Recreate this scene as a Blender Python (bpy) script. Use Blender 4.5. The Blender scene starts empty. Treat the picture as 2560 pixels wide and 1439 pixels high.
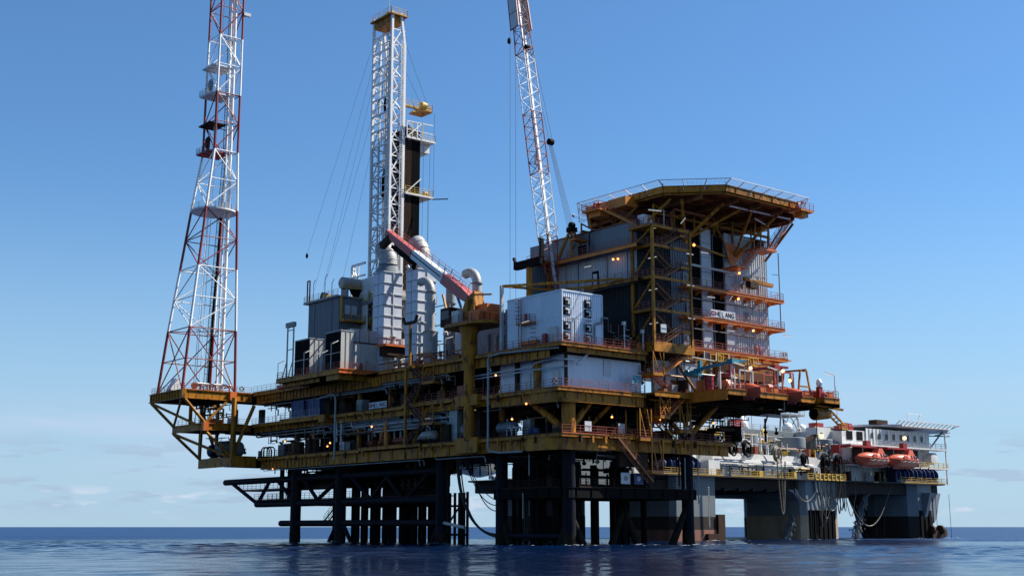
import bpy, math, random
import numpy as np
from mathutils import Vector, Matrix
random.seed(11)
RAD = math.radians
scene = bpy.context.scene
COL = scene.collection

# ---------------------------------------------------------------- camera, world, sun, exposure
cam = bpy.data.cameras.new('camera')
cam.sensor_width = 36.0
cam.lens = 44.72
cam.clip_start = 1.0
cam.clip_end = 60000.0
cam_ob = bpy.data.objects.new('camera', cam)
COL.objects.link(cam_ob)
CAM = Vector((-112.98, -125.30, 2.4))
cam_ob.location = CAM
cam_ob.rotation_euler = (RAD(90 + 10.624), 0, RAD(-39.5))
scene.camera = cam_ob

SUN_AZ, SUN_EL = -22.0, 46.0            # azimuth measured from +X towards +Y, elevation
sun_dir = Vector((math.cos(RAD(SUN_EL)) * math.cos(RAD(SUN_AZ)),
                  math.cos(RAD(SUN_EL)) * math.sin(RAD(SUN_AZ)), math.sin(RAD(SUN_EL))))
world = bpy.data.worlds.new('World')
scene.world = world
world.use_nodes = True
wn, wl = world.node_tree.nodes, world.node_tree.links
wn.clear()
w_out = wn.new('ShaderNodeOutputWorld')
w_bg = wn.new('ShaderNodeBackground')
w_bg.inputs['Strength'].default_value = 0.052
sky = wn.new('ShaderNodeTexSky')
sky.sky_type = 'NISHITA'
sky.sun_disc = False
sky.sun_elevation = RAD(SUN_EL)
sky.sun_rotation = RAD(90 - SUN_AZ)
sky.altitude = 0
sky.air_density = 1.15
sky.dust_density = 0.25
sky.ozone_density = 4.0
# thin clouds low over the sea, drawn in the direction of the sky only
w_tc = wn.new('ShaderNodeTexCoord')
w_sep = wn.new('ShaderNodeSeparateXYZ')
wl.new(w_tc.outputs['Generated'], w_sep.inputs[0])
def wmath(op, a, b=None, clamp=False):
    n = wn.new('ShaderNodeMath'); n.operation = op; n.use_clamp = clamp
    for i, v in enumerate((a, b)):
        if v is None: continue
        if isinstance(v, (int, float)): n.inputs[i].default_value = v
        else: wl.new(v, n.inputs[i])
    return n.outputs[0]
def wnoise(sx, sz, scale, detail, lo, hi, seed):
    m = wn.new('ShaderNodeMapping')
    m.inputs['Scale'].default_value = (sx, sx, sz)
    m.inputs['Location'].default_value = (seed, seed * 1.7, seed * .3)
    wl.new(w_tc.outputs['Generated'], m.inputs[0])
    t = wn.new('ShaderNodeTexNoise')
    t.inputs['Scale'].default_value = scale
    t.inputs['Detail'].default_value = detail
    t.inputs['Roughness'].default_value = .58
    wl.new(m.outputs[0], t.inputs[0])
    r = wn.new('ShaderNodeMapRange')
    r.inputs[1].default_value = lo; r.inputs[2].default_value = hi
    r.interpolation_type = 'SMOOTHSTEP'
    wl.new(t.outputs[0], r.inputs[0])
    return r.outputs[0]
el = w_sep.outputs[2]
def band(a, b, c, d):
    u = wn.new('ShaderNodeMapRange'); u.interpolation_type = 'SMOOTHSTEP'
    u.inputs[1].default_value = a; u.inputs[2].default_value = b; wl.new(el, u.inputs[0])
    v = wn.new('ShaderNodeMapRange'); v.interpolation_type = 'SMOOTHSTEP'
    v.inputs[1].default_value = c; v.inputs[2].default_value = d
    v.inputs[3].default_value = 1; v.inputs[4].default_value = 0; wl.new(el, v.inputs[0])
    return wmath('MULTIPLY', u.outputs[0], v.outputs[0])
def wmix(fac, a, col):
    m = wn.new('ShaderNodeMix'); m.data_type = 'RGBA'
    wl.new(fac, m.inputs[0]); wl.new(a, m.inputs[6])
    if isinstance(col, tuple): m.inputs[7].default_value = col
    else: wl.new(col, m.inputs[7])
    return m.outputs[2]
# haze towards the horizon, veil, small grey puffs, small bright puffs
hz = wn.new('ShaderNodeMapRange'); hz.interpolation_type = 'SMOOTHERSTEP'
hz.inputs[1].default_value = -.02; hz.inputs[2].default_value = .30
hz.inputs[3].default_value = .80; hz.inputs[4].default_value = 0
wl.new(el, hz.inputs[0])
HAZE = (4.2, 6.0, 8.0, 1)
tint = wn.new('ShaderNodeMix'); tint.data_type = 'RGBA'; tint.blend_type = 'MULTIPLY'; tint.inputs[0].default_value = 1
wl.new(sky.outputs[0], tint.inputs[6]); tint.inputs[7].default_value = (.75, 1.07, 1.33, 1)
c1 = wmix(hz.outputs[0], tint.outputs[2], HAZE)
veil = wmath('MULTIPLY', wnoise(1, 7, 2.6, 5, .44, .72, 3.1), band(.02, .06, .075, .12))
c2 = wmix(wmath('MULTIPLY', veil, .75), c1, (5.3, 6.5, 8.4, 1))
puff = wmath('MULTIPLY', wnoise(1, 6.5, 13, 5, .53, .62, 7.7), band(.006, .02, .05, .075))
c3 = wmix(wmath('MULTIPLY', puff, .6), c2, (3.75, 4.9, 6.6, 1))
puf2 = wmath('MULTIPLY', wnoise(1, 4, 17, 4, .56, .68, 1.9), band(.004, .012, .022, .034))
c4 = wmix(wmath('MULTIPLY', puf2, .75), c3, (6.4, 7.1, 8.4, 1))
wl.new(c4, w_bg.inputs[0])
wl.new(w_bg.outputs[0], w_out.inputs[0])

sun = bpy.data.lights.new('sun', 'SUN')
sun.energy = 5.0
sun.angle = RAD(.53)
sun.color = (1.0, .93, .82)
sun_ob = bpy.data.objects.new('sun', sun)
COL.objects.link(sun_ob)
sun_ob.rotation_euler = sun_dir.to_track_quat('Z', 'Y').to_euler()
scene.view_settings.view_transform = 'Standard'
scene.view_settings.look = 'None'
scene.view_settings.gamma = 1
scene.view_settings.exposure = 1.0
scene.view_settings.use_curve_mapping = False

# ---------------------------------------------------------------- materials
MATS = {}
def mat(name, col, rough=.5, metal=0., var=.18, scale=.7, stain=None, amt=.35, fine=.5, emit=None, spec=.4):
    m = bpy.data.materials.new(name); m.use_nodes = True
    nt = m.node_tree; n, l = nt.nodes, nt.links
    b = n['Principled BSDF']
    b.inputs['Roughness'].default_value = rough
    b.inputs['Metallic'].default_value = metal
    b.inputs['Specular IOR Level'].default_value = spec
    if emit:
        b.inputs['Base Color'].default_value = (*col, 1)
        b.inputs['Emission Color'].default_value = (*emit[0], 1)
        b.inputs['Emission Strength'].default_value = emit[1]
        MATS[name] = m
        return m
    tc = n.new('ShaderNodeTexCoord'); oi = n.new('ShaderNodeObjectInfo')
    mp = n.new('ShaderNodeMapping'); mp.inputs['Scale'].default_value = (1, 1, .35)
    sh = n.new('ShaderNodeVectorMath'); sh.operation = 'SCALE'
    cb = n.new('ShaderNodeCombineXYZ')
    for i in range(3): l.new(oi.outputs['Random'], cb.inputs[i])
    l.new(cb.outputs[0], sh.inputs[0]); sh.inputs['Scale'].default_value = 37.
    l.new(sh.outputs[0], mp.inputs['Location'])
    l.new(tc.outputs['Object'], mp.inputs['Vector'])
    t1 = n.new('ShaderNodeTexNoise'); t1.inputs['Scale'].default_value = scale; t1.inputs['Detail'].default_value = 7
    t1.inputs['Roughness'].default_value = .62
    l.new(mp.outputs[0], t1.inputs[0])
    r1 = n.new('ShaderNodeMapRange'); r1.inputs[1].default_value = .3; r1.inputs[2].default_value = .7
    r1.inputs[3].default_value = 1 - var; r1.inputs[4].default_value = 1 + var
    l.new(t1.outputs[0], r1.inputs[0])
    # each piece a touch lighter or darker than the next
    r2 = n.new('ShaderNodeMapRange'); r2.inputs[3].default_value = 1 - var * .35; r2.inputs[4].default_value = 1 + var * .35
    l.new(oi.outputs['Random'], r2.inputs[0])
    mm = n.new('ShaderNodeMath'); mm.operation = 'MULTIPLY'
    l.new(r1.outputs[0], mm.inputs[0]); l.new(r2.outputs[0], mm.inputs[1])
    vs = n.new('ShaderNodeVectorMath'); vs.operation = 'SCALE'
    vs.inputs[0].default_value = col; l.new(mm.outputs[0], vs.inputs['Scale'])
    cout = vs.outputs[0]
    if stain:
        t2 = n.new('ShaderNodeTexNoise'); t2.inputs['Scale'].default_value = scale * 2.6; t2.inputs['Detail'].default_value = 9
        t2.inputs['Roughness'].default_value = .7
        l.new(mp.outputs[0], t2.inputs[0])
        r3 = n.new('ShaderNodeMapRange'); r3.interpolation_type = 'SMOOTHSTEP'
        r3.inputs[1].default_value = .66 - amt * .3; r3.inputs[2].default_value = .80 - amt * .3
        r3.inputs[4].default_value = min(1, .55 + amt)
        l.new(t2.outputs[0], r3.inputs[0])
        mx = n.new('ShaderNodeMix'); mx.data_type = 'RGBA'
        l.new(r3.outputs[0], mx.inputs[0]); l.new(cout, mx.inputs[6]); mx.inputs[7].default_value = (*stain, 1)
        cout = mx.outputs[2]
    l.new(cout, b.inputs['Base Color'])
    rr = n.new('ShaderNodeMapRange'); rr.inputs[3].default_value = max(.05, rough - .12); rr.inputs[4].default_value = min(1, rough + .15)
    l.new(t1.outputs[0], rr.inputs[0]); l.new(rr.outputs[0], b.inputs['Roughness'])
    MATS[name] = m
    return m
mat('galvanised', (.30, .30, .295), .5, .15, .2, .6, (.22, .19, .16), .35)
mat('stair_brown', (.17, .062, .020), .6, 0, .25, .6, (.05, .02, .01), .35)
mat('cladding_shaded', (.020, .022, .025), .6, 0, .2, .4, spec=.2)  # cladding with the shade of its recess put into the colour
RUST = (.10, .035, .012)
mat('yellow', (.35, .143, .010), .5, 0, .28, .5, (.075, .026, .009), .55, spec=.22)
mat('orange', (.52, .125, .018), .45, 0, .2, .5, RUST, .3)
mat('red_rail', (.24, .05, .024), .5, 0, .2, .5)
mat('grey_rail', (.30, .31, .32), .5)
mat('yellow_rail', (.52, .33, .05), .5)
mat('tower_red', (.20, .022, .018), .45, 0, .25, .5, (.06, .012, .01), .25)
mat('tower_white', (.66, .66, .65), .45, 0, .1, .5, (.35, .22, .14), .12)
mat('boom_red', (.40, .085, .078), .4, 0, .15, .5, (.2, .05, .04), .15)
mat('boom_white', (.60, .62, .62), .4, 0, .1, .5, (.35, .3, .25), .15)
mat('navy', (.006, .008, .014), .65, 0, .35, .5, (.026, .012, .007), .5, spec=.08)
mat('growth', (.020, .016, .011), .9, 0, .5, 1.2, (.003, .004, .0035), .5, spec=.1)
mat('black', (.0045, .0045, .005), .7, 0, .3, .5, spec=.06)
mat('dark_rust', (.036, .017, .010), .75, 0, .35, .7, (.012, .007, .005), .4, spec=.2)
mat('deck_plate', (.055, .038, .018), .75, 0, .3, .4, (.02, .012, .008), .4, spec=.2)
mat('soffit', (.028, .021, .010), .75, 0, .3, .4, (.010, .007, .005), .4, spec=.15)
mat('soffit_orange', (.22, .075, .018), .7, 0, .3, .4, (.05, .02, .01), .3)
mat('cladding', (.47, .49, .51), .45, .05, .12, .35, (.30, .26, .22), .28)
mat('cladding_blue', (.56, .62, .69), .42, .05, .10, .35, (.38, .37, .36), .22)
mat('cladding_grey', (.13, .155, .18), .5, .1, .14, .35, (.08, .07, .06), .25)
mat('silver', (.46, .48, .50), .42, .15, .14, .5, (.36, .31, .26), .28)
mat('duct_panel', (.47, .52, .59), .45, .05, .10, .5, (.40, .37, .34), .22)
mat('pale_grey', (.42, .42, .405), .5, 0, .12, .5, (.17, .12, .08), .25)
mat('mid_grey', (.20, .205, .21), .5, 0, .18, .5, (.09, .06, .04), .25)
mat('pipe_grey', (.22, .25, .26), .42, .2, .2, .6, (.10, .06, .04), .2)
mat('white', (.50, .50, .49), .45, 0, .08, .6, (.4, .3, .22), .12)
mat('teal', (.030, .20, .27), .4, 0, .15)
mat('blue', (.022, .060, .17), .45, 0, .2, .5, (.02, .02, .03), .25)
mat('blue_dark', (.010, .022, .075), .35, 0, .25)
mat('red', (.26, .016, .014), .4, 0, .15)
mat('boat_orange', (.46, .085, .036), .32, 0, .08, .6, (.40, .10, .05), .12)
mat('green', (.03, .16, .10), .5)
mat('cable', (.02, .02, .022), .6)
mat('glass', (.010, .013, .018), .06, 0, .1, .5)
mat('hull_grey', (.16, .185, .20), .55, 0, .2, .12, (.08, .075, .07), .25, spec=.25)
mat('hull_boot', (.026, .022, .020), .7, 0, .3, .2, (.02, .014, .011), .35, spec=.2)
mat('hull_sand', (.40, .30, .20), .7, 0, .25, .3, (.28, .13, .07), .35)
mat('hull_red', (.20, .085, .058), .7, 0, .3, .3, (.12, .05, .03), .3)
mat('rig_white', (.58, .58, .56), .5, 0, .1, .3, (.28, .17, .10), .22)
mat('net', (.50, .51, .52), .6)
mat('hose', (.045, .042, .036), .55, 0, .3)
mat('hose_tan', (.20, .17, .12), .6, 0, .3)
mat('coverall', (.30, .02, .015), .8, 0, .1)
mat('skin', (.30, .17, .11), .6)
mat('sign_white', (.50, .51, .53), .5, 0, .05)
mat('sign_ink', (.030, .022, .050), .5, 0, .05)
mat('sign_red', (.16, .020, .035), .5, 0, .05)
mat('sodium', (1, .6, .3), emit=((1.0, .30, .06), 2.2))
mat('tube_light', (.9, .9, .85), emit=((1.0, .90, .72), .26))
mat('lamp_warm', (1, .8, .5), emit=((1.0, .66, .30), .9))
mat('radome', (.8, .8, .78), .4, 0, .05)

# ---------------------------------------------------------------- mesh and object helpers
V = Vector
class MB:
    def __init__(s): s.v = []; s.f = []; s.sm = False
    def quadbox(s, c8):
        i = len(s.v); s.v += [tuple(p) for p in c8]
        s.f += [(i, i+3, i+2, i+1), (i+4, i+5, i+6, i+7), (i, i+1, i+5, i+4), (i+1, i+2, i+6, i+5), (i+2, i+3, i+7, i+6), (i+3, i, i+4, i+7)]
        return s
    def bx(s, x0, x1, y0, y1, z0, z1):
        if x0 > x1: x0, x1 = x1, x0
        if y0 > y1: y0, y1 = y1, y0
        if z0 > z1: z0, z1 = z1, z0
        return s.quadbox([(x0,y0,z0),(x1,y0,z0),(x1,y1,z0),(x0,y1,z0),(x0,y0,z1),(x1,y0,z1),(x1,y1,z1),(x0,y1,z1)])
    def frame(s, p, q, up=(0,0,1)):
        p, q = V(p), V(q); d = (q - p).normalized(); u = V(up)
        if abs(d.dot(u)) > .98: u = V((1, 0, 0))
        a = d.cross(u).normalized(); b = a.cross(d).normalized()
        return p, q, d, a, b
    def beam(s, p, q, w, h=None, up=(0,0,1)):
        h = w if h is None else h
        p, q, d, a, b = s.frame(p, q, up); a = a * w / 2; b = b * h / 2
        return s.quadbox([p-a-b, p+a-b, q+a-b, q-a-b, p-a+b, p+a+b, q+a+b, q-a+b])
    def tube(s, p, q, r, r2=None, n=10, cap=True):
        r2 = r if r2 is None else r2
        p, q, d, a, b = s.frame(p, q); i = len(s.v)
        for c, rr in ((p, r), (q, r2)):
            for k in range(n):
                t = 2 * math.pi * k / n
                s.v.append(tuple(c + a * (rr * math.cos(t)) + b * (rr * math.sin(t))))
        for k in range(n): s.f.append((i+k, i+n+k, i+n+(k+1) % n, i+(k+1) % n))
        if cap: s.f += [tuple(i+k for k in range(n)), tuple(i+n+k for k in reversed(range(n)))]
        s.sm = True
        return s
    def path(s, pts, r, n=8, cap=True):
        pts = [V(p) for p in pts]; i = len(s.v); m = len(pts); prev = None
        rs = r if isinstance(r, (list, tuple)) else [r] * m
        for j, p in enumerate(pts):
            d = (pts[min(j+1, m-1)] - pts[max(j-1, 0)]).normalized()
            if prev is None:
                u = V((0, 0, 1)) if abs(d.z) < .95 else V((1, 0, 0))
                a = d.cross(u).normalized()
            else: a = (prev - d * prev.dot(d)).normalized()
            prev = a; b = a.cross(d)
            for k in range(n):
                t = 2 * math.pi * k / n
                s.v.append(tuple(p + a * (rs[j] * math.cos(t)) + b * (rs[j] * math.sin(t))))
        for j in range(m-1):
            o = i + j * n
            for k in range(n): s.f.append((o+k, o+n+k, o+n+(k+1) % n, o+(k+1) % n))
        if cap: s.f += [tuple(i+k for k in range(n)), tuple(i+(m-1)*n+k for k in reversed(range(n)))]
        s.sm = True
        return s
    def lathe(s, prof, c, axis=(0,0,1), n=16):
        ax = V(axis).normalized(); u = V((1,0,0)) if abs(ax.x) < .9 else V((0,1,0))
        a = (u - ax * u.dot(ax)).normalized(); b = ax.cross(a); c = V(c); i = len(s.v)
        for r, h in prof:
            for k in range(n):
                t = 2 * math.pi * k / n
                s.v.append(tuple(c + ax * h + a * (r * math.cos(t)) + b * (r * math.sin(t))))
        for j in range(len(prof) - 1):
            o = i + j * n
            for k in range(n): s.f.append((o+k, o+(k+1) % n, o+n+(k+1) % n, o+n+k))
        s.f += [tuple(i+k for k in reversed(range(n))), tuple(i+(len(prof)-1)*n+k for k in range(n))]
        s.sm = True
        return s
    def ring(s, c, axis, R, r, n=16, m=6):
        ax = V(axis).normalized(); u = V((1,0,0)) if abs(ax.x) < .9 else V((0,1,0))
        a = (u - ax * u.dot(ax)).normalized(); b = ax.cross(a); c = V(c); i = len(s.v)
        for k in range(n):
            t = 2 * math.pi * k / n; d = a * math.cos(t) + b * math.sin(t)
            for j in range(m):
                w = 2 * math.pi * j / m
                s.v.append(tuple(c + d * (R + r * math.cos(w)) + ax * (r * math.sin(w))))
        for k in range(n):
            for j in range(m):
                s.f.append((i+k*m+j, i+((k+1) % n)*m+j, i+((k+1) % n)*m+(j+1) % m, i+k*m+(j+1) % m))
        s.sm = True
        return s
    def prism(s, poly, z0, z1):
        i = len(s.v); n = len(poly)
        s.v += [(x, y, z0) for x, y in poly] + [(x, y, z1) for x, y in poly]
        s.f += [tuple(i+k for k in reversed(range(n))), tuple(i+n+k for k in range(n))]
        for k in range(n): s.f.append((i+k, i+(k+1) % n, i+n+(k+1) % n, i+n+k))
        return s
    def face(s, pts):
        i = len(s.v); s.v += [tuple(p) for p in pts]; s.f.append(tuple(range(i, i+len(pts)))); return s
    def extr(s, poly, d):
        d = V(d); i = len(s.v); n = len(poly)
        s.v += [tuple(p) for p in poly] + [tuple(V(p) + d) for p in poly]
        s.f += [tuple(i+k for k in reversed(range(n))), tuple(i+n+k for k in range(n))]
        for k in range(n): s.f.append((i+k, i+(k+1) % n, i+n+(k+1) % n, i+n+k))
        return s
WLOC = {}
def put(o, parent, world_loc):
    COL.objects.link(o)
    if parent is not None:
        o.parent = parent; o.location = V(world_loc) - WLOC[parent.name]
    else: o.location = world_loc
    WLOC[o.name] = V(world_loc)
    return o
def tag(o, label=None, cat=None, group=None, kind=None):
    for k, v in (('label', label), ('category', cat), ('group', group), ('kind', kind)):
        if v: o[k] = v
    return o
def thing(name, loc, label, cat, group=None, kind=None):
    return tag(put(bpy.data.objects.new(name, None), None, V(loc)), label, cat, group, kind)
def ob(name, mb, m, parent=None, label=None, cat=None, group=None, kind=None, smooth=None):
    A = np.array(mb.v, dtype=float)
    lo, hi = A.min(0), A.max(0)
    base = V(((lo[0]+hi[0])/2, (lo[1]+hi[1])/2, lo[2]))
    me = bpy.data.meshes.new(name)
    me.from_pydata([tuple(r) for r in (A - np.array(base)).tolist()], [], mb.f)
    me.materials.append(MATS[m])
    if mb.sm if smooth is None else smooth:
        me.shade_smooth(); me.set_sharp_from_angle(angle=RAD(38))
    o = bpy.data.objects.new(name, me)
    put(o, parent, base)
    return tag(o, label, cat, group, kind)
def dup(o, off, parent=None, label=None):
    c = o.copy(); off = V(off)
    src = WLOC[o.name]
    put(c, parent, src + off)
    if label: c['label'] = label
    for ch in list(o.children): dup(ch, off, c)
    return c

def lerp(p, q, t): return V(p) * (1 - t) + V(q) * t
def railing(pts, parent, m='red_rail', h=1.1, step=1.6, r=.027, name='railing', mids=(.36, .72), kick=True):
    mb = MB()
    for a, b in zip(pts[:-1], pts[1:]):
        a, b = V(a), V(b); L = (b - a).length; n = max(1, round(L / step))
        for k in range(n + 1):
            p = a.lerp(b, k / n); mb.beam(p, p + V((0, 0, h)), r * 2)
        for z in list(mids) + [h]:
            o = V((0, 0, z)); mb.beam(a + o, b + o, r * 1.8)
        if kick: mb.beam(a + V((0, 0, .08)), b + V((0, 0, .08)), .012, .14)
    return ob(name, mb, m, parent)
def pieces(p, q, L=7.5):
    n = max(1, round((q - p).length / L)); d = (q - p).normalized() * .012
    return [(p.lerp(q, k / n) + (d if k else d * 0), p.lerp(q, (k + 1) / n)) for k in range(n)]
def girder(p, q, h, parent, m='yellow', stiff=0, fl=.35, name='girder', web=.03):
    """plate girder whose top edge runs from p to q, in bolted lengths"""
    o = None
    for p, q in pieces(V(p), V(q)):
        mb = MB(); d = (q - p).normalized(); dn = V((0, 0, -h / 2)); t = .05
        mb.beam(p + dn, q + dn, web, h - 2 * t)
        mb.beam(p - V((0, 0, t / 2)), q - V((0, 0, t / 2)), fl, t)
        mb.beam(p - V((0, 0, h - t / 2)), q - V((0, 0, h - t / 2)), fl, t)
        n = max(2, int((q - p).length / (stiff or 3.7)))
        for k in range(0, n):
            c = p + d * ((q - p).length * (k + .5) / n)
            mb.beam(c - V((0, 0, t)), c - V((0, 0, h - t)), .025, fl * .9, up=d.cross(V((0, 0, 1))))
        o = ob(name, mb, m, parent)
    return o
def channel(p, q, h, parent, m='yellow', t=.12, name='edge_beam'):
    o = None
    for p, q in pieces(V(p), V(q), 6):
        mb = MB(); c = V((0, 0, h / 2))
        mb.beam(p - c, q - c, t * .35, h - .08)
        mb.beam(p - V((0, 0, .02)), q - V((0, 0, .02)), t * 2, .04)
        mb.beam(p - V((0, 0, h - .02)), q - V((0, 0, h - .02)), t * 2, .04)
        o = ob(name, mb, m, parent)
    return o
def strut(p, q, r, parent, m='yellow', name='brace', n=12):
    return ob(name, MB().tube(p, q, r, n=n), m, parent)
def stair(p, q, w, parent, m='orange', side=None, rail='red_rail', treads=True):
    """stair flight from p (low) to q (high); side = horizontal unit vector across it"""
    p, q = V(p), V(q); s = V(side) * (w / 2)
    mb = MB()
    for e in (-1, 1): mb.beam(p + s * e, q + s * e, .06, .30)
    n = max(3, int(abs(q.z - p.z) / .24))
    for k in range(1, n):
        c = p.lerp(q, k / n); mb.beam(c - s, c + s, .26, .04)
    st = ob('stair_flight', mb, m, parent)
    rb = MB()
    for e in (-1, 1):
        for hh in (.5, 1.0):
            rb.beam(p + s * e + V((0, 0, hh)), q + s * e + V((0, 0, hh)), .05)
        for k in range(5):
            c = p.lerp(q, k / 4) + s * e; rb.beam(c, c + V((0, 0, 1.0)), .05)
    ob('stair_rail', rb, rail, parent)
    return st
def corr(x0, y0, x1, y1, z0, z1, nrm, pitch=.5, dep=.09, mb=None):
    """trapezoid corrugated sheet standing from (x0,y0) to (x1,y1); nrm = outward unit vector"""
    mb = mb or MB(); a, b = V((x0, y0, 0)), V((x1, y1, 0)); L = (b - a).length; d = (b - a) / L; nr = V(nrm)
    prof = []; t = 0
    while t < L:
        for dt, o in ((0, 0), (.30, 0), (.42, -dep), (.88, -dep)):
            if t + dt * pitch < L: prof.append((t + dt * pitch, o))
        t += pitch
    prof.append((L, 0)); i = len(mb.v)
    for t, o in prof:
        p = a + d * t + nr * o
        mb.v += [(p.x, p.y, z0), (p.x, p.y, z1)]
    for k in range(len(prof) - 1):
        j = i + 2 * k; mb.f.append((j, j + 2, j + 3, j + 1))
    return mb

# ---------------------------------------------------------------- the sea
def make_sea():
    m = bpy.data.materials.new('sea_water'); m.use_nodes = True
    n, l = m.node_tree.nodes, m.node_tree.links
    b = n['Principled BSDF']
    b.inputs['IOR'].default_value = 1.333
    tc = n.new('ShaderNodeTexCoord')
    def noise(sx, sy, sc, det, ro=.6):
        mp = n.new('ShaderNodeMapping'); mp.inputs['Scale'].default_value = (sx, sy, 1)
        mp.inputs['Rotation'].default_value = (0, 0, .25)
        l.new(tc.outputs['Object'], mp.inputs[0])
        t = n.new('ShaderNodeTexNoise'); t.inputs['Scale'].default_value = sc; t.inputs['Detail'].default_value = det
        t.inputs['Roughness'].default_value = ro
        l.new(mp.outputs[0], t.inputs[0]); return t.outputs[0]
    # wind lanes: rough water and slicks lie across each other
    lane = n.new('ShaderNodeMapRange'); lane.interpolation_type = 'SMOOTHSTEP'
    lane.inputs[1].default_value = .36; lane.inputs[2].default_value = .62
    lane.inputs[3].default_value = .35; lane.inputs[4].default_value = 1.0
    l.new(noise(.35, 1, .012, 3, .5), lane.inputs[0])
    b1 = n.new('ShaderNodeBump'); b1.inputs['Distance'].default_value = .18
    l.new(lane.outputs[0], b1.inputs['Strength']); l.new(noise(.7, 1, .55, 4), b1.inputs['Height'])
    b2 = n.new('ShaderNodeBump'); b2.inputs['Distance'].default_value = .085
    l.new(lane.outputs[0], b2.inputs['Strength']); l.new(noise(.8, 1, 3.4, 3), b2.inputs['Height'])
    # open sea is wind-roughened, the lee water round the platform is smoother
    dist = n.new('ShaderNodeVectorMath'); dist.operation = 'DISTANCE'; l.new(tc.outputs['Object'], dist.inputs[0]); dist.inputs[1].default_value = (-5, 105, 0)
    wob = n.new('ShaderNodeMath'); wob.operation = 'MULTIPLY_ADD'; l.new(noise(.5, 1, .02, 4, .55), wob.inputs[0]); wob.inputs[1].default_value = 150.; l.new(dist.outputs['Value'], wob.inputs[2])
    op = n.new('ShaderNodeMapRange'); op.interpolation_type = 'SMOOTHSTEP'; op.inputs[1].default_value = 190; op.inputs[2].default_value = 270; l.new(wob.outputs[0], op.inputs[0])
    ro = n.new('ShaderNodeMapRange'); ro.inputs[3].default_value = .11; ro.inputs[4].default_value = .46; l.new(op.outputs[0], ro.inputs[0]); l.new(ro.outputs[0], b.inputs['Roughness'])
    bc = n.new('ShaderNodeMix'); bc.data_type = 'RGBA'; l.new(op.outputs[0], bc.inputs[0]); bc.inputs[6].default_value = (.0010, .008, .034, 1); mot = n.new('ShaderNodeMix'); mot.data_type = 'RGBA'; mr = n.new('ShaderNodeMapRange'); mr.inputs[1].default_value = .38; mr.inputs[2].default_value = .62; l.new(noise(.25, 1, .03, 5, .65), mr.inputs[0]); l.new(mr.outputs[0], mot.inputs[0]); mot.inputs[6].default_value = (.003, .021, .070, 1); mot.inputs[7].default_value = (.008, .044, .125, 1); l.new(mot.outputs[2], bc.inputs[7]); l.new(bc.outputs[2], b.inputs['Base Color'])
    l.new(b1.outputs[0], b2.inputs['Normal']); l.new(b2.outputs[0], b.inputs['Normal'])
    MATS['sea_water'] = m
    # local frame: x to the side, y away from the boat the photograph was taken from
    def axis(fine0, fine1, step, grow, far0, far1):
        a = list(np.arange(fine0, fine1, step)); s = step; x = a[-1]
        while x < far1: s *= grow; x += s; a.append(x)
        s = step; x = a[0]; c = []
        while x > far0: s *= grow; x -= s; c.append(x)
        return np.array(c[::-1] + a)
    xs = axis(-95, 125, .62, 1.22, -30000, 30000)
    ys = axis(45, 240, .55, 1.13, -6000, 40000)
    dx = np.gradient(xs); dy = np.gradient(ys)
    X, Y = np.meshgrid(xs, ys); DX, DY = np.meshgrid(dx, dy); CS = np.maximum(DX, DY)
    rng = np.random.RandomState(5); Zs = np.zeros_like(X)
    for k in range(80):
        L = 1.15 * (10 / 1.15) ** rng.rand(); ang = RAD(-75) + rng.randn() * .8
        kx, ky = 2 * math.pi / L * math.cos(ang), 2 * math.pi / L * math.sin(ang)
        A = .0145 * L ** .22
        Zs += A * np.sin(kx * X + ky * Y + rng.rand() * 6.28) * np.clip(1.6 - CS * 4 / L, 0, 1)
    lanes = .62 + .38 * np.sin(X * .021 + Y * .047 + 1.2 * np.sin(X * .013 + 2))
    Zs *= lanes
    nx, ny = len(xs), len(ys)
    co = np.empty((nx * ny, 3)); co[:, 0] = X.ravel(); co[:, 1] = Y.ravel(); co[:, 2] = Zs.ravel()
    idx = np.arange(nx * ny).reshape(ny, nx)
    q = np.stack([idx[:-1, :-1], idx[:-1, 1:], idx[1:, 1:], idx[1:, :-1]], -1).reshape(-1, 4)
    me = bpy.data.meshes.new('sea'); me.vertices.add(len(co)); me.vertices.foreach_set('co', co.ravel())
    me.loops.add(q.size); me.loops.foreach_set('vertex_index', q.ravel().astype(np.int32))
    me.polygons.add(len(q)); me.polygons.foreach_set('loop_start', np.arange(0, q.size, 4, dtype=np.int32))
    me.update(calc_edges=True); me.validate(); me.shade_smooth(); me.materials.append(m)
    o = bpy.data.objects.new('sea', me); COL.objects.link(o)
    o.location = (CAM.x, CAM.y, 0); o.rotation_euler = (0, 0, RAD(-39.5)); o['kind'] = 'structure'
make_sea()

# ---------------------------------------------------------------- the two steel jackets the decks stand on
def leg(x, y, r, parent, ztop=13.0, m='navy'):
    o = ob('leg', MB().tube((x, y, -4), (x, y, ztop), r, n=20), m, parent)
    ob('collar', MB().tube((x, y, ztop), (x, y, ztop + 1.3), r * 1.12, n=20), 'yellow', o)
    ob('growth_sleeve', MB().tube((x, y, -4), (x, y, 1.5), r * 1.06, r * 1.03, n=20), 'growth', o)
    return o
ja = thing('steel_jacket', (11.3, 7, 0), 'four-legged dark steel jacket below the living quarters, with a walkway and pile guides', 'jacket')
for x, y in ((0, 0), (22.6, 0), (0, 14), (22.6, 14)): leg(x, y, .86, ja)
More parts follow.
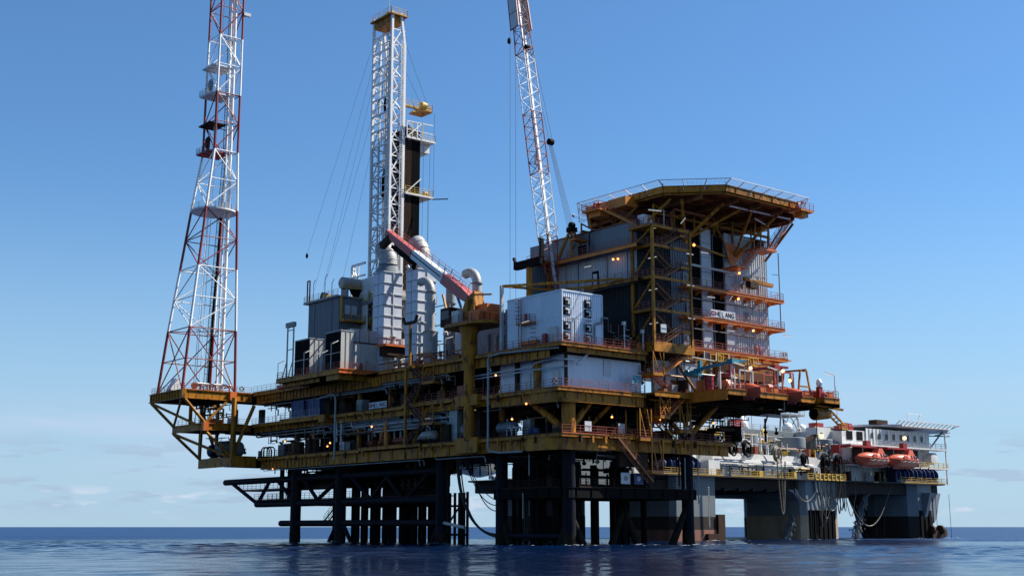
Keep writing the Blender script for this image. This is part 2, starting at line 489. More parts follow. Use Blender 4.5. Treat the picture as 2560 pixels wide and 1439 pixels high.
# walkway at mid height
wk = ob('walkway', MB().bx(-.6, 23.4, -.6, 14.6, 7.0, 7.25), 'dark_rust', ja)
for a, b in (((-.8, -.8), (23.6, -.8)), ((-.8, -.8), (-.8, 14.8)), ((23.6, -.8), (23.6, 14.8)), ((-.8, 14.8), (23.6, 14.8))):
    girder((*a, 7.5), (*b, 7.5), 1.35, ja, 'black', 2.2, .3)
railing([(23.4, -.7, 7.5), (1.2, -.7, 7.5)], ja, 'dark_rust')
railing([(-.7, 1.2, 7.5), (-.7, 13, 7.5)], ja, 'dark_rust')
railing([(1, 14.6, 7.5), (23.4, 14.6, 7.5)], ja, 'dark_rust')
for (a, b) in (((0, 0, 12.6), (0, 14, 12.6)), ((22.6, 0, 12.6), (22.6, 14, 12.6)), ((0, 14, 12.6), (22.6, 14, 12.6)), ((0, 0, 1.2), (0, 14, 1.2))):
    strut(a, b, .38, ja, 'navy')
# pile guides and conductors standing inside
for x, y, r in ((7.9, 7, .52), (10.4, 6.4, .5), (13.0, 3.2, .5), (14.4, 6.8, .45), (4.2, 3.4, .55), (4.0, 6.5, .5), (1.6, 4.6, .42),
                (2.0, 9.5, .42), (1.1, 11.4, .36), (.6, 6.9, .36), (4.0, 10.4, .5), (17.8, 4.0, .45), (6.5, 12.6, .4), (16.5, 12.4, .4), (19.5, 9, .36)):
    ob('conductor', MB().tube((x, y, -4), (x, y, 10.9), r, n=14), 'black', ja)
for x in (1.2, 2.2, 3.3, 4.5, 5.7):
    ob('conductor', MB().tube((x, 12.7, -4), (x, 12.7, 10.5), .34, n=12), 'black', ja)
# splayed pile sleeves at the feet
for p, q in (((0, 0, 4.3), (3.3, -.2, -2)), ((22.6, 0, 5.6), (18.0, 0, -2.2)), ((13.0, 3.2, 5), (16.4, 3.0, -2)), ((13.0, 3.2, 5), (9.8, 3.2, -2)), ((0, 14, 4), (0, 11.2, -2)), ((0, 0, 4), (0, 2.6, -2))):
    ob('pile_sleeve', MB().tube(p, q, .42, .62, n=12), 'growth', ja)
# a ladder, a sump and grey drop pipes
lad = MB()
for e in (0, .45): lad.beam((2.4 + e, 11.9, .5), (2.4 + e, 11.9, 6.8), .06)
for k in range(20): lad.beam((2.4, 11.9, .7 + k * .3), (2.85, 11.9, .7 + k * .3), .05)
ob('ladder', lad, 'mid_grey', ja)
ob('sump_tank', MB().tube((3, 2.2, 7.6), (3, 2.2, 11), .8, n=14), 'black', ja)
for pts in ([(-1.1, 6.8, 12.2), (-1.1, 6.8, 9.2)], [(-1.1, 8.1, 6.9), (-1.1, 8.1, 3.5)], [(20.9, -1.2, 12), (20.9, -1.2, 7.6)], [(22.0, -1.2, 12.4), (23.6, -1.2, 11.8), (23.6, -1.2, 5.6)]):
    ob('drop_pipe', MB().path(pts, .09), 'pipe_grey', ja)
ob('drop_pipe', MB().path([(19.8, -1.1, 12.4), (19.8, -1.1, 8)], .13), 'dark_rust', ja)
for x, mm in ((9.4, 'sign_white'), (11.9, 'blue')):
    s = ob('notice_board', MB().bx(x - .85, x + .85, -1.02, -.92, 8.1, 9.6), mm, ja)
    ob('symbol', MB().lathe([(.02, 0), (.36, 0), (.36, .02), (.02, .02)], (x, -1.026, 8.85), (0, -1, 0), 14), 'mid_grey' if mm == 'sign_white' else 'sign_white', s)

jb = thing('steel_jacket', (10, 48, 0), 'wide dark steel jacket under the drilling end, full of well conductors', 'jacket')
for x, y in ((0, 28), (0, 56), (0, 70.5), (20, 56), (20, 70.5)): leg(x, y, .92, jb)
for z, y0, r in ((10.6, 97, .55), (6.4, 84.5, .55), (3.0, 75.5, .52)):
    strut((0, 28, z), (0, y0, z), r, jb, 'navy', 'horizontal_tube')
    strut((20, 56, z), (20, min(y0, 80), z), r, jb, 'navy', 'horizontal_tube')
    for y in (56, 70.5): strut((0, y, z), (20, y, z), .42, jb, 'navy', 'horizontal_tube')
for a, b in (((0, 94, 10.3), (0, 84.5, 6.6)), ((0, 80, 10.4), (0, 84, 6.6)), ((0, 77, 10.4), (0, 71, 6.6)), ((0, 56, 12.5), (0, 47, 6.6)), ((0, 28, 12.5), (0, 37, 6.6)),
             ((0, 38, 6.6), (0, 43, 10.4)), ((0, 56, 10.4), (0, 64, 6.6)), ((0, 70.5, 12.4), (0, 63, 6.6)), ((0, 28, 5), (2, 33, -2)), ((0, 28, 4), (0, 31.5, -2)), ((0, 56, 4), (0, 51, -2)), ((0, 56, 4.0), (0, 61, -2)),
             ((20, 56, 10), (20, 64, 6.4)), ((0, 42, 10.4), (0, 47, 6.6))):
    strut(a, b, .34, jb, 'navy')
# catwalk at the lower tube and its rails
ob('catwalk', MB().bx(.9, 3, 29, 82, 6.9, 7.05), 'dark_rust', jb)
railing([(.9, 29, 7.05), (.9, 82, 7.05)], jb, 'dark_rust')
ob('catwalk', MB().bx(.9, 6, 58, 93, 8.9, 9.05), 'dark_rust', jb)
railing([(.9, 58, 9.05), (.9, 93, 9.05)], jb, 'dark_rust')
ob('catwalk', MB().bx(-.8, 1, 71, 84, 6.95, 7.1), 'dark_rust', jb)
railing([(-.8, 71, 7.1), (-.8, 84, 7.1)], jb, 'dark_rust')
# well conductors in rows
for i in range(11):
    for j, x in enumerate((4.5, 12)):
        if 30.5 + i * 2.75 + j * .62 < 26.5 + 1.32 * x: continue
        ob('conductor', MB().tube((x, 30.5 + i * 2.75 + j * .62, -4), (x, 30.5 + i * 2.75 + j * .62, 12.6), .36 if j % 2 else .42, n=10), 'black', jb)
for i in range(13): ob('conductor', MB().tube((8.2, 37.6 + i * 2.15, -4), (8.2, 37.6 + i * 2.15, 12.6), .33, n=10), 'black', jb)
for y in (58.5, 61.5, 64.8, 67.5): ob('conductor', MB().tube((6, y, -4), (6, y, 12.5), .36, n=10), 'black', jb)
for y in (73, 75.5, 78.2): ob('caisson', MB().tube((1.5, y, 6), (1.5, y, 12.8), .42, n=10), 'black', jb)
# equipment hung below the cellar deck
for x0, x1, y0, y1, z0, z1 in ((2, 6, 34, 41, 8.5, 12.4), (4, 11, 45, 54, 9, 12.6), (2.5, 7, 59, 66, 9.1, 12), (3, 8, 66.5, 74, 9.1, 11.6), (8, 13, 46, 54, 7.2, 9.6)):
    ob('wellhead_module', MB().bx(x0, x1, y0, y1, z0, z1), 'black', jb)
    for k in range(4):
        y = y0 + (y1 - y0) * (k + .5) / 4
        ob('valve_stack', MB().lathe([(.3, 0), (.3, .5), (.5, .55), (.5, .8), (.25, .85), (.25, 1.4), (.42, 1.45), (.42, 1.6)], (x0 - .6, y, z0 - .4), n=8), 'dark_rust', jb)
stair((2.2, 64, 3.3), (2.2, 58.6, 7.0), .9, jb, 'black', (1, 0, 0), 'dark_rust')
# riser guard beside the legs
for y, z in ((26.8, 7.3), (25.6, 7.3), (24.2, 7.3), (23.4, 7.3), (22.6, 7.4)):
    ob('riser', MB().tube((.6, y, -4), (.6, y, z), .22 if y != 24.2 else .42, n=10), 'black', jb)
for z in (5.4, 1.3): strut((.3, 28, z), (.3, 22.4, z), .16, jb, 'black')
strut((-.2, 27.4, 3.0), (.2, 22.7, 2.3), .24, jb, 'pale_grey', 'fender')
strut((.3, 27, 2.6), (.3, 23.8, 5.6), .14, jb, 'black')

# hoses that hang between the two jackets
for i, (y0, z0, y1, z1, sag, r) in enumerate(((24.6, 12.6, 14.9, 1.1, .5, .12), (24.3, 12.6, 14.9, 1.3, .8, .1), (23.9, 12.5, 14.9, 1.5, 1.1, .1), (24.9, 12.6, 14.9, .9, .3, .09),
                                          (23.5, 12.5, 14.9, 5.4, 1.8, .07), (23.2, 12.5, 14.9, 5.9, 1.2, .06), (23.0, 12.5, 14.9, 4.7, 2.2, .07), (17.9, 12.3, 15.9, 12.3, 3.6, .07))):
    pts = []
    for k in range(19):
        t = k / 18
        if i < 4:
            y = y0 + (y1 - y0) * (t ** 1.9); z = z0 + (z1 - z0) * (1 - (1 - t) ** 1.55) - sag * math.sin(math.pi * t)
        else:
            y = y0 + (y1 - y0) * t; z = z0 + (z1 - z0) * t ** .8 - sag * math.sin(math.pi * t) ** .9
        pts.append((.1 + i * .12, y, z))
    ob('hanging_hose', MB().path(pts, r, 6), 'cable', None, 'black hose hanging in a long bight between the two dark jackets' if i < 7 else 'short black hose looped under the cellar deck', 'hose', 'hoses between the jackets' if i < 7 else None)

# ---------------------------------------------------------------- decks
def stiff_beams(parent, x0, x1, y0, y1, z, h, m='soffit', step=3.2, along='x', w=.25):
    n = max(1, int(((y1 - y0) if along == 'x' else (x1 - x0)) / step))
    for k in range(n + 1):
        if along == 'x':
            y = y0 + (y1 - y0) * k / n; ob('deck_beam', MB().bx(x0, x1, y - w/2, y + w/2, z - h, z), m, parent)
        else:
            x = x0 + (x1 - x0) * k / n; ob('deck_beam', MB().bx(x - w/2, x + w/2, y0, y1, z - h, z), m, parent)
cd = thing('cellar_deck', (12, 40, 13), 'lowest ochre yellow deck of the platform, resting on the dark jackets', 'deck')
ob('deck_plate', MB().bx(-2.9, 30.4, -1.9, 95, 14.25, 14.35), 'deck_plate', cd)
stiff_beams(cd, -2, 30, .5, 94, 14.24, .9, step=4.2)
channel((-3, -2, 14.4), (-3, 29, 14.4), .45, cd); channel((-3.25, 29.2, 14.6), (-3.25, 46, 14.6), .5, cd); channel((-3, 46.2, 14.4), (-3, 79, 14.4), .5, cd)
channel((-3, -2, 14.4), (5.2, -2, 14.4), .45, cd); channel((5.4, -2.2, 14.5), (10.6, -2.2, 14.5), .45, cd); channel((10.8, -2, 14.3), (30.4, -2, 14.3), .45, cd)
girder((-2.4, 5, 13.94), (-2.4, 29, 13.94), 1.5, cd); girder((-2.4, 29.2, 13.94), (-2.4, 56, 13.94), 1.55, cd, stiff=0); girder((-2.4, 56.2, 13.94), (-2.4, 79, 13.94), 1.6, cd, stiff=1.1)
girder((5.4, -1.4, 13.94), (30, -1.4, 13.94), 1.5, cd)
ob('corner_girder', MB().prism([(-3.05, 5), (-3.05, 1.2), (-2.2, -1.45), (5.4, -1.45), (5.4, -1.2), (-1.9, -1.2), (-2.75, 1.3), (-2.75, 5)], 12.3, 13.93), 'yellow', cd)
ob('column_cap', MB().bx(-3.35, -1.6, 15.4, 20.6, 12.6, 14.75), 'yellow', cd)
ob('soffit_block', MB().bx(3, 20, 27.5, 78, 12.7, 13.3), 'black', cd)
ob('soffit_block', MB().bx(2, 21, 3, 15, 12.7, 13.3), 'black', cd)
# left end of the cellar deck carries the flare structure
ob('end_beam', MB().bx(-7.2, -6.9, 80.6, 94, 12.9, 14.6), 'yellow', cd)
ob('end_beam', MB().bx(-7.55, -2.6, 80.4, 80.75, 12.9, 14.75), 'yellow', cd)
ob('end_plate', MB().bx(-6.9, -3, 80.75, 94, 14.0, 14.2), 'soffit', cd)

md = thing('main_deck', (12, 40, 19), 'middle ochre yellow deck of the platform, above the cellar deck', 'deck')
ob('deck_plate', MB().bx(-2.9, 24, -1.9, 95, 20.25, 20.35), 'deck_plate', md)
stiff_beams(md, -2, 24, .5, 94, 20.24, .8, step=4.2)
channel((-3, -2, 20.4), (-3, 21, 20.4), .5, md); channel((-3.3, 21.2, 20.55), (-3.3, 34, 20.55), .55, md); channel((-3, 34.2, 20.4), (-3, 57, 20.4), .5, md)
channel((-4.0, 57.2, 20.5), (-4.0, 70, 20.5), .75, md); channel((-3, 70.2, 20.4), (-3, 82, 20.4), .5, md)
ob('side_landing', MB().bx(-4.0, -2.9, 57.2, 70, 20.26, 20.38), 'deck_plate', md)
ob('corner_box', MB().bx(-4.1, -2.6, 55.3, 57.0, 19.3, 20.5), 'yellow', md)
channel((-3.6, -2, 20.4), (12.6, -2, 20.4), .5, md)
girder((-2.4, 4.6, 19.9), (-2.4, 13.4, 19.9), 1.25, md); girder((.2, -1.5, 19.9), (12.6, -1.5, 19.9), 1.35, md)
girder((-2.4, 13.6, 19.9), (-2.4, 57, 19.9), .9, md); girder((-2.4, 57.2, 19.9), (-2.4, 82, 19.9), .9, md, stiff=1.3)
ob('corner_girder', MB().prism([(-2.9, 4.6), (-2.9, 0), (-1.9, -1.6), (.2, -1.6), (.2, -1.3), (-1.7, -1.3), (-2.6, .1), (-2.6, 4.6)], 18.5, 19.89), 'yellow', md)
ob('column_cap', MB().bx(-3.4, -1.7, 15.4, 20.6, 19.2, 20.75), 'yellow', md)
# columns between the decks and the diagonal pipe braces of the corner
for x, y in ((0, 14), (0, 28), (0, 42), (0, 56), (0, 70.5), (22.6, 0), (22.6, 14), (10, 28), (10, 56), (20, 42), (20, 70), (-1.2, 63), (-1.2, 49)):
    ob('column', MB().beam((x, y, 14.4), (x, y, 19.4), .55), 'yellow', md)
    ob('column', MB().beam((x, y, 20.4), (x, y, 25.4), .5), 'yellow', md)
ob('column', MB().tube((0, 0, 14.4), (0, 0, 19.3), .95, n=18), 'yellow', md)
strut((0, 0, 14.6), (-.8, 7.2, 19.4), .5, md); strut((0, 0, 14.6), (4.6, .4, 19.4), .46, md)
strut((22.6, 0, 14.6), (16.5, 0, 19.4), .34, md); strut((8, 0, 19), (5.2, 3, 14.8), .3, md); strut((14.2, .3, 19), (17.2, 2, 14.8), .3, md)
strut((22.6, 0, 14.6), (28, -1, 19.6), .4, md); strut((22.6, 14, 14.6), (26, 14, 19.8), .4, md)
railing([(-2.9, 14.6, 20.4), (-2.9, 22, 20.4)], md); railing([(-2.9, 14.0, 20.4), (-2.9, -1.9, 20.4), (12.4, -1.9, 20.4)], md, 'red_rail', step=1.7)
railing([(-3.2, 22, 20.55), (-3.2, 34, 20.55)], md); railing([(-2.9, 34, 20.4), (-2.9, 57, 20.4)], md, 'dark_rust'); railing([(-3.9, 57, 20.5), (-3.9, 70, 20.5)], md, 'grey_rail'); railing([(-2.9, 70, 20.4), (-2.9, 82, 20.4)], md, 'grey_rail')
railing([(-2.9, -1.9, 14.4), (-2.9, 79, 14.4)], cd, 'dark_rust'); railing([(-2.8, -1.9, 14.4), (30.3, -1.9, 14.3), (30.3, 14, 14.3)], cd, 'red_rail')
ob('end_column', MB().tube((-7.1, 81, 14.6), (-7.1, 81, 25.0), .42, n=14), 'yellow', md)

ud = thing('upper_deck', (6, 40, 25), 'upper ochre yellow deck carrying the silver module and the drilling plant', 'deck')
ob('deck_plate', MB().bx(-2.9, 13, -1.9, 95, 26.1, 26.2), 'deck_plate', ud)
ob('deck_plate', MB().bx(13.1, 24, 3, 95, 26.1, 26.2), 'deck_plate', ud)
stiff_beams(ud, -2, 24, .5, 94, 26.09, .8, step=4.2)
channel((-3, -2, 26.3), (-3, 12, 26.3), .5, ud); channel((-3, 12.2, 26.3), (-3, 41, 26.3), .5, ud); channel((-3, -2, 26.3), (13.2, -2, 26.3), .5, ud)
girder((-2.4, 1, 25.8), (-2.4, 41, 25.8), 1.3, ud, stiff=1.4); girder((-1.5, -1.5, 25.8), (13.2, -1.5, 25.8), .7, ud)
channel((-3, 62, 26.1), (-3, 81.6, 26.1), .55, ud); girder((-2.4, 41.2, 25.6), (-2.4, 81.4, 25.6), 1.5, ud, stiff=1.1)
railing([(-2.9, 40, 26.3), (-2.9, 20.5, 26.3)], ud, 'red_rail'); railing([(-2.9, 14.6, 26.3), (-2.9, -1.9, 26.3), (13, -1.9, 26.3)], ud, 'red_rail')
railing([(-2.9, 82, 26.2), (-2.9, 64, 26.2)], ud, 'grey_rail')
# bulkheads and modules hiding the far side; their black holds the shade between decks
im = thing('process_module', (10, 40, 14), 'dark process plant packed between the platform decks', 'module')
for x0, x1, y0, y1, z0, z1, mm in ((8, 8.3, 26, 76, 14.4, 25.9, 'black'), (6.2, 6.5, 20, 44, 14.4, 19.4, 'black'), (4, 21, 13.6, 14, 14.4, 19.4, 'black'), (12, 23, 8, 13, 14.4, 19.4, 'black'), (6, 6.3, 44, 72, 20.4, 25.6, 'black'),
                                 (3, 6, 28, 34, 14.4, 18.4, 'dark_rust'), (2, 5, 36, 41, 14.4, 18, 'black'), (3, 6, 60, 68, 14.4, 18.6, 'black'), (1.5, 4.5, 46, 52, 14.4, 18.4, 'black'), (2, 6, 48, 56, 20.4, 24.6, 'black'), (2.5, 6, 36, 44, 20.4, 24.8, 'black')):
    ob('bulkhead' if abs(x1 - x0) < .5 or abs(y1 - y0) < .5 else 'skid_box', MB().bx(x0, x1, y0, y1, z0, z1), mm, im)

# ---------------------------------------------------------------- flare platform at the far end and its lattice tower
fd = thing('flare_platform', (-9, 88, 14), 'ochre yellow three-level cantilever platform that carries the red and white tower', 'platform')
fx = ob('front_girder', MB().bx(-16.3, -3.1, 82, 82.06, 24.55, 26).bx(-16.3, -3.1, 81.8, 82.3, 25.95, 26.05).bx(-16.3, -3.1, 81.8, 82.3, 24.5, 24.6), 'yellow', fd)
for k in range(9):
    x = -15.4 + k * 1.5
    ob('stiffener', MB().bx(x, x + .05, 81.82, 82, 24.6, 25.95) if k in (6, 7) else MB().bx(x, x + .03, 81.97, 82, 24.6, 25.95), 'yellow', fx)
fl = ob('side_girder', MB().bx(-16.36, -16.3, 82, 96, 24.55, 26).bx(-16.6, -16.1, 82, 96, 25.95, 26.05).bx(-16.6, -16.1, 82, 96, 24.5, 24.6), 'yellow', fd)
for k in range(12):
    y = 83 + k * 1.1; ob('stiffener', MB().bx(-16.58, -16.36, y, y + .05, 24.6, 25.95), 'yellow', fl)
ob('corner_box', MB().bx(-16.75, -16.0, 81.6, 82.4, 24.45, 26.1), 'yellow', fd)
ob('column_head', MB().bx(-7.6, -6.3, 81.55, 82.5, 24.45, 26.15), 'orange', fd)
ob('deck_plate', MB().bx(-16.2, -3, 82.1, 96, 25.7, 25.8), 'soffit', fd)
ob('back_girder', MB().bx(-16.3, -3, 95.8, 96, 24.6, 26), 'yellow', fd)
stiff_beams(fd, -16, -3.2, 84, 94.5, 25.69, .8, step=2.6)
# middle level
ml = ob('front_girder', MB().bx(-12.1, -3.1, 82, 82.06, 19.2, 20.3).bx(-12.1, -3.1, 81.8, 82.3, 20.28, 20.36).bx(-12.1, -3.1, 81.8, 82.3, 19.15, 19.22), 'yellow', fd)
ob('side_girder', MB().bx(-12.16, -12.1, 82.4, 95, 19.2, 20.3).bx(-12.35, -11.9, 82.4, 95, 20.28, 20.36).bx(-12.35, -11.9, 82.4, 95, 19.15, 19.22), 'yellow', fd)
ob('corner_box', MB().bx(-12.5, -11.5, 81.6, 82.35, 19.0, 20.5), 'orange', fd)
ob('deck_plate', MB().bx(-12, -3, 82.1, 95, 20.0, 20.1), 'soffit', fd)
stiff_beams(fd, -11.9, -3.2, 84, 94, 19.99, .7, step=2.6)
# struts
for p, q, r in (((-16.2, 82, 24.5), (-12.1, 82, 20.4), .27), ((-12.0, 82, 20.4), (-7.8, 82, 24.5), .24), ((-12.1, 82, 19.1), (-7.3, 81.2, 14.6), .27),
                ((-16.2, 95.6, 24.5), (-12.1, 94.6, 20.4), .27), ((-12.1, 94.6, 19.1), (-7.2, 93.4, 14.6), .27),
                ((-16.2, 95.6, 24.5), (-12.2, 82.6, 19.6), .24), ((-16.2, 83, 24.5), (-12.1, 94.6, 20.3), .22), ((-12.1, 94.6, 19.1), (-7.2, 82, 14.6), .26), ((-12.1, 83, 19.2), (-7.2, 93.4, 14.6), .22),
                ((-7.0, 81, 14.7), (-3.1, 81, 23.8), .33), ((-3, 94.6, 14.6), (-7, 94.6, 24.5), .3)):
    strut(p, q, r, fd)
for x, y, z0, z1 in ((-7, 94, 14.6, 24.6), (-3.2, 88, 14.4, 25.7), (-3.2, 95, 14.4, 25.7), (-12, 88, 20.3, 24.6)):
    ob('column', MB().beam((x, y, z0), (x, y, z1), .5), 'yellow', fd)
railing([(-16.2, 95.6, 26.05), (-16.2, 82.1, 26.05), (-3.2, 82.1, 26.05)], fd, 'red_rail', step=1.4)
railing([(-3.3, 95.6, 26.05), (-16.2, 95.6, 26.05)], fd, 'grey_rail')
railing([(-12, 94.6, 20.36), (-12, 83, 20.36)], fd, 'grey_rail'); railing([(-11.4, 82.1, 20.36), (-4, 82.1, 20.36)], fd, 'red_rail')
# equipment on the lower levels
sk = thing('lifting_frame', (-8, 84, 20.1), 'small yellow lifting frame with red skid on the flare platform', 'skid')
for x in (-10.2, -7.6):
    for y in (84, 86): ob('post', MB().beam((x, y, 20.1), (x, y, 23.2), .24), 'yellow', sk)
for y in (84, 86): ob('cross_beam', MB().beam((-10.2, y, 23.2), (-7.6, y, 23.2), .24), 'yellow', sk)
ob('skid', MB().bx(-10.0, -7.8, 83.6, 86.2, 20.1, 21.2), 'orange', sk)
ob('vessel', MB().lathe([(.1, 0), (.45, .15), (.5, .5), (.5, 1.2), (.4, 1.45), (.1, 1.55)], (-6.2, 84, 20.15), n=14), 'silver', sk)
def hvessel(x, y, z, L, r, m, label, along='y', legs=True):
    t = thing('pressure_vessel', (x, y, z), label, 'vessel')
    ax = (0, 1, 0) if along == 'y' else (1, 0, 0); A = V(ax)
    c = V((x, y, z + r + .7)) - A * (L / 2)
    ob('shell', MB().lathe([(.05, -.45 * r), (r * .5, -.38 * r), (r * .85, -.18 * r), (r, 0), (r, L), (r * .85, L + .18 * r), (r * .5, L + .38 * r), (.05, L + .45 * r)], c, ax, 18), m, t)
    for e in (.2, .8):
        p = c + A * (L * e)
        ob('saddle', MB().bx(p.x - (.2 if along == 'x' else r * .8), p.x + (.2 if along == 'x' else r * .8), p.y - (.2 if along == 'y' else r * .8), p.y + (.2 if along == 'y' else r * .8), z, z + .9), 'dark_rust', t)
    ob('nozzle', MB().tube(c + A * (L * .5) + V((0, 0, r * .9)), c + A * (L * .5) + V((0, 0, r + .5)), .2), m, t)
    return t
hvessel(-5.0, 86, 14.2, 4.2, 1.35, 'mid_grey', 'large dark grey horizontal vessel at the foot of the flare platform', 'x')
hvessel(-5.2, 90, 14.2, 3.4, 1.1, 'blue_dark', 'dark blue horizontal vessel behind the grey one on the cellar deck', 'x')
pu = thing('pump_skid', (-1, 79, 14.4), 'black pump skid with bent pipes near the flare column', 'pump')
ob('base', MB().bx(-2.4, .6, 77.5, 80.5, 14.36, 14.7), 'black', pu)
for y in (78, 79.2, 80): ob('pump_pipe', MB().path([(-1.8, y, 14.7), (-1.8, y, 16.0), (-1.5, y, 16.35), (-.6, y, 16.35), (-.3, y, 16.0), (-.3, y, 14.7)], .13), 'black', pu)

TX, TY = -5.7, 88.7
TZ = [26.1, 37.5, 49.0, 60.3, 71.7, 83.0, 94.3, 106.0]
TS = [5.10, 4.50, 3.80, 3.13, 2.38, 2.36, 2.31, 2.28]
ft = thing('lattice_tower', (-10.5, 88.7, 26), 'tall red and white banded lattice tower with dishes, leaning legs tapering to a straight shaft', 'tower')
def tcor(z):
    for i in range(7):
        if z <= TZ[i + 1] + 1e-6:
            t = (z - TZ[i]) / (TZ[i+1] - TZ[i]); s = TS[i] * (1 - t) + TS[i+1] * t; break
    cx = TX - s
    return [V((cx - s, TY - s, z)), V((cx + s, TY - s, z)), V((cx + s, TY + s, z)), V((cx - s, TY + s, z))]   # near, right, far, left
for i in range(7):
    m = 'tower_red' if i % 2 == 0 else 'tower_white'
    z0, z1 = TZ[i], TZ[i + 1]; zm = (z0 + z1) / 2
    a, mid, b = tcor(z0), tcor(zm), tcor(z1)
    sec = ob('tower_section', MB().tube(a[0], b[0], .25 - i * .008, n=12), m, ft)
    for k in (1, 2, 3): ob('leg', MB().tube(a[k], b[k], .25 - i * .008, n=12), m, sec)
    r = .105
    for k in range(4):
        k2 = (k + 1) % 4
        ob('strut', MB().tube(b[k], b[k2], r, n=8), m, sec)
        ob('strut', MB().tube(mid[k], mid[k2], r * .9, n=8), m, sec)
        if i == 0:
            ob('diagonal', MB().tube(a[k], b[k2], r, n=8), m, sec); ob('diagonal', MB().tube(a[k2], b[k], r, n=8), m, sec)
        elif k % 2 == 0:
            ob('diagonal', MB().tube(b[k], mid[k2], r, n=8), m, sec); ob('diagonal', MB().tube(mid[k2], a[k], r, n=8), m, sec)
        else:
            ob('diagonal', MB().tube(b[k2], mid[k], r, n=8), m, sec); ob('diagonal', MB().tube(mid[k], a[k2], r, n=8), m, sec)
    ob('plan_brace', MB().tube(b[0], b[2], .07, n=6).tube(b[1], b[3], .07, n=6), m, sec)
# flare pipes and cables up the tower
for x, y, r, m in ((-7.0, 86.7, .33, 'tower_white'), (-7.9, 86.6, .17, 'tower_white')):
    pts = [(x, y, 26), (x, y, 70), (x - .1, y + .2, 106)]
    ob('flare_pipe', MB().path(pts, r, 12), m, ft)
for dx, dy in ((-2.6, 1), (-2.0, .7), (-3.2, .6)):
    ob('cable_conduit', MB().path([(-9.2 + dx, 86 + dy, 26), (-8.6 + dx * .5, 87 + dy, 70), (-8.0 + dx * .45, 87.3 + dy, 106)], .06, 6), 'tower_white', ft)
ld = MB()
def ladp(z): c = tcor(z); return c[2] + (c[3] - c[2]) * .12 + V((0, -.35, 0))
for e in (-.28, .28):
    for z0, z1 in zip(TZ[:-1], TZ[1:]): ld.beam(ladp(z0) + V((e, 0, 0)), ladp(z1) + V((e, 0, 0)), .08)
z = 26.5
while z < 105:
    p = ladp(z); ld.beam(p - V((.28, 0, 0)), p + V((.28, 0, 0)), .06)
    if int(z * 2) % 3 == 0: ld.ring(p + V((0, -.4, 0)), (0, 0, 1), .42, .03, 8, 4)
    z += .42
ob('caged_ladder', ld, 'black', ft)
ob('cable_tray', MB().beam(tcor(26.3)[2] + V((-.7, -.5, 0)), tcor(60)[2] + V((-.4, -.4, 0)), .55, .12), 'black', ft)
# service platforms, two with dish antennas
def tplat(z, m, rail, ext=1.2, wide=True, h=.16, roof=False):
    c = tcor(z); x0 = c[3].x - ext; x1 = c[3].x + (3.3 if wide else 2.4); y0 = TY - 2.0; y1 = TY + 2.6
    o = ob('service_platform', MB().bx(x0, x1, y0, y1, z, z + h), m, ft)
    for k in range(3):
        yy = y0 + .5 + k * 1.8; ob('bearer', MB().bx(x0, x1, yy, yy + .14, z - .18, z), m, o)
    if not roof: railing([(x1, y0, z + h), (x0, y0, z + h), (x0, y1, z + h), (x1, y1, z + h)], o, rail, step=1.1)
    return o
tplat(82.6, 'tower_white', 'grey_rail'); tplat(88.2, 'tower_white', 'grey_rail', 1.0, True, .2, True)
tplat(71.2, 'tower_red', 'tower_red'); tplat(76.8, 'dark_rust', 'tower_red', 1.1, False, .2, True)
def dish(name, z, m):
    c = tcor(z); x, y = c[3].x + .2, TY + 1.0
    t = thing(name, (x, y, z), 'round %s antenna dish on the %s platform of the lattice tower' % (('grey', 'upper white') if z > 80 else ('rusty brown', 'lower red')), 'antenna')
    ob('reflector', MB().lathe([(.15, .5), (.8, .42), (1.2, .15), (1.35, -.1), (1.35, -.35), (.9, -.3), (.15, -.1)], (x, y, z + 2.2), (-1, .35, 0), 20), m, t)
    ob('mount', MB().tube((x + .3, y, z), (x + .3, y, z + 2.2), .1), m, t)
    ob('mount_arm', MB().beam((x + .3, y, z + 2.2), (x - .1, y, z + 2.2), .3), m, t)
dish('antenna_dish', 82.76, 'mid_grey'); dish('antenna_dish', 71.36, 'dark_rust')
# round ring platform
c = tcor(60.0); cx, cy = (c[0].x + c[2].x) / 2, TY
rp = ob('ring_platform', MB().lathe([(2.6, 0), (4.3, 0), (4.3, .2), (2.6, .2)], (cx, cy, 60.0), n=20), 'tower_white', ft)
railing([(cx + 4.2 * math.cos(2*math.pi*k/16), cy + 4.2 * math.sin(2*math.pi*k/16), 60.2) for k in range(17)], rp, 'grey_rail', step=2)
ob('flood_lamp', MB().bx(TX + .1, TX + 1.5, TY - 2.6, TY - 2.0, 99.3, 99.9), 'white', ft)
ob('lamp_arm', MB().beam((TX - .2, TY - 2.2, 98.8), (TX + .8, TY - 2.2, 99.4), .12), 'tower_red', ft)
# equipment at the tower foot
eq = thing('knockout_skid', (-10, 86, 26), 'low red and white manifold skid on the deck at the tower foot', 'skid')
ob('base_frame', MB().bx(-12.5, -5.5, 84, 88, 25.82, 26.3), 'red_rail', eq)
for k in range(5): ob('manifold_pipe', MB().path([(-12 + k * 1.4, 84.4, 26.3), (-12 + k * 1.4, 84.4, 27.1), (-11.7 + k * 1.4, 85.2, 27.3), (-11.7 + k * 1.4, 87, 27.3)], .15), 'pale_grey' if k % 2 else 'red_rail', eq)
ob('header', MB().tube((-12.6, 84.6, 27.5), (-6, 84.6, 27.5), .2), 'white', eq)
wd = thing('tarpaulin_stack', (-15, 92, 26), 'white sheeted stack at the left leg foot of the lattice tower', 'tarpaulin')
ob('sheet', MB().extr([(-15.4, 90.5, 25.85), (-12.8, 90.5, 25.85), (-13.3, 90.5, 28.6), (-13.8, 90.5, 28.9)], (0, 1.8, 0)), 'tower_white', wd)
ob('base_box', MB().bx(-15.6, -12.5, 89.9, 90.45, 25.82, 26.6), 'mid_grey', wd)
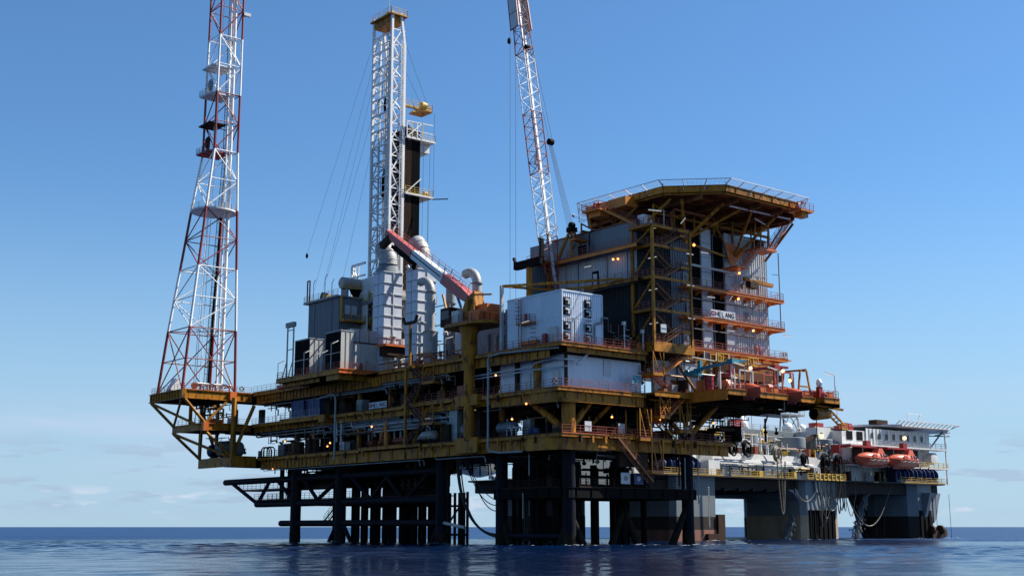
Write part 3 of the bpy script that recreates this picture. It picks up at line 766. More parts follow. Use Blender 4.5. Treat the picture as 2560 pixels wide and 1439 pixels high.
for x, m, lab in ((-14.2, 'red_rail', 'red fire hose reel on the rail of the tower deck'), ):
    t = thing('hose_reel', (x, 82.3, 26), lab, 'hose reel')
    ob('reel', MB().lathe([(.15, 0), (.6, 0), (.6, .3), (.15, .3)], (x, 82.5, 26.8), (0, -1, 0), 16), m, t); ob('stand', MB().bx(x - .3, x + .3, 82.35, 82.5, 26.06, 26.5), m, t)

# ---------------------------------------------------------------- generator deck and drilling plant
gd = thing('generator_deck', (-2, 55, 26), 'projecting ochre deck with orange edge under the generator enclosures', 'deck')
GZ = 26.75
ob('deck_plate', MB().bx(-7.8, 4, 44.9, 64.5, GZ - .15, GZ - .03), 'deck_plate', gd)
channel((-7.9, 64.6, GZ), (-7.9, 44.8, GZ), .75, gd); channel((-7.9, 44.8, GZ), (2.4, 44.8, GZ), .65, gd, 'orange')
channel((-7.9, 64.6, GZ), (-3, 64.6, GZ), .7, gd)
girder((-7.0, 45.6, GZ - .7), (-1, 45.6, GZ - .7), .9, gd); girder((-7.0, 64, GZ - .7), (-7.0, 52, GZ - .7), .7, gd)
ob('corner_box', MB().bx(-7.6, -5.0, 45.3, 49.0, GZ - 1.6, GZ - .7), 'yellow', gd)
stiff_beams(gd, -7, 2, 47, 63.5, GZ - .16, .6, step=2.4)
railing([(-7.8, 64.5, GZ), (-7.8, 44.9, GZ)], gd, 'red_rail'); railing([(-7.8, 44.9, GZ), (2.3, 44.9, GZ)], gd, 'orange'); railing([(-7.8, 64.5, GZ), (-3, 64.5, GZ)], gd, 'grey_rail')
channel((2.6, 44.7, 26.3), (2.6, 41.3, 26.3), .5, gd); channel((-3, 41.2, 26.3), (2.6, 41.2, 26.3), .5, gd)
def louvre_box(x0, x1, y0, y1, z1, name, label):
    t = thing(name, ((x0+x1)/2, (y0+y1)/2, GZ), label, 'enclosure')
    ob('body', MB().bx(x0 + .12, x1, y0, y1, GZ, z1), 'pale_grey', t)
    n = 2
    for k in range(n):
        ya = y0 + (y1 - y0) * k / n + .06; yb = y0 + (y1 - y0) * (k + 1) / n - .06
        for za, zb in ((GZ + .1, (GZ + z1) / 2 - .4), ((GZ + z1) / 2 - .25, z1 - .1)):
            p = ob('louvre_panel', MB().bx(x0 + .06, x0 + .12, ya, yb, za, zb), 'black', t)
            s = MB(); zz = za + .1
            while zz < zb - .1:
                s.quadbox([(x0, ya, zz), (x0 + .06, ya, zz + .1), (x0 + .06, yb, zz + .1), (x0, yb, zz), (x0, ya, zz + .02), (x0 + .06, ya, zz + .12), (x0 + .06, yb, zz + .12), (x0, yb, zz + .02)]); zz += .22
            ob('slat', s, 'black', p)
    x = x0 + .12
    while x < x1 - .3:
        x += .85; ob('seam', MB().bx(x, x + .1, y0 - .06, y0, GZ, z1), 'mid_grey', t)
    ob('roof_lip', MB().bx(x0, x1 + .05, y0 - .08, y1, z1, z1 + .1), 'pale_grey', t)
    return t
louvre_box(-7.1, -4.7, 45.85, 50.4, 33.0, 'generator_intake', 'tall grey intake box with black louvred front beside the orange deck edge')
louvre_box(-7.1, -4.4, 55.4, 60.2, 32.8, 'generator_intake', 'lower grey intake box with black louvred front, farther along the deck')
ge = thing('generator_enclosure', (0, 48, GZ), 'long pale grey generator enclosure with duct on its roof', 'enclosure')
ob('body', MB().bx(-4.6, 6.2, 46.1, 51.5, GZ, 31.3), 'pale_grey', ge)
for x0, x1 in ((-4.5, -3.3), (-3.1, .6), (.75, 1.0), (1.15, 4.4), (4.55, 6.1)):
    ob('wall_panel', MB().bx(x0, x1, 46.02, 46.1, GZ + .1, 31.2), 'pale_grey' if x1 - x0 > .5 else 'dark_rust', ge)
ob('roof_edge', MB().bx(-4.7, 6.3, 45.9, 51.5, 31.3, 31.45), 'dark_rust', ge)
ob('roof_duct', MB().bx(-4.6, .4, 46.5, 48.6, 31.46, 33.6), 'pale_grey', ge)
for x in (-3.2, -1.4, .2): ob('duct_flange', MB().bx(x, x + .15, 46.4, 48.7, 31.46, 33.7), 'mid_grey', ge)
ob('duct_barrel', MB().tube((.4, 47.5, 32.6), (2.3, 47.5, 32.6), .85, n=18), 'silver', ge)
ob('duct_elbow', MB().path([(2.3, 47.5, 32.6), (3.4, 47.5, 32.55), (4.2, 47.5, 32.3), (4.9, 47.5, 31.8), (5.2, 47.5, 31.2)], [1.05] * 5, 16), 'pale_grey', ge)
ob('door', MB().bx(3.6, 4.2, 45.97, 46.02, GZ + .1, 29.0), 'mid_grey', ge)
for k, x in enumerate((-3.5, 3.0)):
    t = thing('fire_extinguisher', (x, 45.3, GZ), 'red fire extinguisher cabinet at the rail before the grey enclosure', 'extinguisher', 'extinguishers on the generator deck')
    ob('bottle', MB().lathe([(.22, 0), (.25, .1), (.25, .9), (.1, 1.1)], (x, 45.3, GZ), n=10), 'red', t); ob('valve', MB().bx(x - .08, x + .08, 45.2, 45.4, GZ + 1.1, GZ + 1.3), 'black', t)
# loading frame (goal post) at the far end of this deck
gp = thing('loading_frame', (-6, 63, GZ), 'tall slender goalpost frame with braces at the end of the generator deck', 'frame')
for y in (62.8, 60.8): ob('post', MB().beam((-7, y, GZ), (-7, y, 35.4), .2), 'pale_grey', gp)
for z in (31.6, 34.9): ob('cross_bar', MB().beam((-7, 62.8, z), (-7, 60.8, z), .14), 'pale_grey', gp)
ob('head', MB().bx(-7.3, -6.7, 60.5, 63.1, 35.4, 36.2), 'mid_grey', gp)
for y, s in ((62.8, 1.5), (60.8, 1.5)): ob('prop', MB().beam((-7, y + s, GZ), (-7, y, 29.8), .12), 'orange', gp)
ob('red_pipe_end', MB().tube((-5, 65.2, 25.9), (-5, 68.6, 25.9), .34, n=14), 'boom_red', None, 'red pipe stub sticking out past the end of the generator deck', 'pipe')
ob('pipe_stack', MB().bx(-2.6, 2, 66, 74, 26.2, 26.9), 'yellow', None, 'low yellow cable tray stack on the upper deck behind the generator deck', 'tray')
# box module with the tank on the roof
mm_ = thing('mud_module', (2, 63, 27), 'slate grey ribbed box module with a steel tank on its roof', 'module')
ob('wall', corr(0, 68.1, 0, 58.0, 27.2, 40.9, (-1, 0, 0), .42, .07), 'cladding_grey', mm_)
ob('wall', corr(0, 58.0, 4.4, 58.0, 27.2, 40.9, (0, -1, 0), .42, .07), 'cladding_grey', mm_)
ob('core', MB().bx(.1, 9, 58.1, 68, 27.0, 40.8), 'cladding_grey', mm_)
for y in (60.2, 66.0): ob('wall_rib', MB().bx(-.1, 0, y, y + .12, 27.2, 40.9), 'cladding_grey', mm_)
ob('roof_edge', MB().bx(-.5, 9, 57.7, 69.2, 40.9, 41.15), 'mid_grey', mm_)
railing([(-.4, 57.8, 41.15), (-.4, 69.1, 41.15), (6, 69.1, 41.15)], mm_, 'mid_grey')
ob('roof_winch', MB().lathe([(.5, 0), (.9, .1), (.9, .9), (.5, 1.0)], (.9, 65.2, 41.9), (1, 0, 0), 14), 'black', mm_)
ob('winch_frame', MB().bx(.3, 2.6, 62.6, 64.2, 41.15, 42.0), 'yellow_rail', mm_)
for y, h in ((66.6, 3.4), (62.8, 3.8), (60.5, 2.6)):
    ob('lamp_post', MB().path([(0, y, 41.1), (0, y, 41.1 + h), (.1, y - .5, 41.7 + h)], .06, 6), 'mid_grey', mm_)
for y in (67.4, 68.2): ob('roof_post', MB().beam((-.3, y, 41.1), (-.3, y, 45.0), .18), 'black', mm_)
ob('roof_post_head', MB().beam((-.3, 67.4, 45.0), (-.3, 68.2, 45.0), .18), 'black', mm_)
bl = ob('balcony', MB().bx(.2, 4.6, 56.6, 58, 36.6, 36.8), 'yellow', mm_)
railing([(.3, 58, 36.8), (.3, 56.7, 36.8), (4.5, 56.7, 36.8), (4.5, 58, 36.8)], bl, 'yellow_rail')
for k in range(2): ob('window', MB().bx(1.1 + k * 1.3, 2.2 + k * 1.3, 57.9, 57.96, 38.0, 39.6), 'silver', mm_)
ob('ladder_rungs', MB().bx(.05, .5, 57.75, 57.85, 36.8, 41).bx(.15, .25, 57.6, 57.75, 36.8, 41), 'yellow_rail', mm_)
stair((8.0, 56.4, 33.4), (4.8, 56.4, 36.8), 1.0, mm_, 'yellow', (0, 1, 0), 'yellow_rail')
tk = thing('roof_tank', (4, 60, 41.2), 'bare steel horizontal tank in a frame on the slate grey module', 'tank')
ob('shell', MB().lathe([(.8, -.2), (1.05, 0), (1.05, 6), (.8, 6.2)], (1.4, 59.6, 43.7), (1, 0, 0), 20), 'galvanised', tk)
for x in (1.9, 6.4):
    ob('cradle', MB().bx(x, x + .3, 58.6, 60.6, 41.15, 42.9), 'mid_grey', tk)
ob('hopper', MB().lathe([(.35, 0), (1.1, 1.3), (1.1, 1.5)], (4.2, 59.4, 41.2), n=12), 'black', tk)
railing([(.8, 58.4, 42.7), (7.6, 58.4, 42.7)], tk, 'yellow_rail')

# the two panelled exhaust ducts
def duct(x0, y0, z1, top, label):
    W, Dp = 3.6, 3.2; z0 = 27.0
    t = thing('exhaust_duct', (x0 + W/2, y0 + Dp/2, z0), label, 'duct')
    ob('core', MB().bx(x0 + .1, x0 + W - .1, y0 + .1, y0 + Dp - .1, z0, z1), 'mid_grey', t)
    rows = 9; dz = (z1 - z0) / rows
    p1 = MB().bx(x0, x0 + .1, y0 + .08, y0 + Dp/2 - .06, z0 + .08, z0 + dz - .1)
    p2 = MB().bx(x0 + .08, x0 + W/2 - .06, y0, y0 + .1, z0 + .08, z0 + dz - .1)
    pa = ob('panel', p1, 'duct_panel', t); pb = ob('panel', p2, 'duct_panel', t)
    for r in range(rows):
        for h in (0, 1):
            if r or h:
                dup(pa, (0, h * Dp/2, r * dz), t); dup(pb, (h * W/2, 0, r * dz), t)
    rb = None
    for r in range(rows + 1):
        z = z0 + r * dz
        if rb is None:
            rb = ob('stiffening_rib', MB().bx(x0 - .14, x0 + W + .14, y0 - .14, y0 + Dp, z - .07, z + .07), 'silver', t)
        else: dup(rb, (0, 0, r * dz), t)
    ob('stiffening_rib', MB().bx(x0 + W/2 - .06, x0 + W/2 + .06, y0 - .13, y0, z0, z1), 'silver', t)
    cx, cy = x0 + W/2, y0 + Dp/2
    # square to round hood, then a bend with a slanted mouth
    mb = MB(); n = 16; i = 0
    for k in range(n):
        a = 2 * math.pi * k / n + math.pi / n; c, s = math.cos(a), math.sin(a); q = max(abs(c), abs(s))
        mb.v.append((cx + c / q * W/2, cy + s / q * Dp/2, z1))
    for k in range(n):
        a = 2 * math.pi * k / n + math.pi / n; mb.v.append((cx + 1.5 * math.cos(a), cy + 1.5 * math.sin(a), z1 + 1.5))
    for k in range(n): mb.f.append((k, (k+1) % n, n + (k+1) % n, n + k))
    mb.sm = True
    ob('hood', mb, 'cladding_grey' if top else 'galvanised', t)
    zz = z1 + 1.4
    el = MB().path([(cx, cy, zz), (cx, cy, zz + 1.0), (cx, cy + .25, zz + 1.9), (cx, cy + .8, zz + 2.7), (cx, cy + 1.6, zz + 3.4)], [1.5, 1.5, 1.5, 1.5, 1.5], 20, cap=False)
    ob('bend', el, 'galvanised', t);
    for k_, (dy_, dz_, ay_, az_) in enumerate(((.02, .95, 0, 1), (.25, 1.9, .35, .93), (.8, 2.7, .6, .8))): ob('seam_ring', MB().ring((cx, cy + dy_, zz + dz_), (0, ay_, az_), 1.51, .05, 24, 5), 'galvanised', t)
    ob('flange', MB().ring((cx, cy, zz + .1), (0, 0, 1), 1.55, .1, 24, 6), 'mid_grey', t)
    ob('mouth', MB().lathe([(.02, -.1), (1.42, -.1), (1.42, -.05), (.02, -.05)], (cx, cy + 1.42, zz + 3.2), (0, .72, .69), 20), 'black', t)
    return t
duct(0, 44.4, 43.2, True, 'panelled silver exhaust duct with dark hood beside the drilling mast')
duct(0, 35.0, 42.2, False, 'panelled silver exhaust duct behind the crane boom')
ob('drain_pipe', MB().path([(4.1, 43.8, 44.5), (4.3, 42.8, 43.2), (4.2, 42.3, 41.5), (4.2, 42.2, 28)], .3, 10), 'silver', None, 'slim curved silver pipe between the two panelled ducts', 'pipe')
# balcony at the first duct
db = thing('duct_balcony', (1, 43, 30), 'rusty round service balcony with fan at the first panelled duct', 'balcony')
ob('floor', MB().bx(-1.4, 3.4, 41.4, 44.2, 30.6, 30.85), 'orange', db); ob('under_box', MB().bx(-.8, 2.8, 41.8, 44.2, 29.2, 30.6), 'dark_rust', db)
railing([(-1.3, 44.2, 30.85), (-1.3, 41.5, 30.85), (3.3, 41.5, 30.85)], db, 'red_rail')
ob('fan_cowl', MB().lathe([(.5, 0), (.7, .3), (.35, .9), (.35, 1.4), (.6, 1.5), (.1, 2.0)], (1.0, 43, 30.85), n=12), 'mid_grey', db); ob('motor', MB().bx(1.9, 2.6, 42, 42.7, 30.85, 32.0), 'white', db)
# gooseneck exhausts
def goose(x, y, zb, zt, r, mouth, label, rb=None, m='galvanised'):
    t = thing('gooseneck_exhaust', (x, y, zb), label, 'exhaust pipe')
    pts = [(x, y, zb), (x, y, zt)]; R = 2.0
    for k in range(1, 8):
        a = math.pi * .5 * k / 7 * (1 + mouth); pts.append((x, y + R * (1 - math.cos(a)), zt + R * math.sin(a)))
    e = V(pts[-1]) - V(pts[-2]); pts.append(tuple(V(pts[-1]) + e.normalized() * .5))
    ob('pipe', MB().path(pts, r, 18), m, t)
    ob('flange', MB().tube((x, y, zt - .1), (x, y, zt + .1), r * 1.25, n=18), 'mid_grey', t)
    e = e.normalized(); c = V(pts[-1])
    ob('mouth', MB().tube(c - e * .02, c + e * .012, r * .86, n=18), 'black', t)
    if rb:
        ob('casing', MB().tube((x, y, zb), (x, y, zb + 5.0), rb, n=20), m, t); ob('casing_ring', MB().tube((x, y, zb + 5.0), (x, y, zb + 5.2), rb * 1.06, n=20), 'mid_grey', t)
    return t
goose(-1, 30.0, 26.3, 37.6, .66, .12, 'grey gooseneck exhaust with fat casing standing by the crane boom', 1.12)
goose(4, 25.0, 26.3, 38.8, .72, .15, 'tall gooseneck exhaust rising past the crane house', 1.0)
t = thing('exhaust_pipe', (4, 31.7, 26.3), 'dark grey straight exhaust pipe behind the crane boom prop', 'exhaust pipe')
ob('pipe', MB().tube((4, 31.7, 26.3), (4, 31.7, 39), .72, n=18), 'mid_grey', t); ob('casing', MB().tube((4, 31.2, 26.3), (4, 31.2, 33.5), 1.35, n=20), 'cladding_grey', t); ob('ring', MB().tube((4, 31.7, 36.5), (4, 31.7, 36.7), .9, n=18), 'mid_grey', t)
t = thing('exhaust_pipe', (3, 27.5, 26.3), 'pale stubby silencer standing behind the crane pedestal', 'exhaust pipe')
ob('pipe', MB().tube((3, 27.5, 26.3), (3, 27.5, 34), .95, n=18), 'silver', t); ob('cap', MB().tube((3, 27.5, 34), (3, 27.5, 34.2), 1.05, n=18), 'mid_grey', t)
t = thing('manifold_frame', (4, 33, 26.3), 'grey pipe frame with valves between duct and crane', 'frame')
for y in (29.2, 33.4, 34.4): ob('post', MB().beam((2, y, 26.3), (2, y, 36), .16), 'mid_grey', t)
for z in (30, 33, 36): ob('rail_beam', MB().beam((2, 29, z), (2, 34.5, z), .14), 'mid_grey', t)
for y, z in ((29.8, 31), (31, 28), (33.2, 32.5), (32.4, 29.6)): ob('valve', MB().lathe([(.2, 0), (.4, .2), (.4, .6), (.2, .8)], (1.7, y, z), n=10), 'pale_grey', t)
t = thing('filter_house', (8, 20, 26.3), 'rusty grey filter plant behind the crane pedestal', 'filter')
ob('body', MB().bx(3, 10, 13, 24, 26.2, 31.2), 'mid_grey', t)
for k in range(4): ob('canister', MB().lathe([(.5, 0), (.6, .2), (.6, 1.8), (.3, 2.2)], (4, 14 + k * 2, 31.2), n=12), 'pale_grey' if k % 2 else 'mid_grey', t)
for k in range(5): ob('side_pipe', MB().path([(2.8, 13.5 + k * 1.8, 26.3), (2.8, 13.5 + k * 1.8, 29 + k * .3), (3.4, 13.5 + k * 1.8, 29.6 + k * .3)], .22), 'pale_grey' if k % 2 else 'pipe_grey', t)

# pedestal crane with the banded box boom
cr = thing('pedestal_crane', (-3, 17.7, 14.4), 'yellow pedestal crane with its red and white box boom laid down', 'crane')
ob('pedestal', MB().lathe([(.78, 14.4), (.78, 24.9), (1.15, 26.2), (1.15, 29.4), (1.5, 30.2), (1.5, 30.5)], (-3, 17.7, 0), n=24), 'yellow', cr)
ob('pedestal_band', MB().tube((-3, 17.7, 19.2), (-3, 17.7, 19.5), .84, n=24), 'yellow', cr)
pl = ob('platform', MB().prism([(-5.2, 14.4), (-3.5, 12.3), (-.8, 12.3), (.4, 15), (.4, 20.6), (-.8, 22.8), (-3.6, 22.8), (-5.2, 20.8)], 30.5, 30.9), 'yellow', cr)
railing([(-3.6, 22.7, 30.9), (-5.1, 20.7, 30.9), (-5.1, 14.5, 30.9), (-3.5, 12.4, 30.9), (-.8, 12.4, 30.9)], pl, 'red_rail')
ob('machine_house', MB().bx(-3.4, -.4, 13.2, 17.6, 30.9, 33.4), 'orange', cr); ob('side_box', MB().bx(-4.7, -3.8, 13.6, 15.8, 30.9, 32.4), 'orange', cr)
ob('cab', MB().bx(-4.6, -2.2, 20.2, 22.6, 30.9, 33.6), 'dark_rust', cr); ob('cab_window', MB().bx(-4.66, -4.6, 20.5, 22.3, 31.9, 33.2), 'glass', cr)
ob('control_box', MB().bx(-4.9, -4.1, 17.9, 19.5, 30.9, 32.8), 'white', cr)
for y, z1 in ((16.9, 34.4), (15.4, 34.9)): ob('mast_post', MB().beam((-4.0, y, 30.9), (-4.0, y, z1), .26), 'yellow', cr)
ob('jib_arm', MB().beam((-4.0, 15.4, 34.8), (-4.0, 11.4, 34.3), .22), 'yellow', cr)
ob('kingpost_plate', MB().extr([(-3.8, 15.2, 33.2), (-3.8, 19.4, 31.0), (-3.8, 17.6, 34.6), (-3.8, 15.6, 35.4)], (1.6, 0, 0)), 'yellow', cr)
ob('rest_prop', MB().beam((-3, 22.3, 31.0), (-3, 24.2, 36.2), .28), 'yellow', cr)
ob('lift_ram', MB().tube((-3, 18.6, 31.6), (-3, 21.0, 36.0), .2), 'mid_grey', cr)
def boxboom(y0, z0, y1, z1, h0, h1, w, m, name='boom_section'):
    a, b = V((0, y0, z0)), V((0, y1, z1)); d = (b - a).normalized(); u = V((0, -d.z, d.y))
    x0, x1 = -3 - w/2, -3 + w/2
    lo0, hi0, lo1, hi1 = a - u * h0/2, a + u * h0/2, b - u * h1/2, b + u * h1/2
    q = []
    for p0, p1 in ((lo0, lo1), (hi0, hi1)):
        q += [(x0, p0.y, p0.z), (x1, p0.y, p0.z), (x1, p1.y, p1.z), (x0, p1.y, p1.z)]
    o = ob(name, MB().quadbox(q), m, cr)
    rb = MB(); n = max(2, int((b - a).length / 1.7)); off = V((0, 0, 0))
    for e in (x0 + .06, x1 - .06):
        for k in range(n + 1):
            p = hi0.lerp(hi1, k / n); p.x = e; rb.beam(p, p + u * .9, .05)
        for hh in (.5, .9):
            p, q2 = hi0 + u * hh, hi1 + u * hh; p.x = e; q2.x = e; rb.beam(p, q2, .045)
    ob('walk_rail', rb, 'red_rail', o)
    return o
def bp(t): return (17.2 + (38.6 - 17.2) * t, 34.4 + (47.9 - 34.4) * t)
boxboom(*bp(-.05), *bp(.10), .9, 1.65, 1.5, 'boom_red'); boxboom(*bp(.10), *bp(.30), 1.65, 1.55, 1.5, 'boom_red')
bw = boxboom(*bp(.30), *bp(.67), 1.42, 1.35, 1.3, 'boom_white')
boxboom(*bp(.67), *bp(1.02), 1.12, 1.05, 1.1, 'boom_red')
p0, p1 = bp(.30), bp(.67)
ob('boom_stripe', MB().beam((-3.66, p0[0] + .33, p0[1] + .25), (-3.66, p1[0] + .33, p1[1] + .25), .02, .16), 'black', bw)
a, b = bp(.72), bp(.98)
ob('fly_walkway', MB().beam((-3, a[0] - .9, a[1] - 2.0), (-3, b[0] - .9, b[1] - 2.0), 1.1, .5), 'black', cr)
ob('boom_head', MB().beam((-3.2, 38.0, 47.2), (-3.2, 40.4, 46.2), .9, 1.0), 'dark_rust', cr)
ob('hook_block', MB().lathe([(.1, 0), (.35, .2), (.4, .7), (.15, .9)], (-3.2, 31.5, 41.0), n=10), 'black', cr)
for dx in (-.2, .2): ob('hoist_rope', MB().tube((-3 + dx, 39.8, 46.2), (-3.2, 31.5, 41.8), .03, n=5), 'cable', cr)

# drilling mast
DX0, DX1, DY0, DY1 = 6.0, 8.7, 52.3, 58.1
dr = thing('drilling_mast', (7.3, 55, 33), 'tall white latticed drilling mast with yellow crown and service platforms', 'mast')
def dl(z): return 0
legs = ((DX0, DY0), (DX1, DY0), (DX1, DY1), (DX0, DY1))
for x, y in legs:
    zt = 92.4 if x == DX0 else 86.4
    ob('corner_post', MB().beam((x, y, 42), (x, y, zt), .42), 'tower_white', dr)
for y in (DY0, DY1): ob('corner_post', MB().beam((DX1, y, 86.3), (DX1 - .9, y, 92.2), .4), 'tower_white', dr)
zs = [42 + k * 2.9 for k in range(18)]
for i, z in enumerate(zs):
    if z > 90: break
    m = 'tower_white'
    ob('girt', MB().beam((DX0 - .05, DY0, z), (DX0 - .05, DY1, z), .26), m, dr)          # open side
    ob('girt', MB().beam((DX0, DY0, z + .6), (DX1, DY0, z + .6), .2), m, dr)
    if z < 88: ob('half_girt', MB().beam((DX0 + .1, DY0 + .8, z + 1.45), (DX0 + .1, DY1, z + 1.45), .13), m, dr); ob('hanger', MB().beam((DX0 + .1, DY0 + 3.0 + (i % 3) * .5, z), (DX0 + .1, DY0 + 3.0 + (i % 3) * .5, z + 2.9), .14), m, dr); ob('inner_diagonal', MB().beam((7.6, DY0 + .4, z), (7.6, DY1 - .4, z + 2.9), .14), 'silver', dr)
    ob('girt', MB().beam((DX1, DY0, z), (DX1, DY1, z), .2), m, dr); ob('girt', MB().beam((DX0, DY1, z), (DX1, DY1, z), .2), m, dr)
    if z < 86:
        a, b = (DY0, DY1) if i % 2 else (DY1, DY0)
        ob('diagonal', MB().beam((DX1, DY0, z), (DX1, (DY0+DY1)/2, z + 2.9), .2), m, dr); ob('diagonal', MB().beam((DX1, DY1, z), (DX1, (DY0+DY1)/2, z + 2.9), .2), m, dr)
        x0, x1 = (DX0 + .2, DX1 - .8) if i % 2 else (DX1 - .8, DX0 + .2)
        ob('diagonal', MB().beam((x0, DY0, z + .6), (x1, DY0, z + 3.5), .2), m, dr); ob('diagonal', MB().beam((x1, DY0 + .02, z + .6), (x0, DY0 + .02, z + 2.05), .14), m, dr)
        x0, x1 = (DX0, DX1) if i % 2 else (DX1, DX0)
        ob('diagonal', MB().beam((x0, DY1, z), (x1, DY1, z + 2.9), .18), m, dr)
        if i % 2: ob('diagonal', MB().beam((DX0, DY0 + .3, z), (DX0, DY0 + 1.6, z + 2.9), .16), m, dr); ob('diagonal', MB().beam((DX0, DY1 - .2, z), (DX0, DY1 - 1.9, z + 2.9), .16), m, dr)
for y in (DY0 + 1.6, DY1 - 1.9): ob('guide_rail', MB().beam((DX0 + .2, y, 42), (DX0 + .2, y, 88), .2), 'tower_white', dr)
ob('inner_post', MB().beam((DX0 - .02, DY0 + .75, 42), (DX0 - .02, DY0 + .75, 88), .3), 'silver', dr)
l2 = MB(); xl = DX1 - .62
for e in (-.22, .22): l2.beam((xl + e, DY0 - .25, 40), (xl + e, DY0 - .25, 87), .09)
z = 40.2
while z < 87: l2.beam((xl - .22, DY0 - .25, z), (xl + .22, DY0 - .25, z), .07); z += .36
ob('mast_ladder', l2, 'white', dr)
for pts, r, m in (([(6.9, 54.6, 42), (6.9, 54.6, 79)], .16, 'black'), ([(7.3, 55.8, 42), (7.3, 55.8, 84)], .12, 'mid_grey'), ([(6.4, 56.4, 42), (6.4, 56.4, 88)], .14, 'tower_white'), ([(7.0, 53.3, 42), (7.0, 53.3, 70)], .22, 'mid_grey')):
    ob('mast_pipe', MB().path(pts, r, 8), m, dr)
ob('travelling_block', MB().lathe([(.2, 0), (.55, .4), (.6, 1.6), (.5, 2.8), (.2, 3.2)], (6.9, 54.9, 74), n=12), 'black', dr)
ob('top_drive', MB().bx(6.4, 7.4, 54.4, 55.4, 59, 63).bx(6.6, 7.2, 54.6, 55.2, 63, 64), 'black', dr)
for y in (54.6, 54.9, 55.2): ob('drill_line', MB().tube((6.9, y, 77), (6.9, y, 91), .04, n=5), 'cable', dr)
cw = ob('crown_platform', MB().prism([(5.4, 51.8), (9.0, 51.8), (9.0, 58.6), (5.4, 58.6)], 91.6, 91.8).bx(5.9, 8.6, 52.4, 58, 90.4, 91.6), 'yellow', dr)
railing([(5.5, 58.5, 91.8), (5.5, 51.9, 91.8), (8.9, 51.9, 91.8), (8.9, 58.5, 91.8)], cw, 'yellow_rail')
ob('crown_sheaves', MB().lathe([(.3, -.6), (.9, -.5), (.9, .5), (.3, .6)], (7.2, 55, 92.3), (1, 0, 0), 14), 'yellow_rail', dr)
ob('aerial', MB().tube((6.0, 53.4, 91.8), (6.0, 53.4, 99), .07, n=6), 'white', dr)
# substructure
sb = ob('mast_base', MB().bx(5.2, 9.2, 51.5, 60.5, 40.6, 42), 'pale_grey', dr)
for x in (5.3, 9.0):
    for y in (51.7, 60.2): ob('base_leg', MB().beam((x, y, 27), (x, y, 40.6), .6), 'tower_white', dr)
ob('wind_wall', MB().bx(4.6, 4.75, 56.3, 59.6, 34.5, 42.4), 'rig_white', dr)
ob('wind_wall', MB().bx(4.9, 5.0, 52.4, 61.2, 42.2, 44.6), 'rig_white', dr)
ob('drill_floor', MB().bx(4.4, 14, 49, 62.5, 39.9, 40.5), 'mid_grey', dr)
railing([(4.5, 49.1, 40.5), (4.5, 62.4, 40.5)], dr, 'yellow_rail'); railing([(4.5, 49.1, 40.5), (14, 49.1, 40.5)], dr, 'yellow_rail')
for p, q in (((5.3, 51.7, 28), (5.3, 60.2, 40)), ((5.3, 60.2, 28), (5.3, 51.7, 40)), ((5.3, 51.7, 34), (9, 51.7, 40)), ((5.2, 60.4, 42), (5.2, 62.4, 47.5)), ((5.2, 58.2, 47.5), (5.2, 62.4, 47.5))):
    ob('base_brace', MB().beam(p, q, .28), 'tower_white', dr)
ob('base_leg', MB().beam((5.2, 62.4, 40.6), (5.2, 62.4, 47.5), .35), 'tower_white', dr)
ob('doghouse', MB().bx(9.5, 14, 50, 56, 34, 39.8), 'dark_rust', dr); ob('mud_pump_unit', MB().bx(4.6, 8, 50, 56, 30, 34.6), 'black', dr)
for z in (43.2, 45.4, 47.6):
    ob('base_frame', MB().beam((5.2, 58.2, z), (5.2, 62.4, z), .26), 'tower_white', dr); ob('base_frame', MB().beam((5.2, 52.3, z), (5.2, 49.6, z - .3), .2), 'tower_white', dr)
for y in (60.3, 61.4): ob('base_frame', MB().beam((5.2, y, 40.6), (5.2, y, 47.6), .2), 'tower_white', dr)
ob('base_frame', MB().beam((5.1, 58.3, 42), (5.1, 62.2, 47.4), .2), 'tower_white', dr); ob('winch_drum', MB().lathe([(.3, -.8), (.9, -.7), (.9, .7), (.3, .8)], (5, 60.8, 43.4), (0, 1, 0), 14), 'pale_grey', dr)
# racking board with stands of drill pipe
for (z, y0, y1, x1, nm) in ((69.4, 51.6, 58.2, 15.2, 'racking_board'), (59.3, 51.8, 57.6, 15.0, 'belly_board'), (75.4, 52.6, 56.0, 15.2, 'upper_walkway')):
    o = ob(nm, MB().bx(8.95, 12.4, y0, y0 + .5, z, z + .25).bx(12.4, x1, y0, y1, z, z + .25), 'tower_white' if z < 75 else 'yellow', dr)
    railing([(9, y0, z + .25), (x1 - .1, y0, z + .25), (x1 - .1, y1, z + .25)], o, 'yellow_rail' if z != 69.4 else 'white', step=1.0, mids=(.4, .75), h=1.2)
    ob('board_frame', MB().beam((9, y0, z + .1), (12.3, y0, z + 3.2), .16) if z < 75 else MB().beam((11, 53, z - .5), (15, 53, z + .9), .5, .3), 'tower_white' if z < 75 else 'yellow_rail', o)
    if z == 69.4:
        for k in range(4): ob('finger', MB().beam((9 + k * 1.1, y0, z + .3), (9 + k * 1.1, y0, z + 3), .14), 'yellow_rail' if k % 2 else 'tower_white', o)
        ob('finger_beam', MB().beam((9, y0, z + 3), (14.6, y0, z + 3.2), .16).beam((9, y0, z + 1.6), (14.6, y0, z + 1.6), .1).beam((9, y0, z + 3.0), (12.3, y0, z + .3), .12), 'tower_white', o)
        ob('board_box', MB().bx(12.6, 14.9, 53, 57, z - 1.6, z), 'rig_white', o)
    if z == 59.3:
        ob('stub_pipe', MB().tube((14.2, 51, z - .4), (16.6, 49.6, z - .2), .1), 'black', o); ob('winch', MB().lathe([(.2, -.4), (.5, -.3), (.5, .3), (.2, .4)], (13.6, 52.4, z + .7), (1, 0, 0), 12), 'yellow_rail', o)
    if z > 75: ob('winch', MB().lathe([(.3, -.6), (.7, -.5), (.7, .5), (.3, .6)], (13.4, 53, z + 1.0), (1, 0, 0), 12), 'yellow_rail', o)
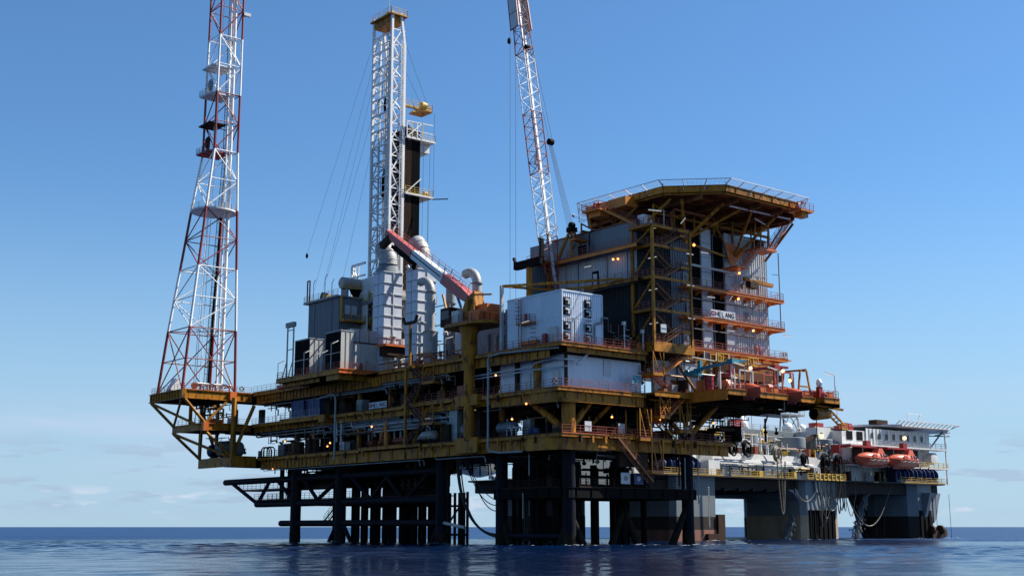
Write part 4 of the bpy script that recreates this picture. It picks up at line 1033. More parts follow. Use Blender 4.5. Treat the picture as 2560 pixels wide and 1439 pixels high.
ps = thing('drill_pipe_rack', (11, 54, 40.5), 'tall dark bundle of drill pipe stands racked beside the white mast', 'drill pipe')
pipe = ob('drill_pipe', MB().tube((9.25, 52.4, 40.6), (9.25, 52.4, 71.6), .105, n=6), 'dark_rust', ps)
pipe_shaded = None
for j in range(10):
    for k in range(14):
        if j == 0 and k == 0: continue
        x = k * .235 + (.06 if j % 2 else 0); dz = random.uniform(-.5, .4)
        if k < 6: dup(pipe, (x, j * .42, dz), ps)  # brown stands hold the sunlit side, black ones the shaded side, by colour
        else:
            if pipe_shaded is None: pipe_shaded = ob('drill_pipe', MB().tube((9.25 + x, 52.4 + j * .42, 40.6), (9.25 + x, 52.4 + j * .42, 71.6), .11, n=6), 'black', ps); bx_, by_ = x, j * .42
            else: dup(pipe_shaded, (x - bx_, j * .42 - by_, dz), ps)
# guy and hoisting wires
for i, (p, q) in enumerate((((6, 58.1, 84), (0, 67, 42)), ((6, 58.1, 80), (1, 66, 41.4)), ((6, 58.3, 74), (-.2, 62, 44.5)), ((6, 58.3, 68), (2, 60.5, 44)), ((6, 58.3, 88), (-.5, 68.4, 50)))):
    ob('wire_rope', MB().tube(p, q, .02, n=5), 'cable', None, 'thin dark wire slanting down from the open side of the drilling mast', 'wire', 'wires beside the drilling mast')
ob('hook_weight', MB().lathe([(.05, 0), (.22, .15), (.25, .6), (.1, .9)], (-.5, 68.4, 49.2), n=8), 'black', None, 'small dark hook weight hanging free on a wire beside the mast', 'hook')
for i, (p, q) in enumerate((((8.8, 52.3, 87), (14.0, 52.2, 75.8)), ((8.8, 52.3, 82), (12.6, 52.2, 75.8)), ((14.6, 52.4, 69), (14.2, 52.4, 44)), ((13.6, 53.0, 69), (13.4, 53, 44)), ((15, 51.8, 75), (15, 51.8, 60)), ((13.9, 52, 59), (14, 52, 41)))):
    ob('wire_rope', MB().tube(p, q, .028, n=5), 'cable', None, 'thin dark wire by the pipe racking platforms of the drilling mast', 'wire', 'wires by the racking platforms')
# crane boom rest beams on posts, left edge of the drilling deck
br = thing('boom_rest', (-5, 29.6, 26), 'yellow post with a rusty cradle head near the drill ducts', 'boom rest')
ob('post', MB().beam((-5, 29.6, 25.9), (-5, 29.6, 32.2), .32), 'yellow', br); ob('bracket', MB().bx(-5.3, -2.9, 29.3, 29.9, 25.6, 25.95), 'yellow', br)
ob('cradle', MB().beam((-5, 28.4, 32.4), (-5, 31.0, 32.4), .4).beam((-5, 28.3, 32.4), (-5, 27.9, 33.4), .35).beam((-5, 31.0, 32.4), (-5, 31.6, 33.4), .35), 'dark_rust', br)

mat('sunlit_yellow', (.54, .17, .014), .45, 0, .2, .5, RUST, .28)  # the deck yellow again, with warm sunlight put into its colour
# ---------------------------------------------------------------- silver module on the near corner
sm = thing('silver_module', (2, 5, 26.3), 'pale blue silver clad module with black vent openings on the corner of the upper deck', 'module')
BX0, BX1, BY0, BY1, BZ0, BZ1 = -1.8, 5.6, -.8, 10.6, 26.35, 33.45
ob('wall', corr(BX0, BY1, BX0, BY0, BZ0, 29.8, (-1, 0, 0), .38, .045), 'cladding_blue', sm)
ob('wall', corr(BX0, BY1, BX0, BY0, 29.86, BZ1, (-1, 0, 0), .38, .045), 'cladding_blue', sm)
ob('wall', corr(BX0, BY0, BX1, BY0, BZ0, 29.8, (0, -1, 0), .38, .045), 'cladding_blue', sm)
ob('wall', corr(BX0, BY0, BX1, BY0, 29.86, BZ1, (0, -1, 0), .38, .045), 'cladding_blue', sm)
ob('core', MB().bx(BX0 + .07, BX1, BY0 + .07, BY1, BZ0, BZ1 - .05), 'cladding_blue', sm)
for a in (((BX0, BY0), (BX0, BY1)), ((BX0, BY0), (BX1, BY0))):
    (xa, ya), (xb, yb) = a
    ob('roof_trim', MB().beam((xa, ya, BZ1), (xb, yb, BZ1), .16, .2), 'cladding_blue', sm)
for x in (-1.75, BX1): ob('corner_trim', MB().beam((x, BY0 - .03, BZ0), (x, BY0 - .03, BZ1), .12), 'cladding_blue', sm)
for col, x in enumerate((-.9, 2.9)):
    for r, z in enumerate((32.0, 30.7, 28.7, 27.3)):
        v = ob('vent', MB().bx(x - .62, x + .62, BY0 - .1, BY0 - .02, z - .55, z + .55), 'black', sm)
        ob('damper', MB().bx(x - .3, x + .42, BY0 - .16, BY0 - .1, z - .38, z + .38), 'silver', v)
        ob('opening', MB().bx(x - .36, x + .12, BY0 - .2, BY0 - .16, z - .32, z + .12), 'black', v)
ob('service_pipe', MB().path([(4.0, BY0 - .2, 26.5), (4.0, BY0 - .2, 29.1), (4.3, BY0 - .2, 29.5), (5.3, BY0 - .2, 29.6), (5.5, BY0 - .2, 30.4), (6.4, BY0 - .2, 30.4)], .13), 'mid_grey', sm)
ob('service_pipe', MB().path([(2.2, BY0 - .2, 26.5), (2.2, BY0 - .2, 29.4), (2.5, BY0 - .2, 29.7), (3.4, BY0 - .2, 29.7)], .07), 'mid_grey', sm)
ob('service_pipe', MB().path([(-1.4, BY0 - .2, 29.7), (.2, BY0 - .2, 29.7), (.35, BY0 - .2, 29.4), (.35, BY0 - .2, 26.5)], .07), 'mid_grey', sm)
for y in (1.2, ): ob('door', MB().bx(BX0 - .06, BX0, y, y + 1.1, 26.4, 28.6), 'silver', sm)
lc = thing('ladder_landing', (-2.3, 6, 26.3), 'red railed ladder landing on the left wall of the silver module', 'ladder')
ob('floor', MB().bx(-3.0, BX0, 4.4, 7.4, 29.5, 29.65), 'orange', lc); railing([(-2.9, 7.3, 29.65), (-2.9, 4.5, 29.65), (BX0, 4.5, 29.65)], lc, 'red_rail', step=.9)
l3 = MB()
for e in (7.1, 7.7): l3.beam((-2.2, e, 26.3), (-2.2, e, 33.2), .07)
for k in range(19): l3.beam((-2.2, 7.1, 26.5 + k * .36), (-2.2, 7.7, 26.5 + k * .36), .05)
ob('rungs', l3, 'red_rail', lc)
cg = MB()
for k in range(6): cg.ring((-2.6, 7.4, 30.4 + k * .55), (0, 0, 1), .42, .03, 10, 4)
for k in range(5): cg.ring((-2.5, 4.3, 27.0 + k * .6), (0, 0, 1), .42, .03, 10, 4)
ob('cage', cg, 'mid_grey', lc); ob('extinguisher', MB().tube((-2.3, 6.0, 29.65), (-2.3, 6.0, 31.0), .22), 'red', lc)
t = thing('escape_raft_rack', (-2.4, 5, 26.3), 'long orange raft canister rack at the foot of the silver module', 'raft')
ob('canister', MB().tube((-2.4, 3.4, 26.85), (-2.4, 7.0, 26.85), .4, n=12), 'orange', t); ob('cradle', MB().bx(-2.7, -2.1, 3.8, 6.6, 26.3, 26.5), 'red_rail', t)
t = thing('control_cabinet', (-2.2, 1.4, 26.3), 'grey control cabinet with a red box beside it, at the silver wall', 'cabinet')
ob('cabinet', MB().bx(-2.4, -1.9, -.1, 1.0, 26.3, 28.6), 'pale_grey', t); ob('red_box', MB().bx(-2.6, -2.2, 1.6, 2.3, 26.4, 27.8), 'red', t)
# slim steel frame reaching over to the quarters
gf = thing('pipe_gantry', (-2, 11.1, 26.3), 'slim gantry with a grey post and yellow arms behind the silver module', 'gantry')
ob('post', MB().beam((-2, 11.6, 26.3), (-2, 11.6, 35.8), .42), 'pale_grey', gf); ob('post', MB().beam((-1.4, 11.2, 26.3), (-1.4, 11.2, 32.4), .3), 'mid_grey', gf)
ob('arm', MB().beam((-2, 11.6, 35.7), (12.0, 1.6, 37.0), .32), 'yellow', gf); ob('arm', MB().beam((-2, 11.5, 35.7), (8, 11.7, 36.3), .32), 'yellow', gf); ob('arm', MB().beam((8, 11.7, 36.3), (12, 8, 36.8), .3), 'yellow', gf)
t = thing('boom_cradle', (4, 12.7, 26.3), 'tall yellow post topped by a black tray-shaped boom cradle', 'boom rest')
ob('post', MB().beam((4, 12.7, 26.3), (4, 12.7, 39.4), .62), 'yellow', t)
ob('tray', MB().bx(3.6, 4.4, 9.8, 15.8, 39.4, 40.5), 'black', t); ob('upright', MB().bx(3.7, 4.3, 9.75, 10.1, 40.5, 43.2), 'black', t); ob('horn', MB().beam((4, 15.7, 40.3), (4, 16.2, 41.3), .35), 'black', t)
# lattice boom crane
lb = thing('lattice_boom_crane', (11, 14, 36.5), 'lattice boom crane with dark red and white banded boom raised steeply', 'crane')
foot, tip = V((10, 13.9, 36.2)), V((10, 23.4, 91))
bd = (tip - foot).normalized(); bs = V((1, 0, 0)); bn = bs.cross(bd).normalized()
def bpt(t, sx, sn):
    L = 54.0; w = 1.02 if .12 < t < .72 else (1.02 * (.35 + .65 * t / .12) if t <= .12 else 1.02 * (1 - .45 * (t - .72) / .28))
    return foot + (tip - foot) * t + bs * (sx * w) + bn * (sn * w)
segs = [(0, .165, 'tower_red'), (.165, .35, 'tower_white'), (.35, .535, 'tower_red'), (.535, .72, 'tower_white'), (.72, 1.0, 'tower_red')]
for a, b, m in segs:
    sec = ob('boom_section', MB().tube(bpt(a, -1, -1), bpt(b, -1, -1), .09, n=8), m, lb)
    for sx, sn in ((1, -1), (1, 1), (-1, 1)): ob('chord', MB().tube(bpt(a, sx, sn), bpt(b, sx, sn), .085, n=8), m, sec)
    n = max(4, int((b - a) / .185 * 5)); la = MB()
    for k in range(n):
        t0, t1 = a + (b - a) * k / n, a + (b - a) * (k + 1) / n; tm = (t0 + t1) / 2
        for (p, q) in (((-1, -1), (1, -1)), ((-1, 1), (1, 1)), ((-1, -1), (-1, 1)), ((1, -1), (1, 1))):
            la.tube(bpt(t0, *p), bpt(tm, *q), .05, n=6); la.tube(bpt(tm, *q), bpt(t1, *p), .05, n=6)
    ob('lacing', la, m, sec)
    for t in (a, b):
        fr = MB()
        for p, q in (((-1, -1), (1, -1)), ((1, -1), (1, 1)), ((1, 1), (-1, 1)), ((-1, 1), (-1, -1))): fr.tube(bpt(t, *p), bpt(t, *q), .07, n=6)
        ob('end_frame', fr, m, sec)
ob('boom_walkway', MB().beam(bpt(.03, .0, .5), bpt(.9, .0, .5), .75, .06, up=bn), 'boom_white', lb)
for sx in (-1.6, 1.5):
    pa, pb = bpt(.80, sx, 0), bpt(1.0, sx * 1.2, 0)
    ob('head_guard', MB().beam(pa, pb, .1, 1.9, up=bn), 'tower_white' if sx > 0 else 'net', lb)
    gfr = MB()
    for e in (-.95, .95): gfr.beam(pa + bn * e, pb + bn * e, .16)
    for k in range(5): p = pa.lerp(pb, k / 4); gfr.beam(p - bn * .95, p + bn * .95, .14)
    ob('guard_frame', gfr, 'tower_red', lb)
ob('boom_winch', MB().lathe([(.2, -.5), (.4, -.4), (.4, .4), (.2, .5)], bpt(.74, .2, .6), (1, 0, 0), 10), 'black', lb)
ob('boom_box', MB().bx(10.1, 10.9, 18, 18.6, 57.2, 58.8), 'tower_white', lb)
dk = V((11.9, 12.5, 0))
pdl = ob('pendant_block', MB().lathe([(.15, -.6), (.5, -.4), (.5, .4), (.15, .6)], (10.2, 14.9, 60), (1, 0, 0), 10), 'black', lb)
hd = V((12.6, 12.9, 46.0))
for dx in (-.35, .35): ob('pendant_rope', MB().tube(bpt(.92, dx, 1), (10.2 + dx, 14.9, 60.4), .03, n=5), 'cable', lb)
for dx in (-.7, -.42, -.14, .14, .42, .7): ob('luffing_rope', MB().tube((10.2 + dx * .5, 14.9, 59.6), hd + V((dx, 0, 0)), .024, n=5), 'cable', lb)
for y, z0, x in ((23.2, 34, 10.2), (24.0, 34, 9.7)):
    ob('hoist_rope', MB().tube((x, y, z0), (x, y, 88), .028, n=5), 'cable', lb)
ob('small_hook', MB().lathe([(.05, 0), (.28, .2), (.3, .8), (.1, 1.1)], (10, 24.6, 78.6), n=8), 'black', lb)
for p, q in (((11.6, 14.9, 41.9), (12.4, 13.2, 46)), ((14.4, 14.9, 41.9), (12.8, 13.2, 46)), ((11.6, 11.9, 41.9), (12.4, 12.7, 46)), ((14.4, 11.9, 41.9), (12.8, 12.7, 46))):
    ob('gantry_leg', MB().beam(p, q, .34), 'yellow', lb)
ob('gantry_head', MB().bx(12.0, 13.2, 12.3, 13.5, 45.9, 46.6).lathe([(.2, -.4), (.55, -.3), (.55, .3), (.2, .4)], (12.6, 12.9, 46.9), (1, 0, 0), 10), 'black', lb)
rb = ob('gantry_platform', MB().bx(11.2, 14, 10.6, 11.9, 44.2, 44.35), 'sunlit_yellow', lb); railing([(11.3, 11.8, 44.35), (11.3, 10.7, 44.35), (13.9, 10.7, 44.35)], rb, 'red_rail', step=.8)
ob('crane_base', MB().bx(9.2, 11.2, 12.6, 15.4, 35.2, 36.6), 'tower_red', lb); ob('crane_pedestal', MB().tube((10.2, 14, 26.2), (10.2, 14, 35.2), 1.1, n=20), 'yellow', lb)
t = thing('mast_lamp', (12.2, 15.8, 42), 'white floodlight arm near the crane gantry', 'floodlight')
ob('post', MB().tube((12.2, 15.8, 41.9), (12.2, 15.8, 47.2), .07, n=6), 'mid_grey', t); ob('arm', MB().beam((12.2, 15.8, 47.2), (12.2, 17.6, 47.6), .22, .16), 'white', t)

# ---------------------------------------------------------------- living quarters
lq = thing('living_quarters', (28, 10, 26), 'tall grey clad living quarters block with walkways under the helideck', 'building')
AX0, AX1 = 13.6, 42.0
ob('core', MB().bx(AX0 + .2, AX1 - .15, .5, 24, 26.3, 45.6), 'cladding_grey', lq)
# right face: corrugated end, smooth panels with two dark recesses
ob('wall', corr(34.3, 0, AX1, 0, 26.6, 46.2, (0, -1, 0), .52, .12), 'cladding', lq)
ob('wall', corr(AX0, .15, 20.4, .15, 26.6, 45.6, (0, -1, 0), .52, .10), 'cladding_shaded', lq); ob('wall', corr(20.42, .15, 24.8, .15, 26.6, 45.6, (0, -1, 0), .52, .10), 'cladding_grey', lq)  # darker sheets carry the shade behind the stair tower in their colour
for x0, x1 in ((26.9, 29.0), (32.1, 34.2)):
    n = 9
    for k in range(n):
        z0 = 26.6 + (46.4 - 26.6) * k / n; z1 = 26.6 + (46.4 - 26.6) * (k + 1) / n - .06
        ob('wall_panel', MB().bx(x0, x1, -.06, .3, z0, z1), 'cladding', lq)
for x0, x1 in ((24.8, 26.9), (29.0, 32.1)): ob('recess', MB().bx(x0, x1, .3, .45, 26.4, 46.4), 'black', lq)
for x, y in ((25.3, .5), (29.3, .4), (31.6, .5)): ob('recess_post', MB().beam((x, y, 26.4), (x, y, 46.2), .18), 'dark_rust', lq)
ob('side_wall', corr(AX1, 0, AX1, 24, 26.6, 46.2, (1, 0, 0), .52, .12), 'cladding', lq)
ob('top_trim', MB().bx(34.3, AX1 + .1, -.1, .0, 46.2, 46.5), 'mid_grey', lq)
# left face
ob('wall', corr(AX0, 18, AX0, .3, 36.9, 41.3, (-1, 0, 0), .52, .12), 'cladding', lq)
ob('wall', corr(AX0, 20, AX0, .3, 26.4, 36.4, (-1, 0, 0), .52, .12), 'cladding_shaded', lq)  # near-black colour stands in for the shade of this recess
ob('dark_wall', corr(9.2, 18.2, AX0, 18.2, 26.4, 41.4, (0, -1, 0), .52, .12), 'cladding_grey', lq)
ob('corner_column', MB().beam((12.1, 17.6, 26.3), (12.1, 17.6, 41.2), .6), 'yellow', lq)
w = ob('door', MB().bx(AX0 - .12, AX0, 8.2, 9.5, 36.9, 39.4), 'black', lq); ob('door_leaf', MB().bx(AX0 - .2, AX0 - .12, 8.4, 9.2, 36.9, 39.0), 'silver', w)
for z, y1, xo in ((36.85, 9.6, 12.0), (41.75, 18.2, 11.9)):
    ob('walkway', MB().bx(xo, AX0, -1.4, y1, z - .14, z - .02), 'soffit', lq); channel((xo, y1, z), (xo, -1.4, z), .5, lq, 'sunlit_yellow' if z > 40 else 'yellow')
    railing([(xo + .1, y1, z), (xo + .1, -1.3, z)] if z < 40 else [(xo + .1, 18, z), (xo + .1, -1.3, z)], lq, 'red_rail')
ob('end_deck', MB().bx(9.4, AX0 + .2, 15.8, 19.8, 41.3, 41.75), 'yellow', lq); railing([(9.5, 15.9, 41.75), (9.5, 19.7, 41.75)], lq, 'red_rail', step=1)
ob('roof_deck', MB().bx(AX0, AX1, .2, 20, 45.6, 45.75), 'soffit_orange', lq)
ub = ob('roof_house', MB().bx(14.1, 24, 1.2, 9.6, 41.75, 45.5), 'cladding', lq)
ob('house_wall', corr(14.0, 9.6, 14.0, 1.2, 41.75, 45.5, (-1, 0, 0), .5, .1), 'cladding', lq)
ob('house_door', MB().bx(13.9, 13.98, 4.2, 5.6, 41.8, 44.4), 'mid_grey', lq); ob('house_window', MB().bx(13.86, 13.98, 4.5, 5.2, 43.0, 43.9), 'glass', lq)
hv = thing('air_handler', (13.6, 10.3, 41.75), 'dark grille air handling box on the quarters roof edge', 'air unit')
ob('body', MB().bx(12.9, 15, 9.9, 11.9, 41.75, 43.7), 'mid_grey', hv)
for k in range(3):
    for j in range(2): ob('grille', MB().bx(12.84, 12.9, 10.0 + k * .63, 10.55 + k * .63, 41.9 + j * .9, 42.7 + j * .9), 'black', hv)
ob('vent_pipe', MB().path([(13.2, 9.7, 41.8), (13.2, 9.7, 45.0), (13.2, 9.4, 45.4), (13.2, 8.6, 45.5)], .1), 'black', None, 'bent black vent pipe rising beside the air handling box', 'pipe')
# walkways of the right face
for z, xr in ((27.75, 43.8), (32.4, 43.4), (36.85, 43.4)):
    gr = MB()
    for k in range(int((xr - 21.2) / .42)): gr.bx(21.2 + k * .42, 21.26 + k * .42, -1.9, -.03, z - .1, z - .03)
    for y in (-1.9, -1.25, -.65, -.05): gr.bx(21.2, xr, y, y + .08, z - .22, z - .1)
    ob('walkway_grating', gr, 'orange', lq); ob('walkway', MB().bx(AX1 + .15, xr, .02, 12, z - .16, z - .03), 'soffit_orange', lq)
    channel((21.2, -2, z), (38.6, -2, z), .42, lq, 'sunlit_yellow'); channel((38.7, -2.05, z), (xr, -2.05, z), .48, lq, 'sunlit_yellow'); channel((xr, -2, z), (xr, 12, z), .42, lq, 'sunlit_yellow')
    for k in range(8): ob('bracket', MB().extr([(22.6 + k * 2.75, 0, z - .17), (22.6 + k * 2.75, -1.8, z - .17), (22.6 + k * 2.75, 0, z - 1.0)], (.1, 0, 0)), 'sunlit_yellow', lq)
    railing([(21.3, -1.95, z), (xr - .05, -1.95, z), (xr - .05, 11.8, z)], lq, 'red_rail', step=1.45)
ob('bottom_walk_end', MB().bx(43.8, 44.9, -1.9, 3, 27.6, 27.72), 'sunlit_yellow', lq)
ob('vent_stack', MB().tube((43.2, -1.4, 32.4), (43.2, -1.4, 44.5), .09, n=8), 'mid_grey', lq); ob('stack_tie', MB().beam((42, -1, 41.0), (43.2, -1.4, 41.0), .07), 'mid_grey', lq)
# heavy girders under the quarters
ob('base_girder', MB().bx(28.8, 34.6, -1.2, -.3, 24.0, 27.2), 'yellow', lq); ob('base_girder', MB().bx(34.8, 43, -.9, 0, 24.0, 27.2), 'sunlit_yellow', lq); ob('base_girder', MB().bx(21.4, 28.6, -.3, .4, 24.4, 26.6), 'yellow', lq)
ob('base_post', MB().beam((26.6, -1.4, 21), (26.6, -1.4, 27.2), .4), 'mid_grey', lq)
ob('lower_wall', MB().bx(16, 25.6, -.4, .3, 20.4, 25.6), 'cladding', lq); ob('lower_wall', MB().bx(25.8, 43, 1.0, 1.6, 21, 27), 'cladding_grey', lq)
ob('hanging_rail', MB().beam((22, -2.1, 26.3), (30, -2.1, 26.0), .12).beam((22, -2.1, 26.3), (22, -2.1, 27.4), .1).beam((24.6, -2.1, 26.2), (24.6, -2.1, 27.4), .1).beam((27.2, -2.1, 26.1), (27.2, -2.1, 27.4), .1).beam((30, -2.1, 26.0), (30, -2.1, 27.4), .1), 'white', lq)
strut((20.0, -.6, 25.8), (23.4, -1.6, 21.2), .2, lq)
# cable duct along the wall and small crane at the right end
ob('cable_duct', MB().beam((21.3, -1.6, 40.0), (36, -1.6, 39.8), .3, .3), 'pale_grey', lq)
# wall below the upper deck on the near corner: white tank-like wall
ww = thing('switchroom_wall', (4, 3, 20.4), 'pale blue grey walled switchroom behind the rail of the middle deck', 'building')
ob('wall', corr(-.6, -.3, 13.4, -.3, 20.4, 24.9, (0, -1, 0), 1.2, .03), 'cladding_blue', ww); ob('core', MB().bx(-.55, 13.4, -.2, 12, 20.4, 25.3), 'cladding_grey', ww)
ob('wall', corr(-.7, 13.4, -.7, -.3, 20.4, 25.0, (-1, 0, 0), 1.2, .03), 'cladding_blue', ww)
ob('corner_post', MB().beam((-.75, -.4, 20.4), (-.75, -.4, 25.2), .35), 'dark_rust', ww); ob('corner_post', MB().beam((-1.1, 5.0, 20.4), (-1.1, 5.0, 25.4), .8), 'yellow', ww); ob('corner_post', MB().beam((-1.0, 9.4, 20.4), (-1.0, 9.4, 25.4), .5), 'dark_rust', ww)
for y in (.9, 6.8): ob('door', MB().bx(-.84, -.7, y, y + 1.3, 20.45, 22.9), 'white', ww)
ob('stain_panel', MB().bx(6.2, 7.6, -.36, -.3, 22.6, 24.9), 'cladding', ww)
ob('painted_roof_shade', MB().bx(-.6, 13, -.5, -.25, 25.0, 25.3), 'black', ww)  # black strip painted in as the shade below the roof
for pts, r in (([(-1.6, 20, 23.6), (-1.6, 5.5, 23.7), (-1.6, 4.9, 24.2), (-1.6, 1.2, 24.5), (-1.2, -.9, 24.2), (.6, -1.0, 24.2)], .13), ([(-1.9, 20, 23.1), (-1.9, 5, 23.2), (-1.5, 1.2, 23.3), (-1.0, -.9, 23.3)], .1), ([(.6, -1.1, 23.6), (2.6, -1.1, 25.2)], .16)):
    ob('wall_pipe', MB().path(pts, r), 'silver', ww)
sg = ob('direction_board', MB().bx(10.2, 12.0, -1.75, -1.68, 21.7, 23.0), 'sign_white', ww); ob('board_face', MB().bx(10.35, 11.85, -1.79, -1.75, 21.85, 22.85), 'teal', sg); ob('board_arrow', MB().beam((10.5, -1.8, 22.7), (11.7, -1.8, 22.0), .02, .08), 'sign_white', sg); ob('board_post', MB().beam((11.1, -1.7, 20.4), (11.1, -1.7, 21.7), .12), 'white', sg)

# ---------------------------------------------------------------- stair tower
st = thing('stair_tower', (17.4, -1, 26.5), 'open ochre yellow stair tower of columns and landings at the corner of the quarters', 'stair tower')
SX0, SX1, SY0, SY1 = 13.3, 21.0, -3.1, .9
for x, y in ((SX0, SY0), (SX1, SY0), (SX0, SY1), (17.6, SY1 - .4)):
    ob('column', MB().beam((x, y, 26.6), (x, y, 44.2), .36), 'yellow', st)
lev = [27.5, 32.2, 36.8, 41.4]
for i, z in enumerate(lev + [44.2]):
    ob('ring_beam', MB().beam((SX0, SY0, z), (SX1, SY0, z), .22, .4), 'yellow', st); ob('ring_beam', MB().beam((SX0, SY0, z), (SX0, SY1, z), .22, .4), 'yellow', st)
    ob('landing', MB().bx(SX0, SX0 + 2.0, SY0, SY1, z - .05, z + .05), 'deck_plate', st); ob('landing', MB().bx(SX1 - 1.8, SX1, SY0, SY1, z + 2.05, z + 2.15) if z < 44 else MB().bx(SX1 - 1.8, SX1, SY0, SY1, z - .05, z + .05), 'deck_plate', st)
    if z < 44:
        stair((SX0 + 2.0, SY0 + .6, z), (SX1 - 1.8, SY0 + .6, z + 2.1), 1.0, st, 'stair_brown', (0, 1, 0), 'stair_brown')
        stair((SX1 - 1.8, SY0 + 2.3, z + 2.1), (SX0 + 2.0, SY0 + 2.3, (lev + [44.2])[i + 1]), 1.0, st, 'stair_brown', (0, 1, 0), 'stair_brown')
        strut((SX0, SY1, z + .2), (SX0, SY0, (lev + [44.2])[i + 1] - .3), .14, st)
        railing([(SX1, SY0, z + 2.1), (SX1 - 1.8, SY0, z + 2.1)], st, 'red_rail', step=.9); ob('stringer', MB().beam((SX1 - 2, SY0 + .02, z + 2.0), (SX1, SY0 + .02, z + 2.0), .16, .34), 'yellow', st)
        railing([(SX0, SY0, z + .1), (SX0 + 2, SY0, z + .1)], st, 'red_rail', step=.9); railing([(SX0, SY1, z + .1), (SX0, SY0, z + .1)], st, 'red_rail', step=.9)
        ob('green_panel', MB().bx(SX0 + 1.0, SX0 + 2.4, SY1 - .2, SY1 - .1, z + 1.4, z + 2.3), 'green', st)
ob('base_ring', MB().bx(SX0 - .2, SX1 + .3, SY0 - .2, SY0 + .1, 26.3, 27.3), 'yellow', st); ob('base_ring', MB().bx(SX0 - .2, SX0 + .1, SY0 + .1, SY1, 26.3, 27.3), 'yellow', st); ob('base_floor', MB().bx(SX0, SX1, SY0 + .1, SY1, 26.3, 26.5), 'soffit', st)
ob('back_screen', MB().bx(SX0 + 2.4, 17.2, SY1 - .3, SY1 - .2, 27.6, 44), 'dark_rust', st)
# hanging flights below it
def hang(x0, x1, y0, y1, zf, zt, m='yellow'):
    ob('hung_landing', MB().bx(x0, x1, y0, y1, zf - .35, zf), m, st)
    for x in (x0, x1):
        for y in (y0, y1): ob('hanger', MB().beam((x, y, zf), (x, y, zt), .12), m, st)
    ob('hanger', MB().beam((x0, y0, zt), ((x0 + x1) / 2, y0, zf + .2), .1), m, st); ob('hanger', MB().beam((x1, y0, zf + .2), (x1 - .8, y0, zt), .1), m, st)
    railing([(x0, y1, zf), (x0, y0, zf), (x1, y0, zf)], st, 'red_rail', step=1)
hang(12.9, 15.0, -3.2, .4, 23.3, 26.3)
stair((15.2, -2.4, 23.3), (20.6, -2.4, 26.4), 1.1, st, 'sunlit_yellow', (0, 1, 0)); stair((19.4, -.9, 20.6), (15.2, -.9, 23.3), 1.0, st, 'orange', (0, 1, 0))
ob('main_landing', MB().bx(12.6, 22.4, -3.6, 0, 20.35, 20.55), 'yellow', st); channel((12.6, -3.7, 20.75), (21.6, -3.7, 20.75), .75, st)
hang(14.0, 16.0, -3.3, -.4, 17.4, 20.3); ob('hung_panel', MB().beam((14.0, -3.35, 17.5), (16.0, -3.35, 20), .08).beam((14.0, -3.35, 20), (16.0, -3.35, 17.5), .08), 'sunlit_yellow', st)
stair((16.0, -2.6, 17.4), (19.6, -2.6, 20.4), 1.0, st, 'orange', (0, 1, 0)); stair((14.0, -2.0, 17.2), (17.8, -2.0, 14.4), 1.0, st, 'yellow', (0, 1, 0))
hang(18.0, 20.2, -3.2, -.4, 15.6, 19.8)
hang(10.2, 12.4, -3.1, -.4, 14.2, 18.2)
# stair down to the boat landing
stair((13.2, -2.0, 8.4), (6.6, -2.0, 14.2), 1.1, st, 'stair_brown', (0, 1, 0), 'stair_brown'); ob('hung_box', MB().bx(8.2, 13.6, -1.2, -.6, 10.4, 14.2), 'dark_rust', st)
hang(12.8, 15.0, -2.7, -.6, 9.9, 14.2, 'sunlit_yellow')

# ---------------------------------------------------------------- helideck
hl = thing('helideck', (29.7, 4.5, 46), 'octagonal ochre helideck with white safety net frames on struts above the quarters', 'helideck')
HX0, HX1, HY0, HY1, HC, HZ = 15.4, 44.2, -9.7, 18.8, 6.3, 50.1
def octa(d): 
    c = HC + d * .586
    return [(HX0 - d, HY0 + HC - d + .0 + (d - d * .414)), (HX0 + HC - d * .414, HY0 - d), (HX1 - HC + d * .414, HY0 - d), (HX1 + d, HY0 + HC - d * .414), (HX1 + d, HY1 - HC + d * .414), (HX1 - HC + d * .414, HY1 + d), (HX0 + HC - d * .414, HY1 + d), (HX0 - d, HY1 - HC + d * .414)]
def octv(d): return [(x, y if i else HY0 + HC - d * .414) for i, (x, y) in enumerate(octa(d))]
O = octv(0)
ob('deck_plate', MB().prism(O, HZ - .25, HZ), 'soffit_orange', hl)
R2 = octv(-.35)
for k in range(8):
    a, b = O[k], O[(k + 1) % 8]
    girder((*a, HZ + .02), (*b, HZ + .02), 1.0, hl, fl=.3, name='fascia_girder')
    p, q = R2[k], R2[(k + 1) % 8]
    ob('gutter', MB().beam((*p, HZ - 1.15), (*q, HZ - 1.15), .26, .2), 'yellow', hl)
    # net frames
    a3, b3 = V((*a, HZ + .05)), V((*b, HZ + .05)); A, B = octv(1.5)[k], octv(1.5)[(k + 1) % 8]; A3, B3 = V((*A, HZ + .55)), V((*B, HZ + .55))
    n = max(3, round((b3 - a3).length / 2.9))
    fr = ob('net_rail', MB().beam(A3, B3, .10), 'tower_white', hl)
    for j in range(n + 1):
        ob('net_arm', MB().beam(a3.lerp(b3, j / n), A3.lerp(B3, j / n), .11), 'tower_white', fr)
        c = a3.lerp(b3, j / n); ob('edge_lamp', MB().beam(c - V((0, 0, .7)), c + V((0, 0, .35)), .09), 'pale_grey', fr)
    nm = MB(); n2 = n * 5
    for j in range(n2 + 1): nm.beam(a3.lerp(b3, j / n2), A3.lerp(B3, j / n2), .018)
    for j in range(1, 5): nm.beam(a3.lerp(A3, j / 5), b3.lerp(B3, j / 5), .018)
    ob('safety_net', nm, 'net', fr)
for k in range(9):
    y = HY0 + 1.5 + k * 3.2; ins = max(0, HC - min(y - HY0, HY1 - y)) ; girder((HX0 + ins + .3, y, HZ - .26), (HX1 - ins - .3, y, HZ - .26), .7, hl, 'soffit_orange', name='joist')
